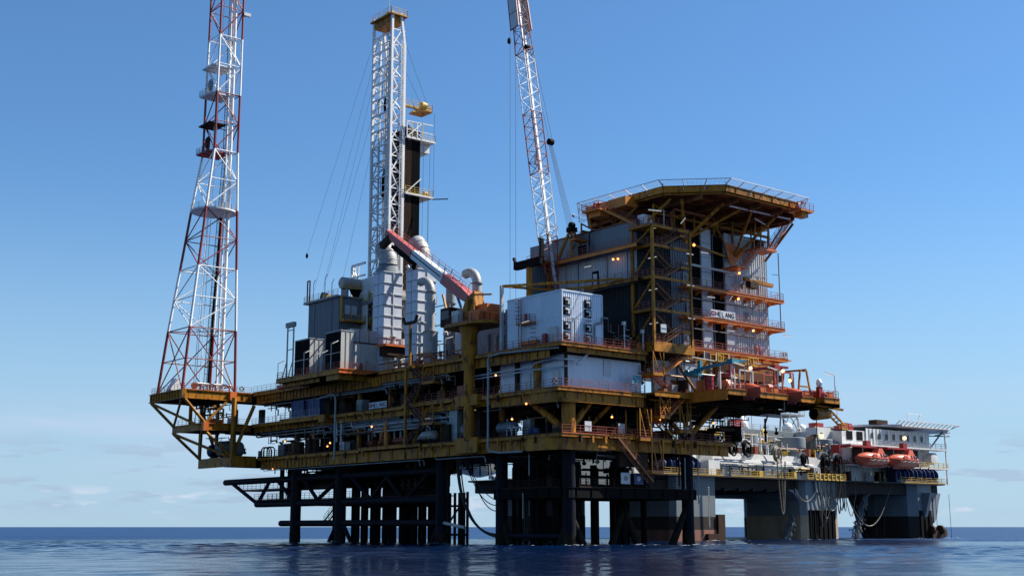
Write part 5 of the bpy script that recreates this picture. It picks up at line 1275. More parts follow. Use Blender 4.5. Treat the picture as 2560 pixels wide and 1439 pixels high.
for x in (19.5, 25, 30, 35, 40): girder((x, HY0 + max(.4, HC - (x - HX0), HC - (HX1 - x)) + .3, HZ - .97), (x, HY1 - 2.5, HZ - .97), .9, hl, 'soffit_orange', name='bearer')
# truss between the roof and the deck
for y in (-.4, 8, 15):
    girder((16.5, y, 47.2), (42.5, y, 47.2), .35, hl, 'yellow', name='truss_chord', fl=.3)
    xs_ = [16.5, 20.8, 25.1, 29.4, 33.7, 38, 42.3]
    for i, x in enumerate(xs_):
        ob('truss_post', MB().beam((x, y, 45.6), (x, y, HZ - 1.8), .2), 'yellow', hl)
        if i < 6: ob('truss_web', MB().beam((x, y, 47.1) if i % 2 else (x, y, HZ - 1.9), (xs_[i+1], y, HZ - 1.9) if i % 2 else (xs_[i+1], y, 47.1), .18), 'yellow', hl)
for p, q, r in (((33.5, -.5, 42.4), (36.0, -7.4, HZ - 1.6), .24), ((33.5, -.5, 42.4), (29.6, -.4, 47.2), .16), ((22.4, -.8, 43.6), (24.4, -6.8, HZ - 1.6), .26), ((22.4, -.8, 43.6), (18.6, -4, HZ - 1.5), .22), ((22.4, -.8, 43.6), (29.0, -6.5, HZ - 1.6), .2),
                ((33.5, -.5, 42.4), (30.8, -6.8, HZ - 1.6), .18), ((14.2, 5, 45.5), (15.9, 2, HZ - 1.6), .2), ((14.2, 10, 45.2), (16, 12.6, HZ - 1.6), .2), ((14.2, .6, 44.2), (17.2, -3.2, HZ - 1.5), .2), ((41, -.5, 43), (42.6, -5, HZ - 1.6), .2)):
    strut(p, q, r, hl)
ob('strut_tie', MB().beam((22.4, -.8, 43.5), (33.5, -.6, 42.3), .2, .3), 'yellow', hl)
ob('strut_post', MB().beam((33.5, -.5, 42.4), (33.5, -.5, 47), .28), 'yellow', hl); ob('strut_post', MB().beam((22.4, -.8, 43.4), (22.4, -.8, 48), .28), 'yellow', hl)
ob('drain_pipe', MB().tube((26, -6.5, HZ - 1.75), (39.4, -6.9, HZ - 1.75), .16, n=10), 'silver', hl); ob('drain_pipe', MB().tube((34, -4.5, HZ - 2.0), (39, -3.0, HZ - 2.2), .14, n=10), 'silver', hl)
# hanging foam monitor pods at both sides
for x0, x1, y0, y1, nm in ((12.2, 15.6, 6.6, 10.2, 'left'), (35.6, 38.6, -12.0, -9.6, "right")):
    o = ob('monitor_pod', MB().prism([(x0, y0), (x1, y0), (x1, y1), (x0, y1)], 48.2, 48.4).bx(x0 + .9, x1 - .6, y0 + .6, y1 - .5, 47.5, 48.2), 'sunlit_yellow', hl)
    railing([(x1, y1, 48.4), (x0, y1, 48.4), (x0, y0, 48.4), (x1, y0, 48.4)], o, 'red_rail', step=.9)
    ob('foam_monitor', MB().lathe([(.35, 0), (.35, .7), (.2, .8), (.2, 1.2)], ((x0 + x1) / 2 - .8, (y0 + y1) / 2, 48.4), n=10).tube(((x0 + x1) / 2 - .8, (y0 + y1) / 2, 49.4), ((x0 + x1) / 2 + .6, (y0 + y1) / 2, 49.9), .14), 'red', o)
ob('corner_box', MB().bx(13.6, 16.2, 2.4, 6.0, 48.2, 49.6), 'sunlit_yellow', hl)
stair((14.4, -.6, 44.3), (13.4, 6.4, 48.2), 1.1, hl, 'sunlit_yellow', (1, 0, 0)); ob('side_landing', MB().prism([(12.6, -3.2), (16.6, -3.2), (18.0, -1.6), (18.0, 1), (12.6, 1)], 44.0, 44.3), 'yellow', hl); railing([(12.7, .9, 44.3), (12.7, -3.1, 44.3), (16.6, -3.1, 44.3)], hl, 'red_rail', step=1)
ob('landing_cabinet', MB().bx(14.2, 16.0, -.6, .6, 44.3, 46.4), 'rig_white', hl); ob('red_pipe', MB().path([(19.6, -1, 44.3), (19.6, -1, 47.5), (20.2, -1, 48), (28, -1, 48)], .22), 'red_rail', hl)
# escape stair on the right side
es = thing('escape_stair', (38, -3, 40), 'orange zigzag escape stair hanging from the right side of the helideck', 'stairs')
stair((39.0, -3.2, 44.1), (43.0, -3.2, 48.6), 1.1, es, 'orange', (0, 1, 0)); stair((32.4, -3.2, 40.6), (36.0, -3.2, 44.0), 1.1, es, 'orange', (0, 1, 0))
ob('landing', MB().bx(35.8, 39.8, -3.9, -1.0, 43.75, 44.05), 'orange', es); railing([(35.9, -3.8, 44.05), (39.6, -3.8, 44.05)], es, 'red_rail', step=.9)
ob('landing', MB().bx(30.6, 33, -3.8, -.6, 40.3, 40.6), 'orange', es); ob('screen', MB().extr([(32.4, -1.0, 40.6), (36, -1.0, 44), (32.4, -1.0, 44.6), (31.0, -1.0, 44.6)], (0, .1, 0)), 'orange', es)
for x in (35.9, 37.4, 39.0): ob('hanger', MB().beam((x, -2.6, 44), (x + .6, -2.6, 48.4), .16), 'sunlit_yellow', es)
ob('cargo_box', MB().bx(36.8, 38.2, -2.6, -1.4, 44.05, 45.5), 'dark_rust', es)
t = thing('pipe_end_crane', (39, -1.8, 38), 'yellow beam bracket with winch under the escape stair', 'bracket')
ob('beam', MB().beam((34.6, -1.6, 39.3), (41.2, -1.6, 39.0), .5, .55), 'yellow', t); ob('winch', MB().bx(35.4, 37.2, -2.2, -1.2, 38.0, 39.0), 'dark_rust', t)

# ---------------------------------------------------------------- lifeboat deck
bd_ = thing('lifeboat_deck', (32, 0, 19), 'wide cantilevered ochre deck with notches for lifeboats, right of the stair tower', 'deck')
BZ = 21.0
ob('deck_plate', MB().bx(20.2, 44.0, -3.4, 24, BZ - .3, BZ - .05), 'soffit', bd_)
for x0, x1, y in ((20.2, 24.1, -10.2), (27.3, 33.6, -9.9), (36.8, 40.2, -9.6), (40.5, 44.2, -10.9)):
    ob('finger_plate', MB().bx(x0, x1, y, -3.4, BZ - .2, BZ - .06), 'soffit', bd_)
    channel((x0, y, BZ), (x1, y, BZ), .8, bd_, 'yellow', .15); channel((x1, y, BZ), (x1, -3.4, BZ), .8, bd_, 'yellow', .12); channel((x0, y + .1, BZ), (x0, -3.4, BZ), .8, bd_, 'yellow', .12)
    railing([(x0 + .1, y + .1, BZ), (x1 - .1, y + .1, BZ)], bd_, 'red_rail', step=1.1)
    railing([(x1 - .1, y + .1, BZ), (x1 - .1, -3.6, BZ)], bd_, 'red_rail', step=1.4)
girder((20.0, -10.2, BZ), (20.0, 0, BZ), 1.5, bd_, 'sunlit_yellow', fl=.3); girder((44.2, -10.9, BZ - .05), (44.2, 24, BZ - .05), 1.25, bd_, 'soffit'); girder((20.4, -3.4, BZ - .3), (44, -3.4, BZ - .3), 1.3, bd_, 'soffit')
for y in (0, 4, 8, 12, 16, 20, 23.8): girder((20.4, y, BZ - .31), (44, y, BZ - .31), 1.3, bd_, 'soffit', name='bearer')
for x in (24.2, 27.2, 33.8, 36.6): girder((x, -9.4, BZ - .8), (x, -3.5, BZ - .8), .6, bd_, 'soffit', name='bearer')
railing([(44.1, -10.8, BZ), (44.1, 22, BZ)], bd_, 'red_rail')
ob('hanging_monitor_pipe', MB().path([(32.8, -9.7, BZ - .8), (32.8, -9.7, BZ - 2.2), (31.4, -9.7, BZ - 2.2)], .07), 'mid_grey', bd_)
def lifeboat(x, y, z, L, ang, label, group=None, s=1.0, m='boat_orange'):
    """enclosed boat: L metres along its own axis, bow at +"""
    t = thing('lifeboat', (x, y, z), label, 'lifeboat', group)
    ca, sa = math.cos(ang), math.sin(ang)
    def W(a, b, c): return (x + a * ca - b * sa, y + a * sa + b * ca, z + c)
    st_ = [(-.5, .62, .55, 1.0), (-.46, .86, .22, 1.12), (-.3, 1.06, .05, 1.18), (0, 1.14, 0, 1.2), (.25, 1.08, .04, 1.2), (.4, .82, .2, 1.26), (.5, .12, .75, 1.36)]
    mb = MB(); n = 9
    for a, hw, kz, gz in st_:
        for k in range(n):
            u = -1 + 2 * k / (n - 1); e = 1 - abs(u) ** 2.2
            mb.v.append(W(a * L, u * hw * s * 1.15, (gz + (kz - gz) * e ** .75) * s))
    for i in range(len(st_) - 1):
        for k in range(n - 1): mb.f.append((i*n+k, (i+1)*n+k, (i+1)*n+k+1, i*n+k+1))
    mb.f.append(tuple(range(n))); mb.f.append(tuple(reversed(range((len(st_)-1)*n, len(st_)*n)))); mb.sm = True
    ob('hull', mb, m, t)
    cb = MB(); can = [(-.5, .55, 1.35), (-.42, .82, 1.9), (-.2, .98, 2.02), (.15, 1.0, 2.05), (.33, .85, 1.9), (.46, .3, 1.5)]; n = 9
    for a, hw, tz in can:
        g = 1.14
        for k in range(n):
            w = math.pi * k / (n - 1); cb.v.append(W(a * L, -math.cos(w) * hw * s * 1.12, (g + (tz - g) * math.sin(w) ** .7) * s))
    for i in range(len(can) - 1):
        for k in range(n - 1): cb.f.append((i*n+k, (i+1)*n+k, (i+1)*n+k+1, i*n+k+1))
    cb.f.append(tuple(range(n))); cb.f.append(tuple(reversed(range((len(can)-1)*n, len(can)*n)))); cb.sm = True
    ob('canopy', cb, m, t)
    wh = MB(); A = [W(-.36 * L, -.6 * s, 1.85 * s), W(-.36 * L, .6 * s, 1.85 * s), W(-.10 * L, .6 * s, 1.9 * s), W(-.10 * L, -.6 * s, 1.9 * s)]; B = [W(-.32 * L, -.42 * s, 2.65 * s), W(-.32 * L, .42 * s, 2.65 * s), W(-.20 * L, .42 * s, 2.7 * s), W(-.20 * L, -.42 * s, 2.7 * s)]
    wh.quadbox(A + B); ob('wheelhouse', wh, m, t)
    for a in (-.34, -.25, -.15):
        for e in (-1, 1):
            ww_ = MB(); p = [W(a * L - .26, e * 1.03 * s, 1.42 * s), W(a * L + .26, e * 1.05 * s, 1.42 * s), W(a * L + .22, e * .86 * s, 1.86 * s), W(a * L - .2, e * .84 * s, 1.84 * s)]
            d_ = V(W(0, e * .09, .03)) - V(W(0, 0, 0)); ww_.extr([tuple(V(q)) for q in p], d_); ob('window', ww_, 'glass', t)
    for e in (-1, 1):
        ob('side_hatch', MB().beam(W(.02 * L, e * 1.1 * s, 1.5 * s), W(.16 * L, e * 1.08 * s, 1.5 * s), .1 * s, .5 * s), m, t)
        ob('grab_line', MB().path([W(a_ * L, e * 1.26 * s * (1 - abs(a_) ** 3 * 3), (1.0 - .16 * (k_ % 2)) * s) for k_, a_ in enumerate((-.42, -.33, -.24, -.15, -.06, .03, .12, .21, .3))], .035, 5), 'white', t)
    for a in (-.38, .30): ob('lifting_hook', MB().tube(W(a * L, 0, 1.7 * s), W(a * L, 0, 2.9 * s), .07 * s, n=6), 'mid_grey', t)
    ob('fender_strake', MB().path([W(a * L, -hw * s * 1.16, gz * s) for a, hw, kz, gz in st_], .07 * s, 6), 'boom_red', t)
    ob('keel', MB().beam(W(-.42 * L, 0, .1), W(.35 * L, 0, 0), .12 * s, .2 * s), 'boom_red', t)
    return t
lifeboat(25.7, -7.2, 19.9, 8.4, -math.pi / 2, 'orange enclosed lifeboat in the notch beside the turquoise crane', s=1.15)
lifeboat(35.2, -7.0, 19.9, 8.4, -math.pi / 2, 'orange enclosed lifeboat in the notch beside the yellow davit', s=1.15)
t = thing('rescue_boat', (41.4, -8, 21), 'small dark red rescue boat lying at the end of the lifeboat deck', 'boat')
ob('hull', MB().lathe([(.05, -2.2), (.5, -1.7), (.75, -.6), (.75, 1.2), (.4, 2.0), (.05, 2.3)], (41.8, -8.2, 21.55), (0, 1, 0), 12), 'boom_red', t); ob('cradle', MB().bx(41.2, 42.4, -9, -7.4, 20.96, 21.3), 'red_rail', t)
def deckcrane(x, y, m, label, jy, jx):
    t = thing('deck_crane', (x, y, BZ), label, 'crane')
    for e in (-.35, .35): ob('post', MB().beam((x + e, y, BZ), (x + e, y, BZ + 4.0), .14), 'white' if m == 'teal' else m, t)
    for k in range(3): ob('rung', MB().beam((x - .35, y, BZ + .8 + k * 1.2), (x + .35, y, BZ + .8 + k * 1.2), .12), 'white' if m == 'teal' else m, t)
    ob('slew_base', MB().bx(x - .6, x + .9, y - .5, y + .5, BZ + 3.6, BZ + 4.3), m, t)
    ob('jib', MB().beam((x, y, BZ + 4.0), (jx, jy, BZ + 3.3), .36, .4), m, t)
    ob('jib_head', MB().bx(jx - .8, jx + .8, jy - .8, jy + .4, BZ + 2.5, BZ + 3.2).bx(jx - .25, jx + .25, jy - 1.4, jy - .9, BZ + 2.8, BZ + 4.6), m, t)
    ob('winch', MB().lathe([(.2, -.5), (.5, -.4), (.5, .4), (.2, .5)], (jx - .6, jy + .6, BZ + 2.9), (1, 0, 0), 12), m, t)
    ob('counter_arm', MB().beam((x, y, BZ + 4.2), (x + 2.4, y - .4, BZ + 4.1), .4, .3), m, t)
deckcrane(22.4, -9.2, 'teal', 'turquoise deck crane with its jib folded along the lifeboat deck', -2.6, 21.8)
deckcrane(32.6, -8.4, 'red', 'red deck crane with its jib folded between the lifeboats', -4.2, 26.6)
for x, y, lab in ((23.2, -6.2, 'yellow guard cage above the turquoise crane'), (30.4, -5.6, 'yellow guard cage above the red crane')):
    t = thing('guard_cage', (x, y, 24.6), lab, 'cage')
    ob('cage_floor', MB().bx(x - 1.1, x + 1.1, y - .7, y + .7, 25.2, 25.3), 'yellow_rail', t)
    for ey in (-.7, .7):
        for ex in (-1.1, 0, 1.1): ob('cage_bar', MB().beam((x + ex, y + ey, 25.3), (x + ex, y + ey, 26.4), .09), 'yellow_rail', t)
        ob('cage_rail', MB().beam((x - 1.1, y + ey, 26.4), (x + 1.1, y + ey, 26.4), .09), 'yellow_rail', t)
    ob('cage_post', MB().beam((x, y, BZ), (x, y, 25.2), .2), 'white', t)
dv = thing('davit_frame', (37.8, -7, BZ), 'yellow arched davit frame standing between lifeboat and deck end', 'davit')
for y in (-9, -6):
    for p, q in (((36.9, y, BZ), (37.6, y, 24.9)), ((40.0, y, BZ), (39.1, y, 24.9)), ((37.6, y, 24.9), (39.1, y, 24.9)), ((37.2, y, 22.6), (39.6, y, 22.6))):
        ob('davit_bar', MB().beam(p, q, .22), 'yellow', dv)
ob('davit_beam', MB().beam((38.3, -9.6, 25), (38.3, -5, 25.1), .26), 'yellow', dv)
rd = thing('davit_frame', (34, -7, BZ), 'dark red davit gantry over the second lifeboat', 'davit')
for y in (-8.6, -5.2):
    for x in (33.9, 36.5): ob('davit_bar', MB().beam((x, y, BZ), (x, y, 24.4), .15), 'boom_red', rd)
    ob('davit_beam', MB().beam((33.9, y, 24.4), (36.5, y, 24.4), .15), 'boom_red', rd)
ob('fall_block', MB().bx(35, 35.5, -7.2, -6.7, 23.2, 24.2), 'black', rd)
rd2 = thing('davit_frame', (25.7, -7, BZ), 'pale grey davit gantry over the first lifeboat', 'davit')
for y in (-8.8, -5):
    for x in (24.3, 27.1): ob('davit_bar', MB().beam((x, y, BZ), (x, y, 24.0), .2), 'pale_grey', rd2)
    ob('davit_beam', MB().beam((24.3, y, 24.0), (27.1, y, 24.0), .2), 'pale_grey', rd2)
for x, y, r, lab in ((41.2, -9.6, .42, 'white satellite dome on a red stand on the lifeboat deck'),):
    t = thing('satellite_dome', (x, y, BZ), lab, 'dome'); ob('dome', MB().lathe([(r*.5, 0), (r, .25), (r*1.05, .6), (r*.8, 1.0), (.08, 1.2)], (x, y, BZ + 1.7), n=16), 'radome', t); ob('stand', MB().bx(x - .4, x + .4, y - .3, y + .3, BZ, BZ + 1.7), 'red', t)
t = thing('drum_cabinet', (21.4, -8.9, BZ), 'orange red cabinet drum stack by the rail at the left of the lifeboat deck', 'cabinet')
for k in range(3): ob('drum', MB().tube((20.9, -6.2, BZ + k * .7), (20.9, -6.2, BZ + .62 + k * .7), .62, n=14), 'red', t)
ob('cabinet', MB().bx(20.4, 21.4, -5.2, -4.2, BZ, BZ + 1.6), 'orange', t)
for k, (x, y) in enumerate(((29.3, -8.6), (31.2, -9.0), (38.9, -8.8), (43, -9.8))):
    t = thing('orange_locker', (x, y, BZ), 'orange red equipment locker beside the lifeboats', 'locker', 'lockers on the lifeboat deck')
    ob('box', MB().bx(x - .7, x + .7, y - .4, y + .4, BZ, BZ + .9), 'orange', t); ob('lid', MB().bx(x - .74, x + .74, y - .44, y + .44, BZ + .9, BZ + 1.0), 'red', t)
# evacuation boom folded beneath the outer corner
ev = thing('evacuation_boom', (44, -9, 18), 'yellow tapered tube with folding boom under the outer corner of the lifeboat deck', 'boom')
ob('tube', MB().lathe([(.9, 0), (.95, .3), (.75, 3.4), (.5, 3.8)], (40.4, -9, 18.7), (1, 0, .06), 18), 'yellow', ev); ob('tube_mouth', MB().tube((40.3, -9, 18.7), (40.39, -9, 18.7), .8, n=18), 'black', ev)
for e in (-.5, .5): ob('boom_bar', MB().beam((43.8, -9 + e, 19.4), (47.0, -9 + e, 17.4), .22), 'yellow', ev)
for k in range(5): ob('boom_lace', MB().beam((44.1 + k * .62, -9.5, 19.2 - k * .39), (44.4 + k * .62, -8.5, 19.0 - k * .39), .1), 'yellow', ev)
ob('boom_cage', MB().bx(46.0, 47.6, -9.8, -8.2, 16.6, 16.7), 'yellow', ev); railing([(46, -9.8, 16.7), (47.6, -9.8, 16.7), (47.6, -8.2, 16.7)], ev, 'yellow_rail', step=.8, h=1.0)
ob('boom_top', MB().beam((41, -9, 20.0), (46.6, -9.6, 19.6), .4, .3), 'yellow', ev); ob('chain', MB().tube((41, -9, 18), (41, -9, 14.6), .07, n=6), 'black', ev)
# landing below the lifeboat deck
ll = thing('lower_landing', (30, -1, 14.4), 'hanging landing with black stair under the lifeboat deck', 'landing')
ob('floor', MB().bx(28.4, 31.6, -1.4, 1.2, 16.2, 16.6), 'dark_rust', ll); railing([(28.5, -1.3, 16.6), (31.5, -1.3, 16.6), (31.5, 1.1, 16.6)], ll, 'black', step=.9, h=1.3)
for x in (28.5, 31.5): ob('hanger', MB().beam((x, -1.3, 16.5), (x, -1.3, 19.6), .12), 'black', ll)
stair((25.4, -.4, 14.4), (28.4, -.4, 16.4), 1.0, ll, 'black', (0, 1, 0), 'black')
ob('vent_elbow', MB().path([(27, 1, 19), (27, 1, 17.8), (26.4, 1, 17.2), (25.2, 1, 17.2), (24.6, 1, 16.6), (24.6, 1, 14.5)], .35, 12), 'black', ll)

# ---------------------------------------------------------------- tender rig moored behind
rg = thing('tender_rig', (95, 52, 0), 'grey and white semi-submersible tender rig moored behind the yellow platform', 'rig')
def chamfer(x0, x1, y0, y1, c): return [(x0 + c, y0), (x1 - c, y0), (x1, y0 + c), (x1, y1 - c), (x1 - c, y1), (x0 + c, y1), (x0, y1 - c), (x0, y0 + c)]
for i, (x0, x1, y0, y1) in enumerate(((51.5, 63.4, 30.2, 44.5), (87.4, 98.8, 30.0, 44.8), (124.4, 132.6, 30.0, 44.0), (51.5, 63.4, 64, 78), (87.4, 98.8, 64, 78), (125.0, 136, 64, 78))):
    ch = .9 if i < 2 else 1.6
    if i == 0: ob('column', MB().prism(chamfer(x0, x1, y0, y1, ch), 4.2, 11.19), 'hull_grey', rg); ob('column_foot', MB().prism(chamfer(x0 - .02, x1 + .02, y0 - .02, y1 + .02, ch), 1.9, 4.2), 'hull_boot', rg); ob('column_foot', MB().prism(chamfer(x0 - .05, x1 + .05, y0 - .05, y1 + .05, ch), -5, 1.9), 'hull_red', rg)
    else: ob('column', MB().prism(chamfer(x0, x1, y0, y1, ch), 4.6, 11.19), 'hull_grey', rg); ob('column_foot', MB().prism(chamfer(x0 - .03, x1 + .03, y0 - .03, y1 + .03, ch), -5, 4.6), 'hull_sand' if i == 1 else 'hull_boot', rg)
# inclined gussets between column and deck box
ob('column_gusset', MB().extr([(125.1, 41.6, 9.4), (120.5, 41.6, 9.4), (122.0, 41.6, 6.0), (123.4, 41.6, 2.5), (125.1, 41.6, 0)], (0, 2, 0)), 'hull_boot', rg)
ob('column_gusset', MB().extr([(63.3, 40, 9.4), (66.4, 40, 9.4), (64.6, 40, 8.2), (63.3, 40, 6.6)], (0, 4, 0)), 'hull_grey', rg)
ob('column_gusset', MB().extr([(87.5, 31, 9.4), (84.2, 31, 9.4), (86.2, 31, 8.6), (87.5, 31, 7.2)], (0, 12.5, 0)), 'hull_grey', rg)
for x in (127.6, 134.4):
    ob('bracket', MB().extr([(x, 29.9, 9.5), (x, 28.0, 9.5), (x, 29.9, 3.6)], (1.0, 0, 0)) if x < 130 else MB().extr([(132.5, 30.6, 9.5), (135.6, 30.6, 9.5), (134.6, 30.6, 7.5), (133.5, 30.6, 4.2), (132.5, 30.6, 3.2)], (0, .6, 0)), 'hull_grey', rg)
ob('deck_box', MB().prism(chamfer(45, 138, 31.6, 80, 2), 9.0, 11.2), 'hull_boot', rg)
ob('deck_plate', MB().prism(chamfer(44, 137.0, 29.0, 81, 2), 11.2, 11.45), 'hull_boot', rg)
for x in range(66, 87, 4): ob('underdeck_frame', MB().bx(x, x + .4, 31, 79, 8.8, 9.4), 'hull_boot', rg)
railing([(66, 29.2, 11.45), (84, 29.2, 11.45)], rg, 'yellow_rail', step=1.8, r=.035); railing([(88, 29.1, 11.45), (100, 29.1, 11.45)], rg, 'yellow_rail', step=1.8, r=.035); railing([(119, 29.2, 11.45), (136, 29.2, 11.45), (136, 40, 11.45)], rg, 'yellow_rail', step=1.8, r=.035); railing([(45, 29.2, 11.45), (64, 29.2, 11.45)], rg, 'yellow_rail', step=1.8, r=.035)
# fender strips on the columns
fs = None
for k in range(6):
    x = 88.9 + k * 1.4
    if fs is None: fs = ob('fender_strip', MB().bx(x, x + .85, 29.6, 29.98, -1, 5.6), 'black', rg)
    else: dup(fs, (k * 1.4, 0, 0), rg)
for k in range(3): dup(fs, (37.2 + k * 1.6, 0, .2), rg)
ob('anchor_fairlead', MB().bx(129.6, 133.4, 29.2, 30, -.5, 1.6).lathe([(.3, -.4), (1.0, -.3), (1.0, .3), (.3, .4)], (129.4, 29.4, 1.8), (1, 0, 0), 14).lathe([(.3, -.4), (1.0, -.3), (1.0, .3), (.3, .4)], (132.8, 29.4, 1.8), (1, 0, 0), 14), 'dark_rust', rg)
ob('anchor_fairlead', MB().lathe([(.3, -.4), (1.0, -.3), (1.0, .3), (.3, .4)], (136.5, 31, 1.2), (0, 1, 0), 14), 'dark_rust', rg)
ob('fairlead_box', MB().bx(59.6, 62.4, 29.4, 30.1, -.3, 1.2), 'dark_rust', rg); ob('fairlead_box', MB().bx(62.8, 64.6, 29.8, 31.5, -1, 4.6), 'dark_rust', rg)
# white deckhouses at the left
ob('deckhouse', MB().bx(58.6, 92, 31.8, 40, 11.45, 13.9), 'rig_white', rg); ob('deckhouse', MB().bx(66, 98, 33.6, 44, 13.9, 16.0), 'rig_white', rg); ob('deckhouse', MB().bx(46, 62, 34, 46, 11.45, 16.2), 'rig_white', rg)
ob('deckhouse', MB().bx(30, 46, 34, 48, 9.5, 14.8), 'hull_grey', rg)
ob('white_locker', MB().bx(60.6, 63.6, 29.8, 31.7, 11.45, 14.2), 'rig_white', rg)
for k in range(9): ob('door_slot', MB().bx(66 + k * 2.9, 66.4 + k * 2.9, 31.72, 31.8, 12.2, 13.1), 'hull_boot', rg)
ob('door_slot', MB().bx(85.6, 86.6, 31.7, 31.8, 11.5, 13.4), 'black', rg)
for k in range(3): ob('pipe_bundle', MB().tube((63.5, 31.0 + k * .2, 14.1 + k * .22), (88, 31.0 + k * .2, 14.1 + k * .22), .12, n=8), 'white', rg)
for k in range(4): ob('bent_pipe', MB().path([(86.5 + k * .55, 31, 14.2), (89.4 + k * .55, 30.2, 14.2), (90.6 + k * .55, 29.6, 13.6), (90.9 + k * .55, 29.4, 9)], .17, 8), 'white', rg)
for k, x in enumerate((66.5, 72.4, 78.8, 83.2)): ob('slant_pipe', MB().beam((x, 31.2, 14.4), (x - 1.4, 31.2, 15.8), .2), 'white', rg)
vp = None
for k, x in enumerate((68.6, 71.2, 77.6, 80.0, 82.6, 84.6)): ob('vent_post', MB().tube((x, 36, 15.5), (x, 36, 20.0 if k % 2 else 20.6), .3, .2, n=10), 'rig_white', rg)
# hull pods with wide grey caps
for x, y, r, zt in ((83.4, 40, 2.2, 20.2), (94.4, 38, 3.0, 20.0), (102.6, 37, 3.0, 19.9)):
    ob('capped_stack', MB().tube((x, y, 11.5), (x, y, zt - 2.6), r * .58, n=24), 'hull_grey', rg); ob('stack_cap', MB().lathe([(r * .6, zt - 2.9), (r * .98, zt - 2.5), (r, zt - 2.2), (r, zt - .1), (r * .96, zt)], (x, y, 0), n=28), 'hull_grey', rg)
# upper long house, mast and domes
ob('upper_house', MB().bx(86, 126, 46, 58, 16, 20.0), 'rig_white', rg); ob('upper_roof', MB().bx(84, 126, 45, 59, 20.0, 22.0), 'hull_grey', rg); railing([(84.5, 45.2, 22), (125, 45.2, 22)], rg, 'grey_rail', step=2.4, r=.05)
ob('dark_plant', MB().bx(84, 112, 41, 45.5, 12, 17.8), 'hull_boot', rg); ob('dark_plant', MB().bx(99, 113, 34, 38, 13.2, 15.4), 'hull_boot', rg)
for k in range(90):
    x = random.uniform(58, 112); y = random.uniform(36.5, 43); z0 = 15 if x < 98 else 13; m = random.choice(['rig_white', 'hull_grey', 'dark_rust', 'yellow_rail', 'red_rail', 'pale_grey', 'black'])
    if random.random() < .55: ob('deck_unit', MB().bx(x, x + random.uniform(.5, 1.9), y, y + 1.0, z0, z0 + random.uniform(.8, 3.2)), m, rg)
    else: ob('deck_unit', MB().tube((x, y, z0), (x, y, z0 + random.uniform(1.2, 4.4)), random.uniform(.1, .5), n=10), m, rg)
# lattice mast
ms = ob('lattice_mast', MB().bx(103.5, 115, 50, 56, 26.2, 26.5), 'hull_grey', rg)
for sx, sy in ((-1, -1), (1, -1), (1, 1), (-1, 1)):
    ob('mast_leg', MB().tube((109 + sx * 5.2, 51.5 + sy * 3, 18.5), (109 + sx * 2.6, 51.5 + sy * 1.8, 26.2), .2, n=8), 'hull_grey', ms)
for p, q in (((103.8, 48.5, 19), (111.4, 49.6, 25.6)), ((114.2, 48.5, 19), (106.6, 49.6, 25.6)), ((104.6, 48.7, 21.5), (113.4, 48.7, 21.5)), ((105.4, 49.1, 21.5), (109, 49.4, 26.2)), ((112.6, 49.1, 21.5), (109, 49.4, 26.2))):
    ob('mast_brace', MB().tube(p, q, .12, n=6), 'hull_grey', ms)
railing([(103.5, 50, 26.5), (115, 50, 26.5)], ms, 'grey_rail', r=.05)
for x, r in ((105.6, 1.2), (110.6, 1.15)): ob('satellite_dome', MB().lathe([(r * .6, 0), (r, r * .6), (r, r), (r * .7, r * 1.6), (.1, r * 1.9)], (x + 2, 49, 22.2), n=16), 'radome', rg)
ob('mast_post', MB().lathe([(.6, 0), (.6, 1.2), (.25, 1.4), (.25, 3)], (109.4, 47.5, 22), n=10), 'rig_white', rg)
fm = ob('funnel', MB().lathe([(1.6, 0), (1.5, 1.2), (.8, 2.6), (.5, 2.9)], (90, 47, 22), n=12), 'rig_white', rg); ob('funnel_box', MB().bx(86.2, 88.6, 45.6, 47.4, 22, 23.8), 'red', rg); ob('flag_mast', MB().tube((88.4, 47, 22), (88.4, 47, 30.5), .09, n=6), 'hull_grey', rg); ob('flag', MB().extr([(88.4, 47, 28.8), (89.6, 46.6, 28.2), (89.6, 46.6, 26.8), (88.4, 47, 27.4)], (.03, .03, 0)), 'blue_dark', rg); ob('whip_aerial', MB().tube((93.4, 47, 22), (93.4, 47, 29), .06, n=6), 'hull_grey', rg)
for x, y, z in ((113.6, 46, 22), (124, 46, 22.4)): ob('red_crane_house', MB().bx(x, x + 2.6, y, y + 2, z, z + 2.6).bx(x + .6, x + 1.8, y + .4, y + 1.6, z - 3, z), 'red', rg)
ob('yellow_boom', MB().beam((103.6, 36, 19.8), (113.6, 46, 23.4), .7, .7), 'yellow_rail', rg); ob('boom_cab', MB().bx(100.4, 104.8, 35.8, 38.6, 19.9, 22.4), 'rig_white', rg); ob('rust_boom', MB().beam((100.4, 36.5, 20.6), (95.0, 36.5, 18.8), .8, .7), 'dark_rust', rg)
# yellow hose loop over a pulley
yl = ob('hose_pulley', MB().ring((90, 41, 20.2), (.4, -1, 0), 1.4, .3, 20, 8), 'yellow_rail', rg)
for e in (-1.5, -1.1, 1.1, 1.5): ob('pulley_rope', MB().tube((90 + e, 41, 20.2), (90 + e * .7, 41, 14.6), .12, n=6), 'yellow_rail', rg)
ob('yellow_platform', MB().bx(68, 77, 40, 44, 19.9, 20.3), 'yellow_rail', rg); railing([(68, 40.1, 20.3), (77, 40.1, 20.3)], rg, 'yellow_rail', step=1.2, r=.06); ob('stay', MB().beam((76, 40, 20), (81, 40, 15.5), .3).beam((78, 40, 20.2), (83, 40, 15.5), .25), 'rig_white', rg); ob('platform_leg', MB().beam((69, 41, 16), (69, 41, 20), .3), 'rig_white', rg)
railing([(96, 36.8, 15.6), (112, 36.8, 15.6)], rg, 'yellow_rail', step=1.5, r=.06, h=1.4)
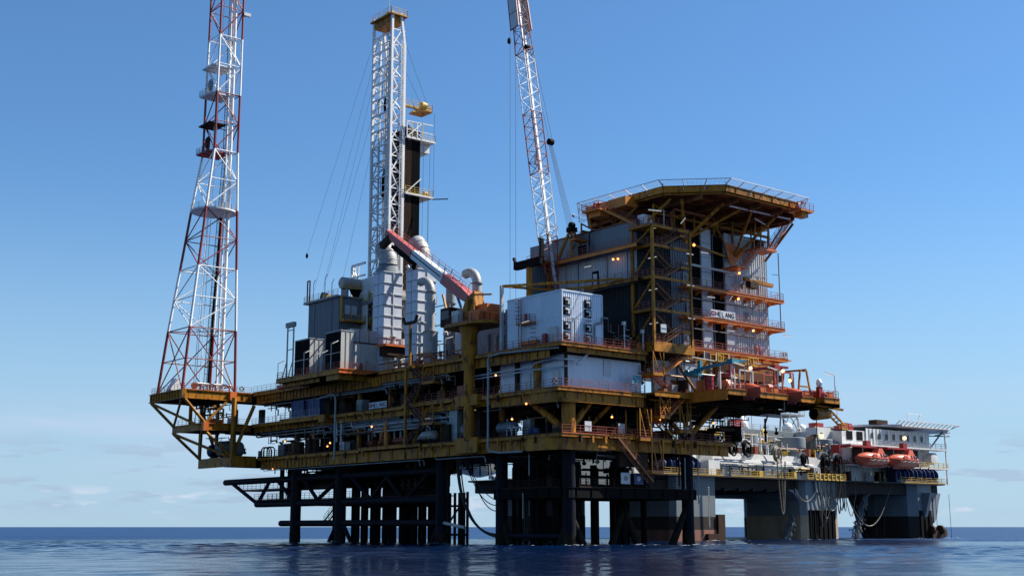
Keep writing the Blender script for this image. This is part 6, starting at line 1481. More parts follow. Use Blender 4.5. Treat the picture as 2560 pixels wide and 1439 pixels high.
ob('yellow_frame', MB().bx(97, 99.6, 34, 36, 15.4, 15.8).bx(97, 97.4, 34, 34.4, 15.8, 17.4).bx(99.2, 99.6, 34, 34.4, 15.8, 17.4).bx(97, 99.6, 34, 34.4, 17.4, 17.8), 'yellow_rail', rg)
# yellow name letters on the edge of the middle column head
for k in range(7):
    x = 90.2 + k * 1.28
    ob('edge_letter', MB().bx(x, x + .9, 28.9, 28.97, 11.3, 11.55).bx(x, x + .22, 28.9, 28.97, 11.56, 12.6).bx(x + .24, x + .9, 28.9, 28.97, 12.0 + (k % 2) * .35, 12.22 + (k % 2) * .35), 'yellow_rail', rg)
# quarters of the rig with its own helideck
q_ = thing('rig_quarters', (124, 40, 11.4), 'white ribbed quarters of the tender rig with windows under a thin helideck', 'building')
ob('lower_wall', corr(105, 33.0, 126, 33.0, 11.45, 14.6, (0, -1, 0), 1.1, .12), 'rig_white', q_); ob('core', MB().bx(105, 136, 33.2, 50, 11.45, 22.0), 'rig_white', q_)
ob('upper_wall', corr(113, 33.0, 136.2, 33.0, 19.2, 22.6, (0, -1, 0), 1.3, .15), 'rig_white', q_); ob('end_wall', MB().bx(136.05, 136.2, 33.2, 50, 11.45, 22.6), 'rig_white', q_)
for k in range(8): ob('window', MB().bx(114.6 + k * 2.6, 115.4 + k * 2.6, 32.84, 32.9, 20.5, 21.7), 'glass', q_)
for x in (106.5, 110.0): ob('window', MB().bx(x, x + 2.0, 33.1, 33.18, 20.0, 21.8), 'black', q_)
ob('mid_deck', MB().bx(104, 139, 30.4, 33.0, 18.7, 18.95), 'rig_white', q_); railing([(112, 30.5, 18.95), (138.8, 30.5, 18.95)], q_, 'grey_rail', step=2, r=.05)
ob('low_deck', MB().bx(104, 139, 30.4, 33, 14.6, 14.85), 'rig_white', q_); railing([(128, 30.5, 14.85), (139, 30.5, 14.85)], q_, 'yellow_rail', step=2, r=.05)
for x in (138.6, ): ob('deck_post', MB().beam((x, 30.6, 11.4), (x, 30.6, 23), .25), 'rig_white', q_)
ob('door', MB().bx(117, 118.2, 32.82, 32.88, 11.5, 13.8), 'hull_boot', q_); ob('painted_shade_bay', MB().bx(108, 131, 32.6, 33.0, 15.0, 18.6), 'hull_boot', q_)  # the dark box behind the boats is shade put in as colour
ob('raft_drum', MB().lathe([(.2, -.9), (1.3, -.8), (1.3, .8), (.2, .9)], (134.4, 31.6, 16.9), (0, 1, 0), 16), 'rig_white', q_)
hd2 = ob('helideck', MB().prism([(116, 36), (122, 30.2), (140, 30.2), (148, 36), (148, 52), (140, 58), (122, 58), (116, 52)], 23.3, 23.7), 'rig_white', q_)
fr = MB()
for k in range(14):
    x = 120 + k * 1.6; fr.beam((x, 30.2, 23.7), (x - .3, 28.9, 24.3), .14)
fr.beam((119, 28.9, 24.3), (142, 28.9, 24.3), .16).beam((142, 28.9, 24.3), (150, 36, 24.3), .16); ob('net_frame', fr, 'rig_white', q_)
for p, q in (((136, 33, 19), (141.6, 33, 23.2)), ((138.6, 33, 22.2), (146, 34, 23.2)), ((136.1, 33, 22), (146, 34, 22.4))): ob('helideck_stay', MB().beam(p, q, .25), 'hull_grey', q_)
ob('wind_frame', MB().beam((133, 36, 23.7), (133, 36, 27), .12).beam((139, 36, 23.7), (139, 36, 27), .12).beam((133, 36, 27), (139, 36, 27), .12).beam((136, 36, 23.7), (138, 36, 27), .14), 'rig_white', q_); ob('whip_aerial', MB().tube((113, 40, 22), (113, 40, 32), .05, n=5), 'hull_grey', q_)
ob('helideck_edge_unit', MB().bx(117, 121, 33, 35, 23.7, 24.6), 'dark_rust', q_); ob('red_unit', MB().bx(109, 113, 36, 38, 22.0, 23.2), 'red', q_)
for x in (101.8, 114.6):
    dv2 = ob('boat_davit', MB().bx(x, x + 9, 29.0, 29.3, 18.2, 18.55).bx(x + .3, x + .7, 29.3, 33, 18.1, 18.6).bx(x + 7.8, x + 8.2, 29.3, 33, 18.1, 18.6).bx(x - .9, x - .5, 31, 33, 14.9, 18.6).bx(x + 5.6, x + 7.0, 29, 30, 18.56, 19.6), 'red', q_)
lifeboat(108.2, 28.6, 14.3, 9.6, math.pi, 'orange enclosed lifeboat hung from red davits, the one nearer the hose station of the rig', s=1.42)
lifeboat(118.9, 28.6, 14.3, 9.6, math.pi, 'orange enclosed lifeboat hung from red davits, the one nearer the round end of the rig', s=1.42)
def winch(x, y, z, s, lab, grp):
    t = thing('anchor_winch', (x, y, z), lab, 'winch', grp)
    ob('drum', MB().lathe([(.5, -1.2), (1.5, -1.2), (1.5, -1.0), (.8, -.95), (.8, .95), (1.5, 1.0), (1.5, 1.2), (.5, 1.2)], (x, y, z + 1.7 * s), (1, .2, 0), 18), 'blue_dark', t)
    ob('guard', MB().path([(x - 1.3, y - .9, z), (x - 1.3, y - .9, z + 2.2 * s), (x - .9, y - .5, z + 3.0 * s), (x, y, z + 3.3 * s), (x + .9, y + .5, z + 2.8 * s)], .3, 8), 'blue_dark', t)
    ob('bed', MB().bx(x - 1.6, x + 1.6, y - 1, y + 1, z, z + .6), 'blue_dark', t)
for k in range(5): winch(119.4 + k * 3.1, 30.6, 11.45, 1.0, 'dark blue anchor winch on the round end column of the rig', 'anchor winches on the end column')
for k in range(3): winch(49.6 + k * 3.6, 30.9, 11.45, 1.0, 'dark blue anchor winch beside the white locker of the rig', 'anchor winches by the white locker')
# hose saddles and hanging hoses on the rig
for i, (x, z, rr) in enumerate(((67.6, 17.0, 1.5), (71.6, 17.0, 1.6), (80.4, 16.2, 1.6), (95.2, 15.4, 1.7), (99.4, 15.6, 1.3), (88.6, 15.4, 1.3))):
    lab = ('hose coil in a grey half round saddle', 'hose coil in a pale half round saddle', 'tan hose coil hung before the white deckhouse', 'thick black hose coil at the middle column', 'long black hose coil beside the thick one', 'slim black hose coil above the bent white pipes')[i] + ' of the rig'
    t = thing('hose_coil', (x, 30.6, z - rr), lab, 'hose')
    ob('coil', MB().ring((x, 30.4, z - .2), (.35, -1, 0), rr * .8, .28, 20, 6).ring((x + .1, 30.0, z - .5), (.25, -1, 0), rr * .85, .16, 20, 6), 'hose_tan' if i == 2 else 'black', t)
    sd = MB(); n = 10
    for e, o in ((0, .3), (0, -.3)):
        pass
    prof = [(x + rr * 1.05 * math.cos(math.pi * k / n), 30.5, z + rr * .95 * math.sin(math.pi * k / n)) for k in range(n + 1)] + [(x - rr * .55 * math.cos(math.pi * k / n), 30.5, z + rr * .5 * math.sin(math.pi * k / n)) for k in range(n + 1)]
    ob('saddle', sd.extr(prof, (0, .35, 0)), 'rig_white' if i == 1 else 'hull_grey', t)
def hang_hose(x0, z0, x1, z1, low, r, m, lab, grp, y=29.2):
    pts = []
    for k in range(21):
        t = k / 20; z = z0 * (1 - t) + z1 * t; d = min(z0, z1) - low
        pts.append((x0 + (x1 - x0) * t, y, z - (d + abs(z0 - z1) * .5) * math.sin(math.pi * t) ** .8))
    ob('slack_hose', MB().path(pts, r, 6), m, None, lab, 'hose', grp)
for a in ((90.9, 13, 96.0, 14.5, 4.0, .12), (92.0, 11.4, 99.5, 15, 5.6, .11), (95.0, 13.6, 97.4, 15, 7.6, .1), (98.4, 14.5, 99.9, 15, 6.0, .12), (93.5, 14, 95.4, 13, 8, .1), (96.8, 12, 98.4, 12.4, 5, .11), (97.4, 12, 99.4, 12.2, 5.6, .1), (99.4, 11.8, 103.4, 12, 4.5, .08)):
    hang_hose(*a, 'hose', 'dark slack hose hanging over the front of the middle rig column', 'slack hoses on the middle column')
for a in ((79.0, 15.4, 81.4, 14.6, 4.8, .14), (80.2, 15, 80.9, 11, 5.2, .1), (84, 9.6, 90.5, 9.4, 7.2, .06)):
    hang_hose(*a, 'hose_tan', 'tan slack hose hanging below the white deckhouse of the rig', 'slack hoses by the white deckhouse')
for a in ((100.6, 9.4, 102.0, 9.4, 5.5, .07), (102, 9.2, 117, 11, 2.6, .14), (103.2, 9, 105.2, 9, 7.4, .08)):
    hang_hose(*a, 'hose', 'slack hose hung under the deck between the middle and end columns', 'slack hoses between the columns', 30.5)
for x0, x1 in ((104.8, 106.4), (110, 109.8), (113.6, 112.2), (136.8, 136.9), (131.6, 131.7)):
    ob('mooring_wire', MB().tube((x0, 29.4, 9.3), (x1, 29.4, 0), .05, n=5), 'cable', None, 'thin mooring wire running down into the sea from the rig deck', 'wire', 'mooring wires of the rig')
for k in range(2): ob('hanging_pipe', MB().path([(91.4 + k * 1.3, 28.8, 11), (91.5 + k * 1.3, 28.8, 2.4 + k * .8)], .1, 6), 'hose_tan', None, 'straight pale hose end hanging down the dark side of the middle column', 'hose', 'straight hose ends on the column')
ch = MB()
for k in range(30): ch.ring((60.2, 29.6, 9.2 - k * .24), (1, 0, 0) if k % 2 else (0, 1, 0), .16, .06, 8, 4)
ob('anchor_chain', ch, 'pale_grey', None, 'pale anchor chain hanging down the red footed column of the rig', 'chain')
# water pumped overboard in falling streams
for i, (x0, z0, x1, w) in enumerate(((111.2, 9.0, 106.2, .5), (87.0, 4.6, 84.4, .35))):
    rng = random.Random(3 + i); mb = MB()
    for k in range(520):
        t = rng.random() ** .8; z = z0 * (1 - t ** 1.1); x = x0 + (x1 - x0) * t ** .75 + rng.gauss(0, w * (.25 + .9 * t)); y = 32 + rng.gauss(0, .4); s = rng.uniform(.03, .11)
        mb.quadbox([(x-s, y-s, z-2*s), (x+s, y-s, z-2*s), (x+s, y+s, z-2*s), (x-s, y+s, z-2*s), (x-s, y-s, z+2*s), (x+s, y-s, z+2*s), (x+s, y+s, z+2*s), (x-s, y+s, z+2*s)])
    ob('water_discharge', mb, 'hull_grey', None, ('stream of discharge water falling between the middle and end columns', 'thin stream of discharge water falling beside the middle column')[i], 'water', None, 'stuff')
# a big pale hose basket of the rig seen through the gap between the jackets
t = thing('basket_dome', (60, 96, 13), 'pale round bowl on the far side of the rig, beyond the gap between the jackets', 'bowl')
ob('support_boom', MB().beam((60, 79, 11.6), (60, 92, 12.9), .8, .8).beam((57, 79, 11.6), (60, 92, 12.9), .4).beam((63, 79, 11.6), (60, 92, 12.9), .4), 'rig_white', t)
ob('bowl', MB().lathe([(.5, 0), (3.5, .7), (6, 2.2), (7, 4.2), (7, 4.6)], (60, 96, 13.0), n=28), 'rig_white', t)

# ---------------------------------------------------------------- pipework, plant and lamps between the decks
pr = thing('pipe_rack', (-2, 40, 17), 'long bundle of grey process pipes slung under the middle deck edge', 'pipe')
for k, (y0, y1, x, z, r, m) in enumerate(((24, 62, -1.9, 18.9, .16, 'pipe_grey'), (26, 58, -1.5, 18.5, .22, 'pipe_grey'), (22, 50, -2.1, 18.1, .12, 'silver'), (30, 66, -1.2, 17.9, .2, 'pipe_grey'), (24, 46, -1.7, 17.5, .28, 'pipe_grey'), (28, 44, -2.2, 17.0, .1, 'silver'), (44, 56, -1.4, 17.2, .22, 'pipe_grey'),
                                          (56, 80, -2.2, 18.7, .1, 'pipe_grey'), (58, 82, -2.0, 18.2, .14, 'mid_grey'), (24, 44, -1.8, 24.4, .16, 'silver'), (26, 58, -1.6, 24.0, .2, 'pipe_grey'), (40, 60, -2.0, 23.6, .12, 'mid_grey'), (56, 80, -2.2, 24.2, .16, 'mid_grey'), (60, 80, -1.8, 23.7, .12, 'pipe_grey'), (14, 30, -2.0, 24.7, .12, 'silver'),
                                          (14.8, 27, -2.2, 12.1, .09, 'pipe_grey'), (30, 60, -1.8, 12.2, .1, 'mid_grey'), (30, 78, -2.6, 12.1, .06, 'pipe_grey'), (0, 13, -1.8, 18.7, .1, 'mid_grey'))):
    ob('process_pipe', MB().path([(x, y0, z - .9), (x, y0 + .2, z - .2), (x, y0 + .6, z), (x, y1 - .6, z), (x, y1 - .2, z + .2), (x, y1, z + .9)], r, 8), m, pr)
for k in range(18):
    y = 24 + k * 3.1; ob('pipe_hanger', MB().beam((-2.3, y, 16.8), (-2.3, y, 19.9), .08).beam((-2.3, y, 16.9), (-1, y, 16.9), .1), 'mid_grey', pr)
for k in range(12):
    y = 24 + k * 3; ob('pipe_hanger', MB().beam((-2.3, y, 23.4), (-2.3, y, 25.6), .08).beam((-2.3, y, 23.5), (-1.2, y, 23.5), .1), 'mid_grey', pr)
for (pts, r, lab) in (([(-3.5, 13.4, 25.4), (-3.5, 12.6, 25.6), (-3.5, 11.4, 26.0)], .13, None), ):
    pass
t = thing('fire_main', (-3.6, 12.6, 12), 'tall pale grey drop pipe down the left face near the crane pedestal', 'pipe')
ob('riser', MB().path([(-2.6, -1.0, 25.6), (-3.4, 10.0, 25.9), (-3.6, 12.4, 25.7), (-3.6, 12.6, 25.2), (-3.6, 12.6, 13.2), (-3.6, 12.4, 12.6), (-3.4, 10.4, 12.3), (-3.0, 6, 12.3)], .15, 10), 'pipe_grey', t)
t = thing('fire_main', (-3.9, 52, 12), 'pale grey drop pipe down the left face under the generator deck', 'pipe')
ob('riser', MB().path([(-3.9, 58, 23.2), (-3.9, 53, 23.6), (-3.9, 52.2, 23.3), (-3.9, 52, 22.6), (-3.9, 52, 13.0)], .16, 10), 'pipe_grey', t)
ob('yellow_post', MB().beam((-3.7, 32.4, 14.4), (-3.7, 32.4, 26), .36), 'yellow', None, 'square yellow post standing on the left face beside the zigzag stair', 'post')
zs_ = thing('side_stair', (-3.6, 28, 14.4), 'red railed zigzag stair between the decks on the left face', 'stairs')
for z0, z1, ya, yb in ((14.5, 17.3, 31.4, 27.4), (17.3, 20.4, 27.2, 31.6), (20.5, 23.3, 31.4, 27.4), (23.3, 26.2, 27.2, 31.6)): stair((-3.7, ya, z0), (-3.7, yb, z1), .9, zs_, 'dark_rust', (1, 0, 0))
for z in (17.3, 23.3):
    ob('landing', MB().bx(-4.3, -2.8, 24.6, 27.4, z - .3, z), 'yellow', zs_); railing([(-4.2, 27.3, z), (-4.2, 24.7, z)], zs_, 'red_rail', step=.9)
    for y in (24.7, 27.3): ob('hanger', MB().beam((-4.2, y, z), (-4.2, y, z + 3), .12), 'yellow', zs_)
strut((-3.4, 30.6, 14.6), (-3.4, 27.2, 19.4), .2, zs_); strut((-3.4, 30.6, 20.6), (-3.4, 27.2, 25.4), .2, zs_)
for k in range(2):
    y0 = 58.6 + k * 5.2
    t = thing('blue_container', (-1.6, y0 + 2, 20.4), ('dark blue ribbed container on the middle deck, closer to the name board', 'dark blue ribbed container on the middle deck, closer to the lattice tower')[k], 'container', 'blue containers')
    ob('shell', corr(-2.9, y0 + 4.0, -2.9, y0, 20.45, 23.6, (-1, 0, 0), .4, .06), 'blue', t); ob('core', MB().bx(-2.8, -.6, y0 + .02, y0 + 3.98, 20.42, 23.55), 'blue', t)
    for y in (y0, y0 + 3.9): ob('corner_post', MB().beam((-2.92, y + .05, 20.42), (-2.92, y + .05, 23.62), .16), 'blue', t)
    ob('door_bar', MB().beam((-2.98, y0 + 2, 20.6), (-2.98, y0 + 2, 23.4), .06), 'mid_grey', t)
hvessel(-1.0, 30.5, 14.4, 4.0, .7, 'pale_grey', 'pale grey horizontal vessel on the cellar deck beside the side stair')
hvessel(-.6, 23.5, 14.4, 4.2, 1.0, 'pipe_grey', 'blue grey horizontal vessel on the cellar deck behind the crane pedestal')
hvessel(-.6, 12.0, 14.4, 3.2, .8, 'cladding_grey', 'dark grey horizontal vessel on the cellar deck near the corner leg')
for k, (y, x) in enumerate(((41.5, -1.4), (38.0, -1.2), (45.2, -1.2), (36.0, -1.4))):
    t = thing('pump_unit', (x, y, 14.4), 'dark red pump unit in the row on the cellar deck', 'pump', 'red pump row')
    ob('motor', MB().lathe([(.2, -.8), (.55, -.7), (.55, .5), (.3, .7), (.3, 1.2)], (x, y, 15.4), (0, 1, 0), 14), 'red_rail', t); ob('bed', MB().bx(x - .7, x + .7, y - 1.2, y + 1.3, 14.38, 14.8), 'red_rail', t); ob('discharge', MB().path([(x, y + .9, 15.6), (x, y + .9, 17.2), (x + .4, y + .9, 17.6)], .18), 'pipe_grey', t)
t = thing('chemical_tank', (-1.6, 47.4, 14.4), 'white square chemical tote with frame on the cellar deck', 'tank')
ob('tote', MB().bx(-2.5, -1.3, 51.4, 52.8, 14.5, 15.9), 'white', t); ob('frame', MB().bx(-2.56, -2.5, 51.3, 52.9, 15.1, 15.2).bx(-2.56, -2.5, 52.05, 52.15, 14.4, 16.0), 'mid_grey', t)
for y in (52.6, 54.0): ob('drop_leg', MB().tube((-2.3, y, 16), (-2.3, y, 19.4), .18, n=8), 'pale_grey', t)
t = thing('a_frame_post', (-2, 40.5, 14.4), 'leaning yellow tapered post on the cellar deck before the red pumps', 'post')
ob('post', MB().tube((-2.2, 39.6, 14.4), (-2.2, 39.8, 18.4), .42, .3, n=10), 'sunlit_yellow', t); ob('prop', MB().tube((-2.2, 42.0, 14.4), (-2.2, 40.0, 18.2), .16, n=8), 'sunlit_yellow', t)
for k, (y, z) in enumerate(((9.4, 14.4), (8.4, 14.4), (7.4, 14.4))):
    t = thing('vent_gooseneck', (-2.2, y, z), 'small pale gooseneck vent at the rail of the cellar deck corner', 'vent', 'gooseneck vents')
    ob('neck', MB().path([(-2.4, y + .5, z - .6), (-2.4, y + .5, z + .9), (-2.4, y + .3, z + 1.2), (-2.4, y, z + 1.3), (-2.4, y - .3, z + 1.2), (-2.4, y - .45, z + .8)], .13, 8), 'pale_grey', t); ob('foot', MB().bx(-2.6, -2.2, y + .3, y + .7, z - .05, z + .05), 'mid_grey', t)
for k in range(2):
    t = thing('blue_drum', (-1.6, 5.4 - k * 1.2, 14.4), 'blue drum standing on the cellar deck near the corner leg', 'drum', 'blue drums')
    ob('drum', MB().lathe([(.42, 0), (.45, .1), (.42, .4), (.45, .45), (.42, .5), (.45, .9), (.4, 1.0)], (-1.8, 5.6 - k * 1.2, 14.36), n=14), 'blue', t)
t = thing('skid_row', (8, .8, 14.4), 'rusty red skid row with small panels on the cellar deck behind the rail', 'skid')
for k in range(7): ob('skid_unit', MB().bx(3 + k * 2.6, 4.6 + k * 2.6, .4, 2.2, 14.38, 15.4 + (k * 37 % 5) * .22), 'red_rail' if k % 2 else 'dark_rust', t)
for x in (2.7, 8.9): ob('panel', MB().bx(x - .6, x + .6, -.9, -.8, 14.9, 16.2), 'sign_white' if x < 5 else 'pale_grey', t); 
ob('panel_stripe', MB().bx(2.2, 3.2, -.93, -.9, 15.5, 15.6), 'mid_grey', t)
t = thing('louvre_panel', (24, -1, 14.4), 'small white louvre panel on the cellar deck right of the hung stair', 'panel')
ob('panel', MB().bx(21.0, 22.6, -1.2, -1.1, 14.9, 16.3), 'sign_white', t); ob('gap', MB().bx(21.0, 22.6, -1.24, -1.2, 15.55, 15.65), 'mid_grey', t)
t = thing('white_sign', (15, -2.6, 28.6), 'small white notice on the lowest flight of the stair tower', 'sign')
ob('board', MB().bx(14.5, 15.6, -3.28, -3.22, 29.0, 30.2), 'sign_white', t); ob('stripe', MB().bx(14.6, 15.5, -3.3, -3.28, 29.5, 29.65), 'blue', t)
for y, m in ((20.6, 'red_rail'), (52.6, 'dark_rust'), (47.4, 'mid_grey'), (35, 'dark_rust')):
    t = thing('deck_cabinet', (-1.6, y, 20.4), '%s cabinet on the middle deck of the left face' % {'red_rail': 'red', 'dark_rust': 'rusty brown', 'mid_grey': 'grey'}[m] + {20.6: ' by the crane pedestal', 52.6: ' next to the blue containers', 47.4: ' behind the name board', 35: ' at the zigzag stair'}[y], 'cabinet')
    ob('body', MB().bx(-2.3, -1, y - .9, y + .9, 20.38, 22.4), m, t); ob('door', MB().bx(-2.36, -2.3, y - .7, y + .7, 20.6, 22.2), m, t)
# name boards
LET = {'H': [((0,0),(0,1)),((.7,0),(.7,1)),((0,.5),(.7,.5))], 'E': [((0,0),(0,1)),((0,1),(.62,1)),((0,.5),(.52,.5)),((0,0),(.62,0))], 'L': [((0,0),(0,1)),((0,0),(.6,0))],
       'A': [((0,0),(.38,1)),((.76,0),(.38,1)),((.16,.36),(.6,.36))], 'N': [((0,0),(0,1)),((.7,0),(.7,1)),((0,1),(.7,0))], 'G': [((.74,.82),(.55,.98)),((.55,.98),(.22,.98)),((.22,.98),(.02,.7)),((.02,.7),(.02,.3)),((.02,.3),(.22,.02)),((.22,.02),(.74,.02)),((.74,.02),(.74,.46)),((.74,.46),(.42,.46))]}
def nameboard(o, ux, nrm, W, H, label):
    o, ux, nrm = V(o), V(ux), V(nrm); uz = V((0, 0, 1))
    t = thing('name_board', o, label, 'sign')
    ob('board', MB().extr([o, o + ux * W, o + ux * W + uz * H, o + uz * H], nrm * -.08), 'sign_white', t)
    s = H * .60; z0 = H * .20; q = o + nrm * .02
    lg = ob('emblem', MB().extr([q + ux * .12 + uz * z0, q + ux * (.12 + s * 1.1) + uz * z0, q + ux * (.12 + s * 1.1) + uz * (z0 + s), q + ux * .12 + uz * (z0 + s)], nrm * .02), 'sign_red', t)
    ob('emblem_bar', MB().extr([q + nrm * .03 + ux * (.12 + s * .2) + uz * (z0 + s * .42), q + nrm * .03 + ux * (.12 + s * .9) + uz * (z0 + s * .42), q + nrm * .03 + ux * (.12 + s * .9) + uz * (z0 + s * .58), q + nrm * .03 + ux * (.12 + s * .2) + uz * (z0 + s * .58)], nrm * .01), 'sign_white', lg)
    c = W * .20; adv = (W * .78) / 6
    for chh in 'HELANG':
        mb = MB()
        for (a, b), (c2, d) in LET[chh]:
            mb.beam(q + ux * (c + a * adv * .98) + uz * (z0 + b * s), q + ux * (c + c2 * adv * .98) + uz * (z0 + d * s), .13 * H / 1.2, .03, up=nrm)
        ob('letter', mb, 'sign_ink', t); c += adv
nameboard((26.3, -2.1, 32.62), (1, 0, 0), (0, -1, 0), 5.4, 1.1, 'white name board with dark letters on the walkway rail of the quarters')
nameboard((-3.15, 43.3, 20.55), (0, -1, 0), (-1, 0, 0), 4.9, .98, 'white name board with dark letters on the middle deck of the left face')
# lifebuoys
for p, ax, lab in (((-2.98, -.6, 21.2), (-1, 0, 0), 'dark red lifebuoy on the middle deck rail by the switchroom door'), ((43.0, -2.05, 28.4), (0, -1, 0), 'red lifebuoy at the outer end of the lowest quarters walkway'), ((-5.2, 82.0, 26.8), (0, -1, 0), 'dark lifebuoy on the rail between tower and upper deck'), ((27.6, -2.0, 15.0), (0, -1, 0), 'dark lifebuoy on the right end rail of the cellar deck')):
    t = thing('lifebuoy', V(p) - V((0, 0, .45)), lab, 'lifebuoy'); ob('ring', MB().ring(p, ax, .36, .1, 18, 8), 'red_rail' if 'red' in lab else 'black', t)
    for s_ in range(4):
        a = math.pi / 4 + s_ * math.pi / 2; A = V(ax); u = V((0, 0, 1)); w = A.cross(u); c = V(p) + (u * math.sin(a) + w * math.cos(a)) * .36; ob('band', MB().bx(c.x - .09, c.x + .09, c.y - .09, c.y + .09, c.z - .1, c.z + .1), 'white', t)
# orange sodium lamps
def sodium(p, lab, grp, r=.14, m='sodium'):
    p = V(p); t = thing('sodium_lamp', p, lab, 'lamp', grp)
    ob('globe', MB().lathe([(r * .3, 0), (r * .9, r * .4), (r, r), (r * .8, r * 1.7), (r * .2, r * 2)], p - V((0, 0, r)), n=10), m, t)
    ob('housing', MB().tube(p + V((0, 0, r)), p + V((0, 0, r + .25)), r * .7, n=8), 'mid_grey', t)
G1 = 'glowing orange sodium lamp hung between the decks of the left face'
for p in ((-3.2, 11.4, 23.0), (-2.6, 8.6, 16.8), (-3.1, 5.0, 18.6), (-3.0, 42.6, 17.8), (-2.8, 55.2, 15.9), (-2.8, 56.0, 15.4), (-2.8, 70, 16.9)): sodium(p, G1, 'sodium lamps of the left face')
sodium((-2.8, 74, 12.3), 'small reddish lamp under the cellar deck edge', None, .1)
G2 = 'glowing orange sodium lamp over the cellar deck on the right face'
for p in ((6.4, -1.6, 16.9), (15.4, -1.8, 17.0), (27.6, -.8, 17.2)): sodium(p, G2, 'sodium lamps of the right face')
for k, p in enumerate(((12.9, 4.4, 40.4), (12.9, 3.4, 40.3))): sodium(p, 'warm wall lamp under the roof walkway of the quarters', 'wall lamps of the quarters', .16)
sodium((23.6, -1.6, 43.0), 'warm lamp under the helideck beside the dark recess', None, .2)
for p in ((33.2, -1.9, 40.0), (32.4, -2.2, 35.9), (35.6, -2.2, 31.4)): sodium(p, 'warm lamp on the corrugated end wall of the quarters', 'lamps on the end wall', .17)
for k, (x, y, z) in enumerate(((26.0, -9.4, 24.3), (33.6, -9.0, 24.5), (36.2, -8.2, 23.4))): sodium((x, y, z), 'cream flood lamp on a stand among the lifeboats', 'flood lamps of the lifeboat deck', .26, 'lamp_warm')
sodium((122.6, 30.2, 20.8), 'warm lamp on the upper deck front of the tender rig', None, .42, 'lamp_warm'); sodium((101.2, 35.4, 20.6), 'warm lamp on the crane cab of the tender rig', None, .42, 'lamp_warm')
# strip lamps
def strip(p, q, lab, grp, post=None):
    p, q = V(p), V(q); t = thing('strip_lamp', (p + q) / 2, lab, 'lamp', grp)
    ob('diffuser', MB().beam(p, q, .08, .06), 'tube_light', t); ob('tray', MB().beam(p + V((0, 0, .12)), q + V((0, 0, .12)), .15, .06), 'pale_grey', t)
    if post: ob('post', MB().path([V(post), V((post[0], post[1], p.z + .12)), p + V((0, 0, .12))], .06, 6), 'white', t)
S1 = 'lit strip lamp on a stair tower frame'
for i, z in enumerate((29.8, 34.6, 39.2, 43.4)):
    strip((14.4, -2.8, z + .6), (14.4, -1.2, z + .6), S1, 'strip lamps of the stair tower')
    if i < 3: strip((20.2, -3.2, z + 1.8), (21.6, -3.2, z + 1.8), S1, 'strip lamps of the stair tower')
S2 = 'lit strip lamp under the deck by the corner braces'
for p in ((4.2, -1.2, 19.0), (10.4, -1.2, 18.8), (-2.0, 17.4, 18.7), (-2.4, 28, 18.2)): strip(p, (p[0] + (1.5 if p[0] > 0 else 0), p[1] + (0 if p[0] > 0 else 1.5), p[2]), S2, 'strip lamps under the middle deck')
S3 = 'lit strip lamp over a walkway of the quarters wall'
for p in ((26.2, -1.6, 35.6), (30.4, -1.6, 31.0), (35.5, -1.8, 39.4), (43.2, -1.9, 31.4), (36.2, -1.6, 26.6), (13.0, 9.2, 40.2), (24.6, -2.0, 42.0)): strip(p, (p[0] + 1.5, p[1] - .1, p[2]) if p[0] > 14 else (p[0], p[1] + 1.4, p[2]), S3, 'strip lamps of the quarters')
S4 = 'white strip lamp on a bent post at the edge of the generator deck'
for y, h in ((64.3, 2.6), (55.8, 3.6), (52.0, 3.0), (47.4, 4.2), (50.4, 3.0)): strip((-7.8, y - .4, GZ + h), (-7.8, y - 2.0, GZ + h + .2), S4, 'strip lamps of the generator deck', (-7.8, y, GZ))
S5 = 'white strip lamp on a bent post at the rail of the upper deck'
for x, y, h in ((-2.9, 23.6, 3.2), (-2.9, 6.4, 3.4)): strip((x, y - .3, 26.3 + h), (x, y - 1.9, 26.3 + h + .1), S5, 'strip lamps of the upper deck', (x, y, 26.3))
for x in (8.8, 12.4):
    t = thing('pole_lamp', (x, -1.8, 26.3), 'white flood lamp pole on the upper deck rail right of the silver module', 'lamp', 'pole lamps by the silver module')
    ob('pole', MB().tube((x, -1.8, 26.3), (x, -1.8, 29.6 - (x > 10) * .8), .09, n=8), 'white', t); ob('head', MB().bx(x - .3, x + .1, -2.0, -1.6, 29.6 - (x > 10) * .8, 30.1 - (x > 10) * .8), 'white', t)
S6 = 'white strip lamp on a tall post on the lifeboat deck'
for x, y in ((24.0, -10.0), (31.6, -9.7), (43.6, -10.6)): strip((x - .2, y, 24.4), (x - 2.2, y, 24.7), S6, 'strip lamps of the lifeboat deck', (x, y, BZ))
strip((15.6, -2.8, 46.6), (14.2, -1.6, 46.8), 'white strip lamp on a post of the landing below the helideck', None, (15.9, -3.0, 44.3))
strip((19.6, -2.8, 45.4), (20.6, -2.8, 46.4), 'slanting lit strip lamp below the helideck truss', None)
# antennas at the helideck
t = thing('wind_sensor', (12, 10, 46.6), 'small wind sensor mast beside the left foam pod of the helideck', 'sensor')
ob('mast', MB().tube((11.8, 10.4, 46.8), (11.8, 10.4, 49.2), .05, n=6), 'mid_grey', t); ob('ball', MB().lathe([(.05, 0), (.22, .2), (.22, .4), (.05, .6)], (11.2, 11.0, 47.6), n=10), 'white', t); ob('arm', MB().beam((11.8, 10.4, 47.6), (11.2, 11.0, 47.6), .05), 'mid_grey', t); ob('arm', MB().beam((11.8, 10.4, 47.0), (12.6, 10.0, 47.0), .08), 'mid_grey', t)

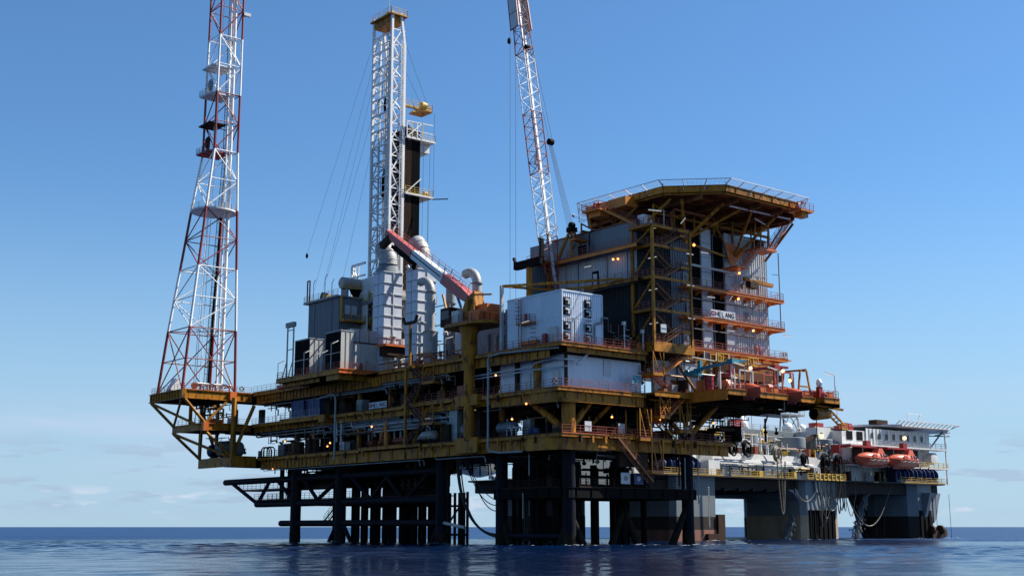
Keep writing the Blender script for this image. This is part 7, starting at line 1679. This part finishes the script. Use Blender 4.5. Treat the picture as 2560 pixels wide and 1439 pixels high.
# ---------------------------------------------------------------- people on the decks
def person(x, y, z, face, lab, suit='coverall', helmet='white', lean=0.0, arm=.3):
    t = thing('person', (x, y, z), lab, 'person')
    verts = [(0,0,.95), (0,.01*0,1.18), (lean*.1,0,1.40), (lean*.14,0,1.50), (lean*.16,0,1.62),
             (.10,0,.90), (.12,.03,.50), (.12,-.02,.08), (.12,.12,.04), (-.10,0,.90), (-.13,.05,.50), (-.12,-.05,.08), (-.12,.10,.04),
             (.20,0,1.40), (.27,arm*.2,1.14), (.25,arm*.9,.95), (-.20,0,1.40), (-.28,arm*.1,1.13), (-.27,arm*.5,.88)]
    edges = [(0,1),(1,2),(2,3),(3,4),(0,5),(5,6),(6,7),(7,8),(0,9),(9,10),(10,11),(11,12),(2,13),(13,14),(14,15),(2,16),(16,17),(17,18)]
    rad = [.16,.15,.17,.06,.105,.10,.075,.055,.05,.10,.075,.055,.05,.075,.055,.045,.075,.055,.045]
    me = bpy.data.meshes.new('body'); me.from_pydata(verts, edges, []); o = bpy.data.objects.new('body', me); put(o, t, (x, y, z)); o.rotation_euler = (0, 0, face)
    md_ = o.modifiers.new('skin', 'SKIN'); lay = me.skin_vertices[0] if me.skin_vertices else None
    if lay is None:
        bpy.context.view_layer.objects.active = o; bpy.ops.mesh.customdata_skin_add() if hasattr(bpy.ops.mesh, 'customdata_skin_add') else None
        lay = me.skin_vertices[0]
    for v, r in zip(lay.data, rad): v.radius = (r, r * .85)
    lay.data[0].use_root = True
    o.modifiers.new('smooth', 'SUBSURF').levels = 1; o.modifiers['smooth'].render_levels = 1
    me.materials.append(MATS[suit])
    R = Matrix.Rotation(face, 3, 'Z')
    h = V((x, y, z)) + R @ V((lean * .16, .01, 1.64))
    ob('head', MB().lathe([(.05, -.12), (.085, -.06), (.095, .02), (.08, .08)], h, n=12), 'skin', t); ob('helmet', MB().lathe([(.14, .04), (.115, .05), (.11, .12), (.05, .17), (.01, .18)], h, n=12), helmet, t)
    for e in (-1, 1):
        hp = V((x, y, z)) + R @ V((.25 if e > 0 else -.27, arm * (.9 if e > 0 else .5), .93 if e > 0 else .86)); hm = MB()
        for f_ in range(4): hm.path([hp + R @ V((-.03 + f_ * .02, 0, -.02)), hp + R @ V((-.03 + f_ * .02, .02, -.10)), hp + R @ V((-.03 + f_ * .02, .035, -.13 - (f_ in (1, 2)) * .015))], .010, 5)
        hm.path([hp + R @ V((.04 * -e, .01, -.01)), hp + R @ V((.055 * -e, .04, -.06))], .011, 5); hm.beam(hp + V((0, 0, .03)), hp + V((0, 0, -.06)), .08, .035); ob('hand', hm, 'skin', t)
person(10.6, -1.2, 26.3, 2.6, 'person in red coverall and white helmet at the rail beside the silver module')
person(36.9, -1.5, 27.75, 2.9, 'person in a red coverall standing on the lowest quarters walkway', helmet='red')
person(37.9, -1.4, 27.75, 3.4, 'person in a dark red coverall beside another on the lowest quarters walkway', helmet='white', arm=.1)

# ---------------------------------------------------------------- dense small plant between and under the decks
rc = random.Random(21)
DK = ['black', 'black', 'black', 'dark_rust', 'dark_rust', 'soffit', 'pipe_grey', 'stair_brown', 'cladding_shaded']  # dark mix, the gloom between the decks put into the colours
def plant(owner, x0, x1, y0, y1, z0, z1, n, mats=DK, along='y'):
    for _ in range(n):
        x, y = rc.uniform(x0, x1), rc.uniform(y0, y1); m = rc.choice(mats); k = rc.random(); h = z1 - z0
        if k < .30:                                     # horizontal run with drops at its ends
            L = rc.uniform(2, 9); z = z1 - rc.uniform(.2, .55 * h); r = rc.uniform(.05, .16)
            a, b = (V((x, y, z)), V((x, min(y + L, y1), z))) if along == 'y' else (V((x, y, z)), V((min(x + L, x1), y, z)))
            d = V((0, 0, -rc.uniform(.3, 1.6)))
            ob('process_pipe', MB().path([a + d, a, b, b - d * .5], r, 6), m, owner)
        elif k < .46: ob('riser_pipe', MB().tube((x, y, z0), (x, y, z1 - rc.uniform(0, .3) * h), rc.uniform(.05, .17), n=7), m, owner)
        elif k < .62: s = rc.uniform(.3, 1.1); ob('equipment_box', MB().bx(x - s * .5, x + s * .5, y - s, y + s, z0, z0 + rc.uniform(.5, .6 * h)), m, owner)
        elif k < .72: ob('valve', MB().lathe([(.1, 0), (.3, .15), (.3, .4), (.12, .5), (.12, .9), (.26, .95), (.26, 1.05)], (x, y, z0 + rc.uniform(0, .3) * h), n=8), m, owner)
        elif k < .84:
            L = rc.uniform(2.5, 7); z = z1 - rc.uniform(.1, .9)
            ob('cable_tray', MB().beam((x, y, z), (x, y + L, z) if along == 'y' else (x + L, y, z), .45, .1), m, owner)
        else:
            z = z1 - rc.uniform(0, .4); w = rc.uniform(.6, 1.8); ob('hanger_frame', MB().beam((x, y, z), (x, y, z - w), .08).beam((x, y, z - w), (x + .7, y, z - w), .08), m, owner)
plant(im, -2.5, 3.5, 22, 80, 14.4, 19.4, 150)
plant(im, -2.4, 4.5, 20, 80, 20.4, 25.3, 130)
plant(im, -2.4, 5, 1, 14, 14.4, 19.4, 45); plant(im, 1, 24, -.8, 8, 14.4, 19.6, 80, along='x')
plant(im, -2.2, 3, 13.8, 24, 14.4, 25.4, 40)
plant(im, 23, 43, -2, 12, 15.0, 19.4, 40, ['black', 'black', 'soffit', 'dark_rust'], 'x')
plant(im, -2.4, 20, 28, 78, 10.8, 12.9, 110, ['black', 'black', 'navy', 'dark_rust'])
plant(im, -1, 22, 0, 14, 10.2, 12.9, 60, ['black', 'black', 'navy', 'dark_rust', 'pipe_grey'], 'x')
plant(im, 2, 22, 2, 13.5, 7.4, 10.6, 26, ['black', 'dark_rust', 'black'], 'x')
plant(fd, -11, -3.4, 84, 94, 20.1, 24.4, 22); plant(fd, -6.4, -3, 83, 93.5, 14.2, 18.6, 14, ['black', 'dark_rust', 'mid_grey'])
plant(bd_, 21, 43, -2.6, .6, 21.0, 24.2, 26, ['red_rail', 'orange', 'dark_rust', 'pale_grey', 'white'], 'x')
plant(ud, 2, 9, 28, 44, 26.3, 31, 30, ['pale_grey', 'mid_grey', 'dark_rust', 'silver', 'mid_grey'])
plant(dr, 4.8, 13.5, 49.4, 57, 27, 39.6, 46, ['pale_grey', 'mid_grey', 'dark_rust', 'black', 'yellow_rail'])
plant(rg, 62, 92, 30.6, 31.6, 11.5, 13.8, 26, ['rig_white', 'hull_grey', 'dark_rust', 'yellow_rail', 'black'], 'x')
plant(rg, 98, 118, 31, 33, 11.5, 16.5, 44, ['rig_white', 'hull_grey', 'dark_rust', 'hose_tan', 'black', 'yellow_rail'], 'x')
plant(rg, 66, 100, 33, 35, 16, 18.6, 36, ['rig_white', 'hull_grey', 'dark_rust', 'hose_tan', 'black', 'red_rail'], 'x')
plant(rg, 99, 112, 33.5, 37, 15.4, 20.2, 46, ['rig_white', 'hull_grey', 'hull_grey', 'dark_rust', 'yellow_rail', 'pale_grey'], 'x')
plant(rg, 68, 100, 37, 42, 16, 20.4, 50, ['rig_white', 'rig_white', 'hull_grey', 'dark_rust', 'pale_grey', 'yellow_rail'], 'x')
plant(im, 12.6, 23, -2.6, 1, 14.4, 20.2, 40, ['yellow', 'stair_brown', 'dark_rust', 'black', 'black'], 'x')
plant(im, 13.2, 22, -1.6, .4, 20.6, 26.2, 26, ['yellow', 'stair_brown', 'dark_rust', 'mid_grey'], 'x')
plant(im, 6, 13, -1.2, 1.5, 26.3, 30.5, 22, ['dark_rust', 'black', 'mid_grey', 'red_rail'], 'x')
plant(ud, -2.6, 1.5, 22, 40, 26.3, 28.4, 34, ['red_rail', 'orange', 'dark_rust', 'pale_grey', 'yellow'])
# doors, ladders and service runs on the quarters walls
for x, z in ((22.6, 27.8), (23.4, 32.45), (22.8, 36.9), (36.2, 32.45), (35.4, 36.9)):
    dd = ob('door', MB().bx(x, x + 1.1, -.02, .1, z, z + 2.2), 'mid_grey', lq); ob('door_window', MB().bx(x + .35, x + .75, -.05, -.02, z + 1.3, z + 1.8), 'glass', dd)
for x in (26.6, 29.2, 34.3, 38.1): ob('wall_conduit', MB().tube((x, -.22, 27.8), (x, -.22, 45.6), .06, n=6), rc.choice(['dark_rust', 'pale_grey', 'mid_grey']), lq)
for z in (30.9, 35.4, 40.4): ob('wall_tray', MB().beam((21.6, -.3, z), (41.6, -.3, z), .2, .12), 'mid_grey', lq)
for y in (2.0, 6.2, 12.4, 15.2): ob('wall_conduit', MB().tube((AX0 - .2, y, 37), (AX0 - .2, y, 41.2), .06, n=6), rc.choice(['dark_rust', 'mid_grey']), lq)
# brackets and pad-eyes along the deck edges
for y in np.arange(3, 78, 2.6):
    for z, o_ in ((14.0, cd), (20.0, md)):
        if rc.random() < .6: ob('edge_bracket', MB().bx(-3.16 - rc.random() * .2, -2.95, y, y + .12 + rc.random() * .3, z - rc.uniform(.3, .9), z + .2), rc.choice(['yellow', 'yellow', 'dark_rust']), o_)
for x in np.arange(0, 29, 2.2):
    if rc.random() < .7: ob('edge_bracket', MB().bx(x, x + .1 + rc.random() * .3, -2.2 - rc.random() * .2, -1.95, 13.3, 14.2), rc.choice(['yellow', 'yellow', 'dark_rust']), cd)
# foam where the swell washes round the legs
fm_ = MB(); 
for x, y, r, n in ((0, 0, 1.6, 26), (22.6, 0, 2.2, 34), (13, 3, 3.2, 30), (8, 7, 2.5, 18), (0, 28, 1.8, 16), (0, 56, 1.8, 12), (57, 29.6, 5, 30), (93, 29.4, 6, 30), (129, 29.4, 5, 26), (4, -3, 6, 18), (18, -3, 7, 22)):
    for _ in range(n):
        a = rc.uniform(0, 6.28); d = r * (.6 + rc.random() ** 2 * 1.4); cx, cy = x + d * math.cos(a), y + d * math.sin(a); s = rc.uniform(.05, .26); z = rc.uniform(.02, .16)
        pts = []
        for k in range(7):
            t = 2 * math.pi * k / 7; w = s * rc.uniform(.5, 1.3); pts.append((cx + w * 2.6 * math.cos(t) , cy + w * math.sin(t) * .8))
        i = len(fm_.v); fm_.v += [(px, py, z) for px, py in pts] + [(cx, cy, z + .03)]
        for k in range(7): fm_.f.append((i + k, i + (k + 1) % 7, i + 7))
mat('foam', (.30, .34, .38), .8, 0, .1, 2.)
ob('sea_foam', fm_, 'foam', None, 'flecks of white foam on the water round the legs and columns', 'foam', None, 'stuff')
import OpenImageIO as oiio, numpy as np, sys
im=oiio.ImageBuf('/workdir/render_main.png').get_pixels(oiio.UINT8)[:,:,:3]
def a(x,y,r=4):
    x=int(x*.4);y=int(y*.4); return im[max(0,y-r):y+r,max(0,x-r):x+r].reshape(-1,3).mean(0).round().astype(int)
for n,p in dict(tl=(60,60),tr=(2500,60),top=(750,60),midl=(150,700),midr=(2400,700),lowl=(150,1050),lowr=(2500,1050),horl=(150,1290),horr=(2500,1290),seafar=(200,1332),seaL=(150,1410),seaR=(2500,1410),seaM=(1500,1410),seaRf=(2500,1335)).items(): print(n,a(*p))
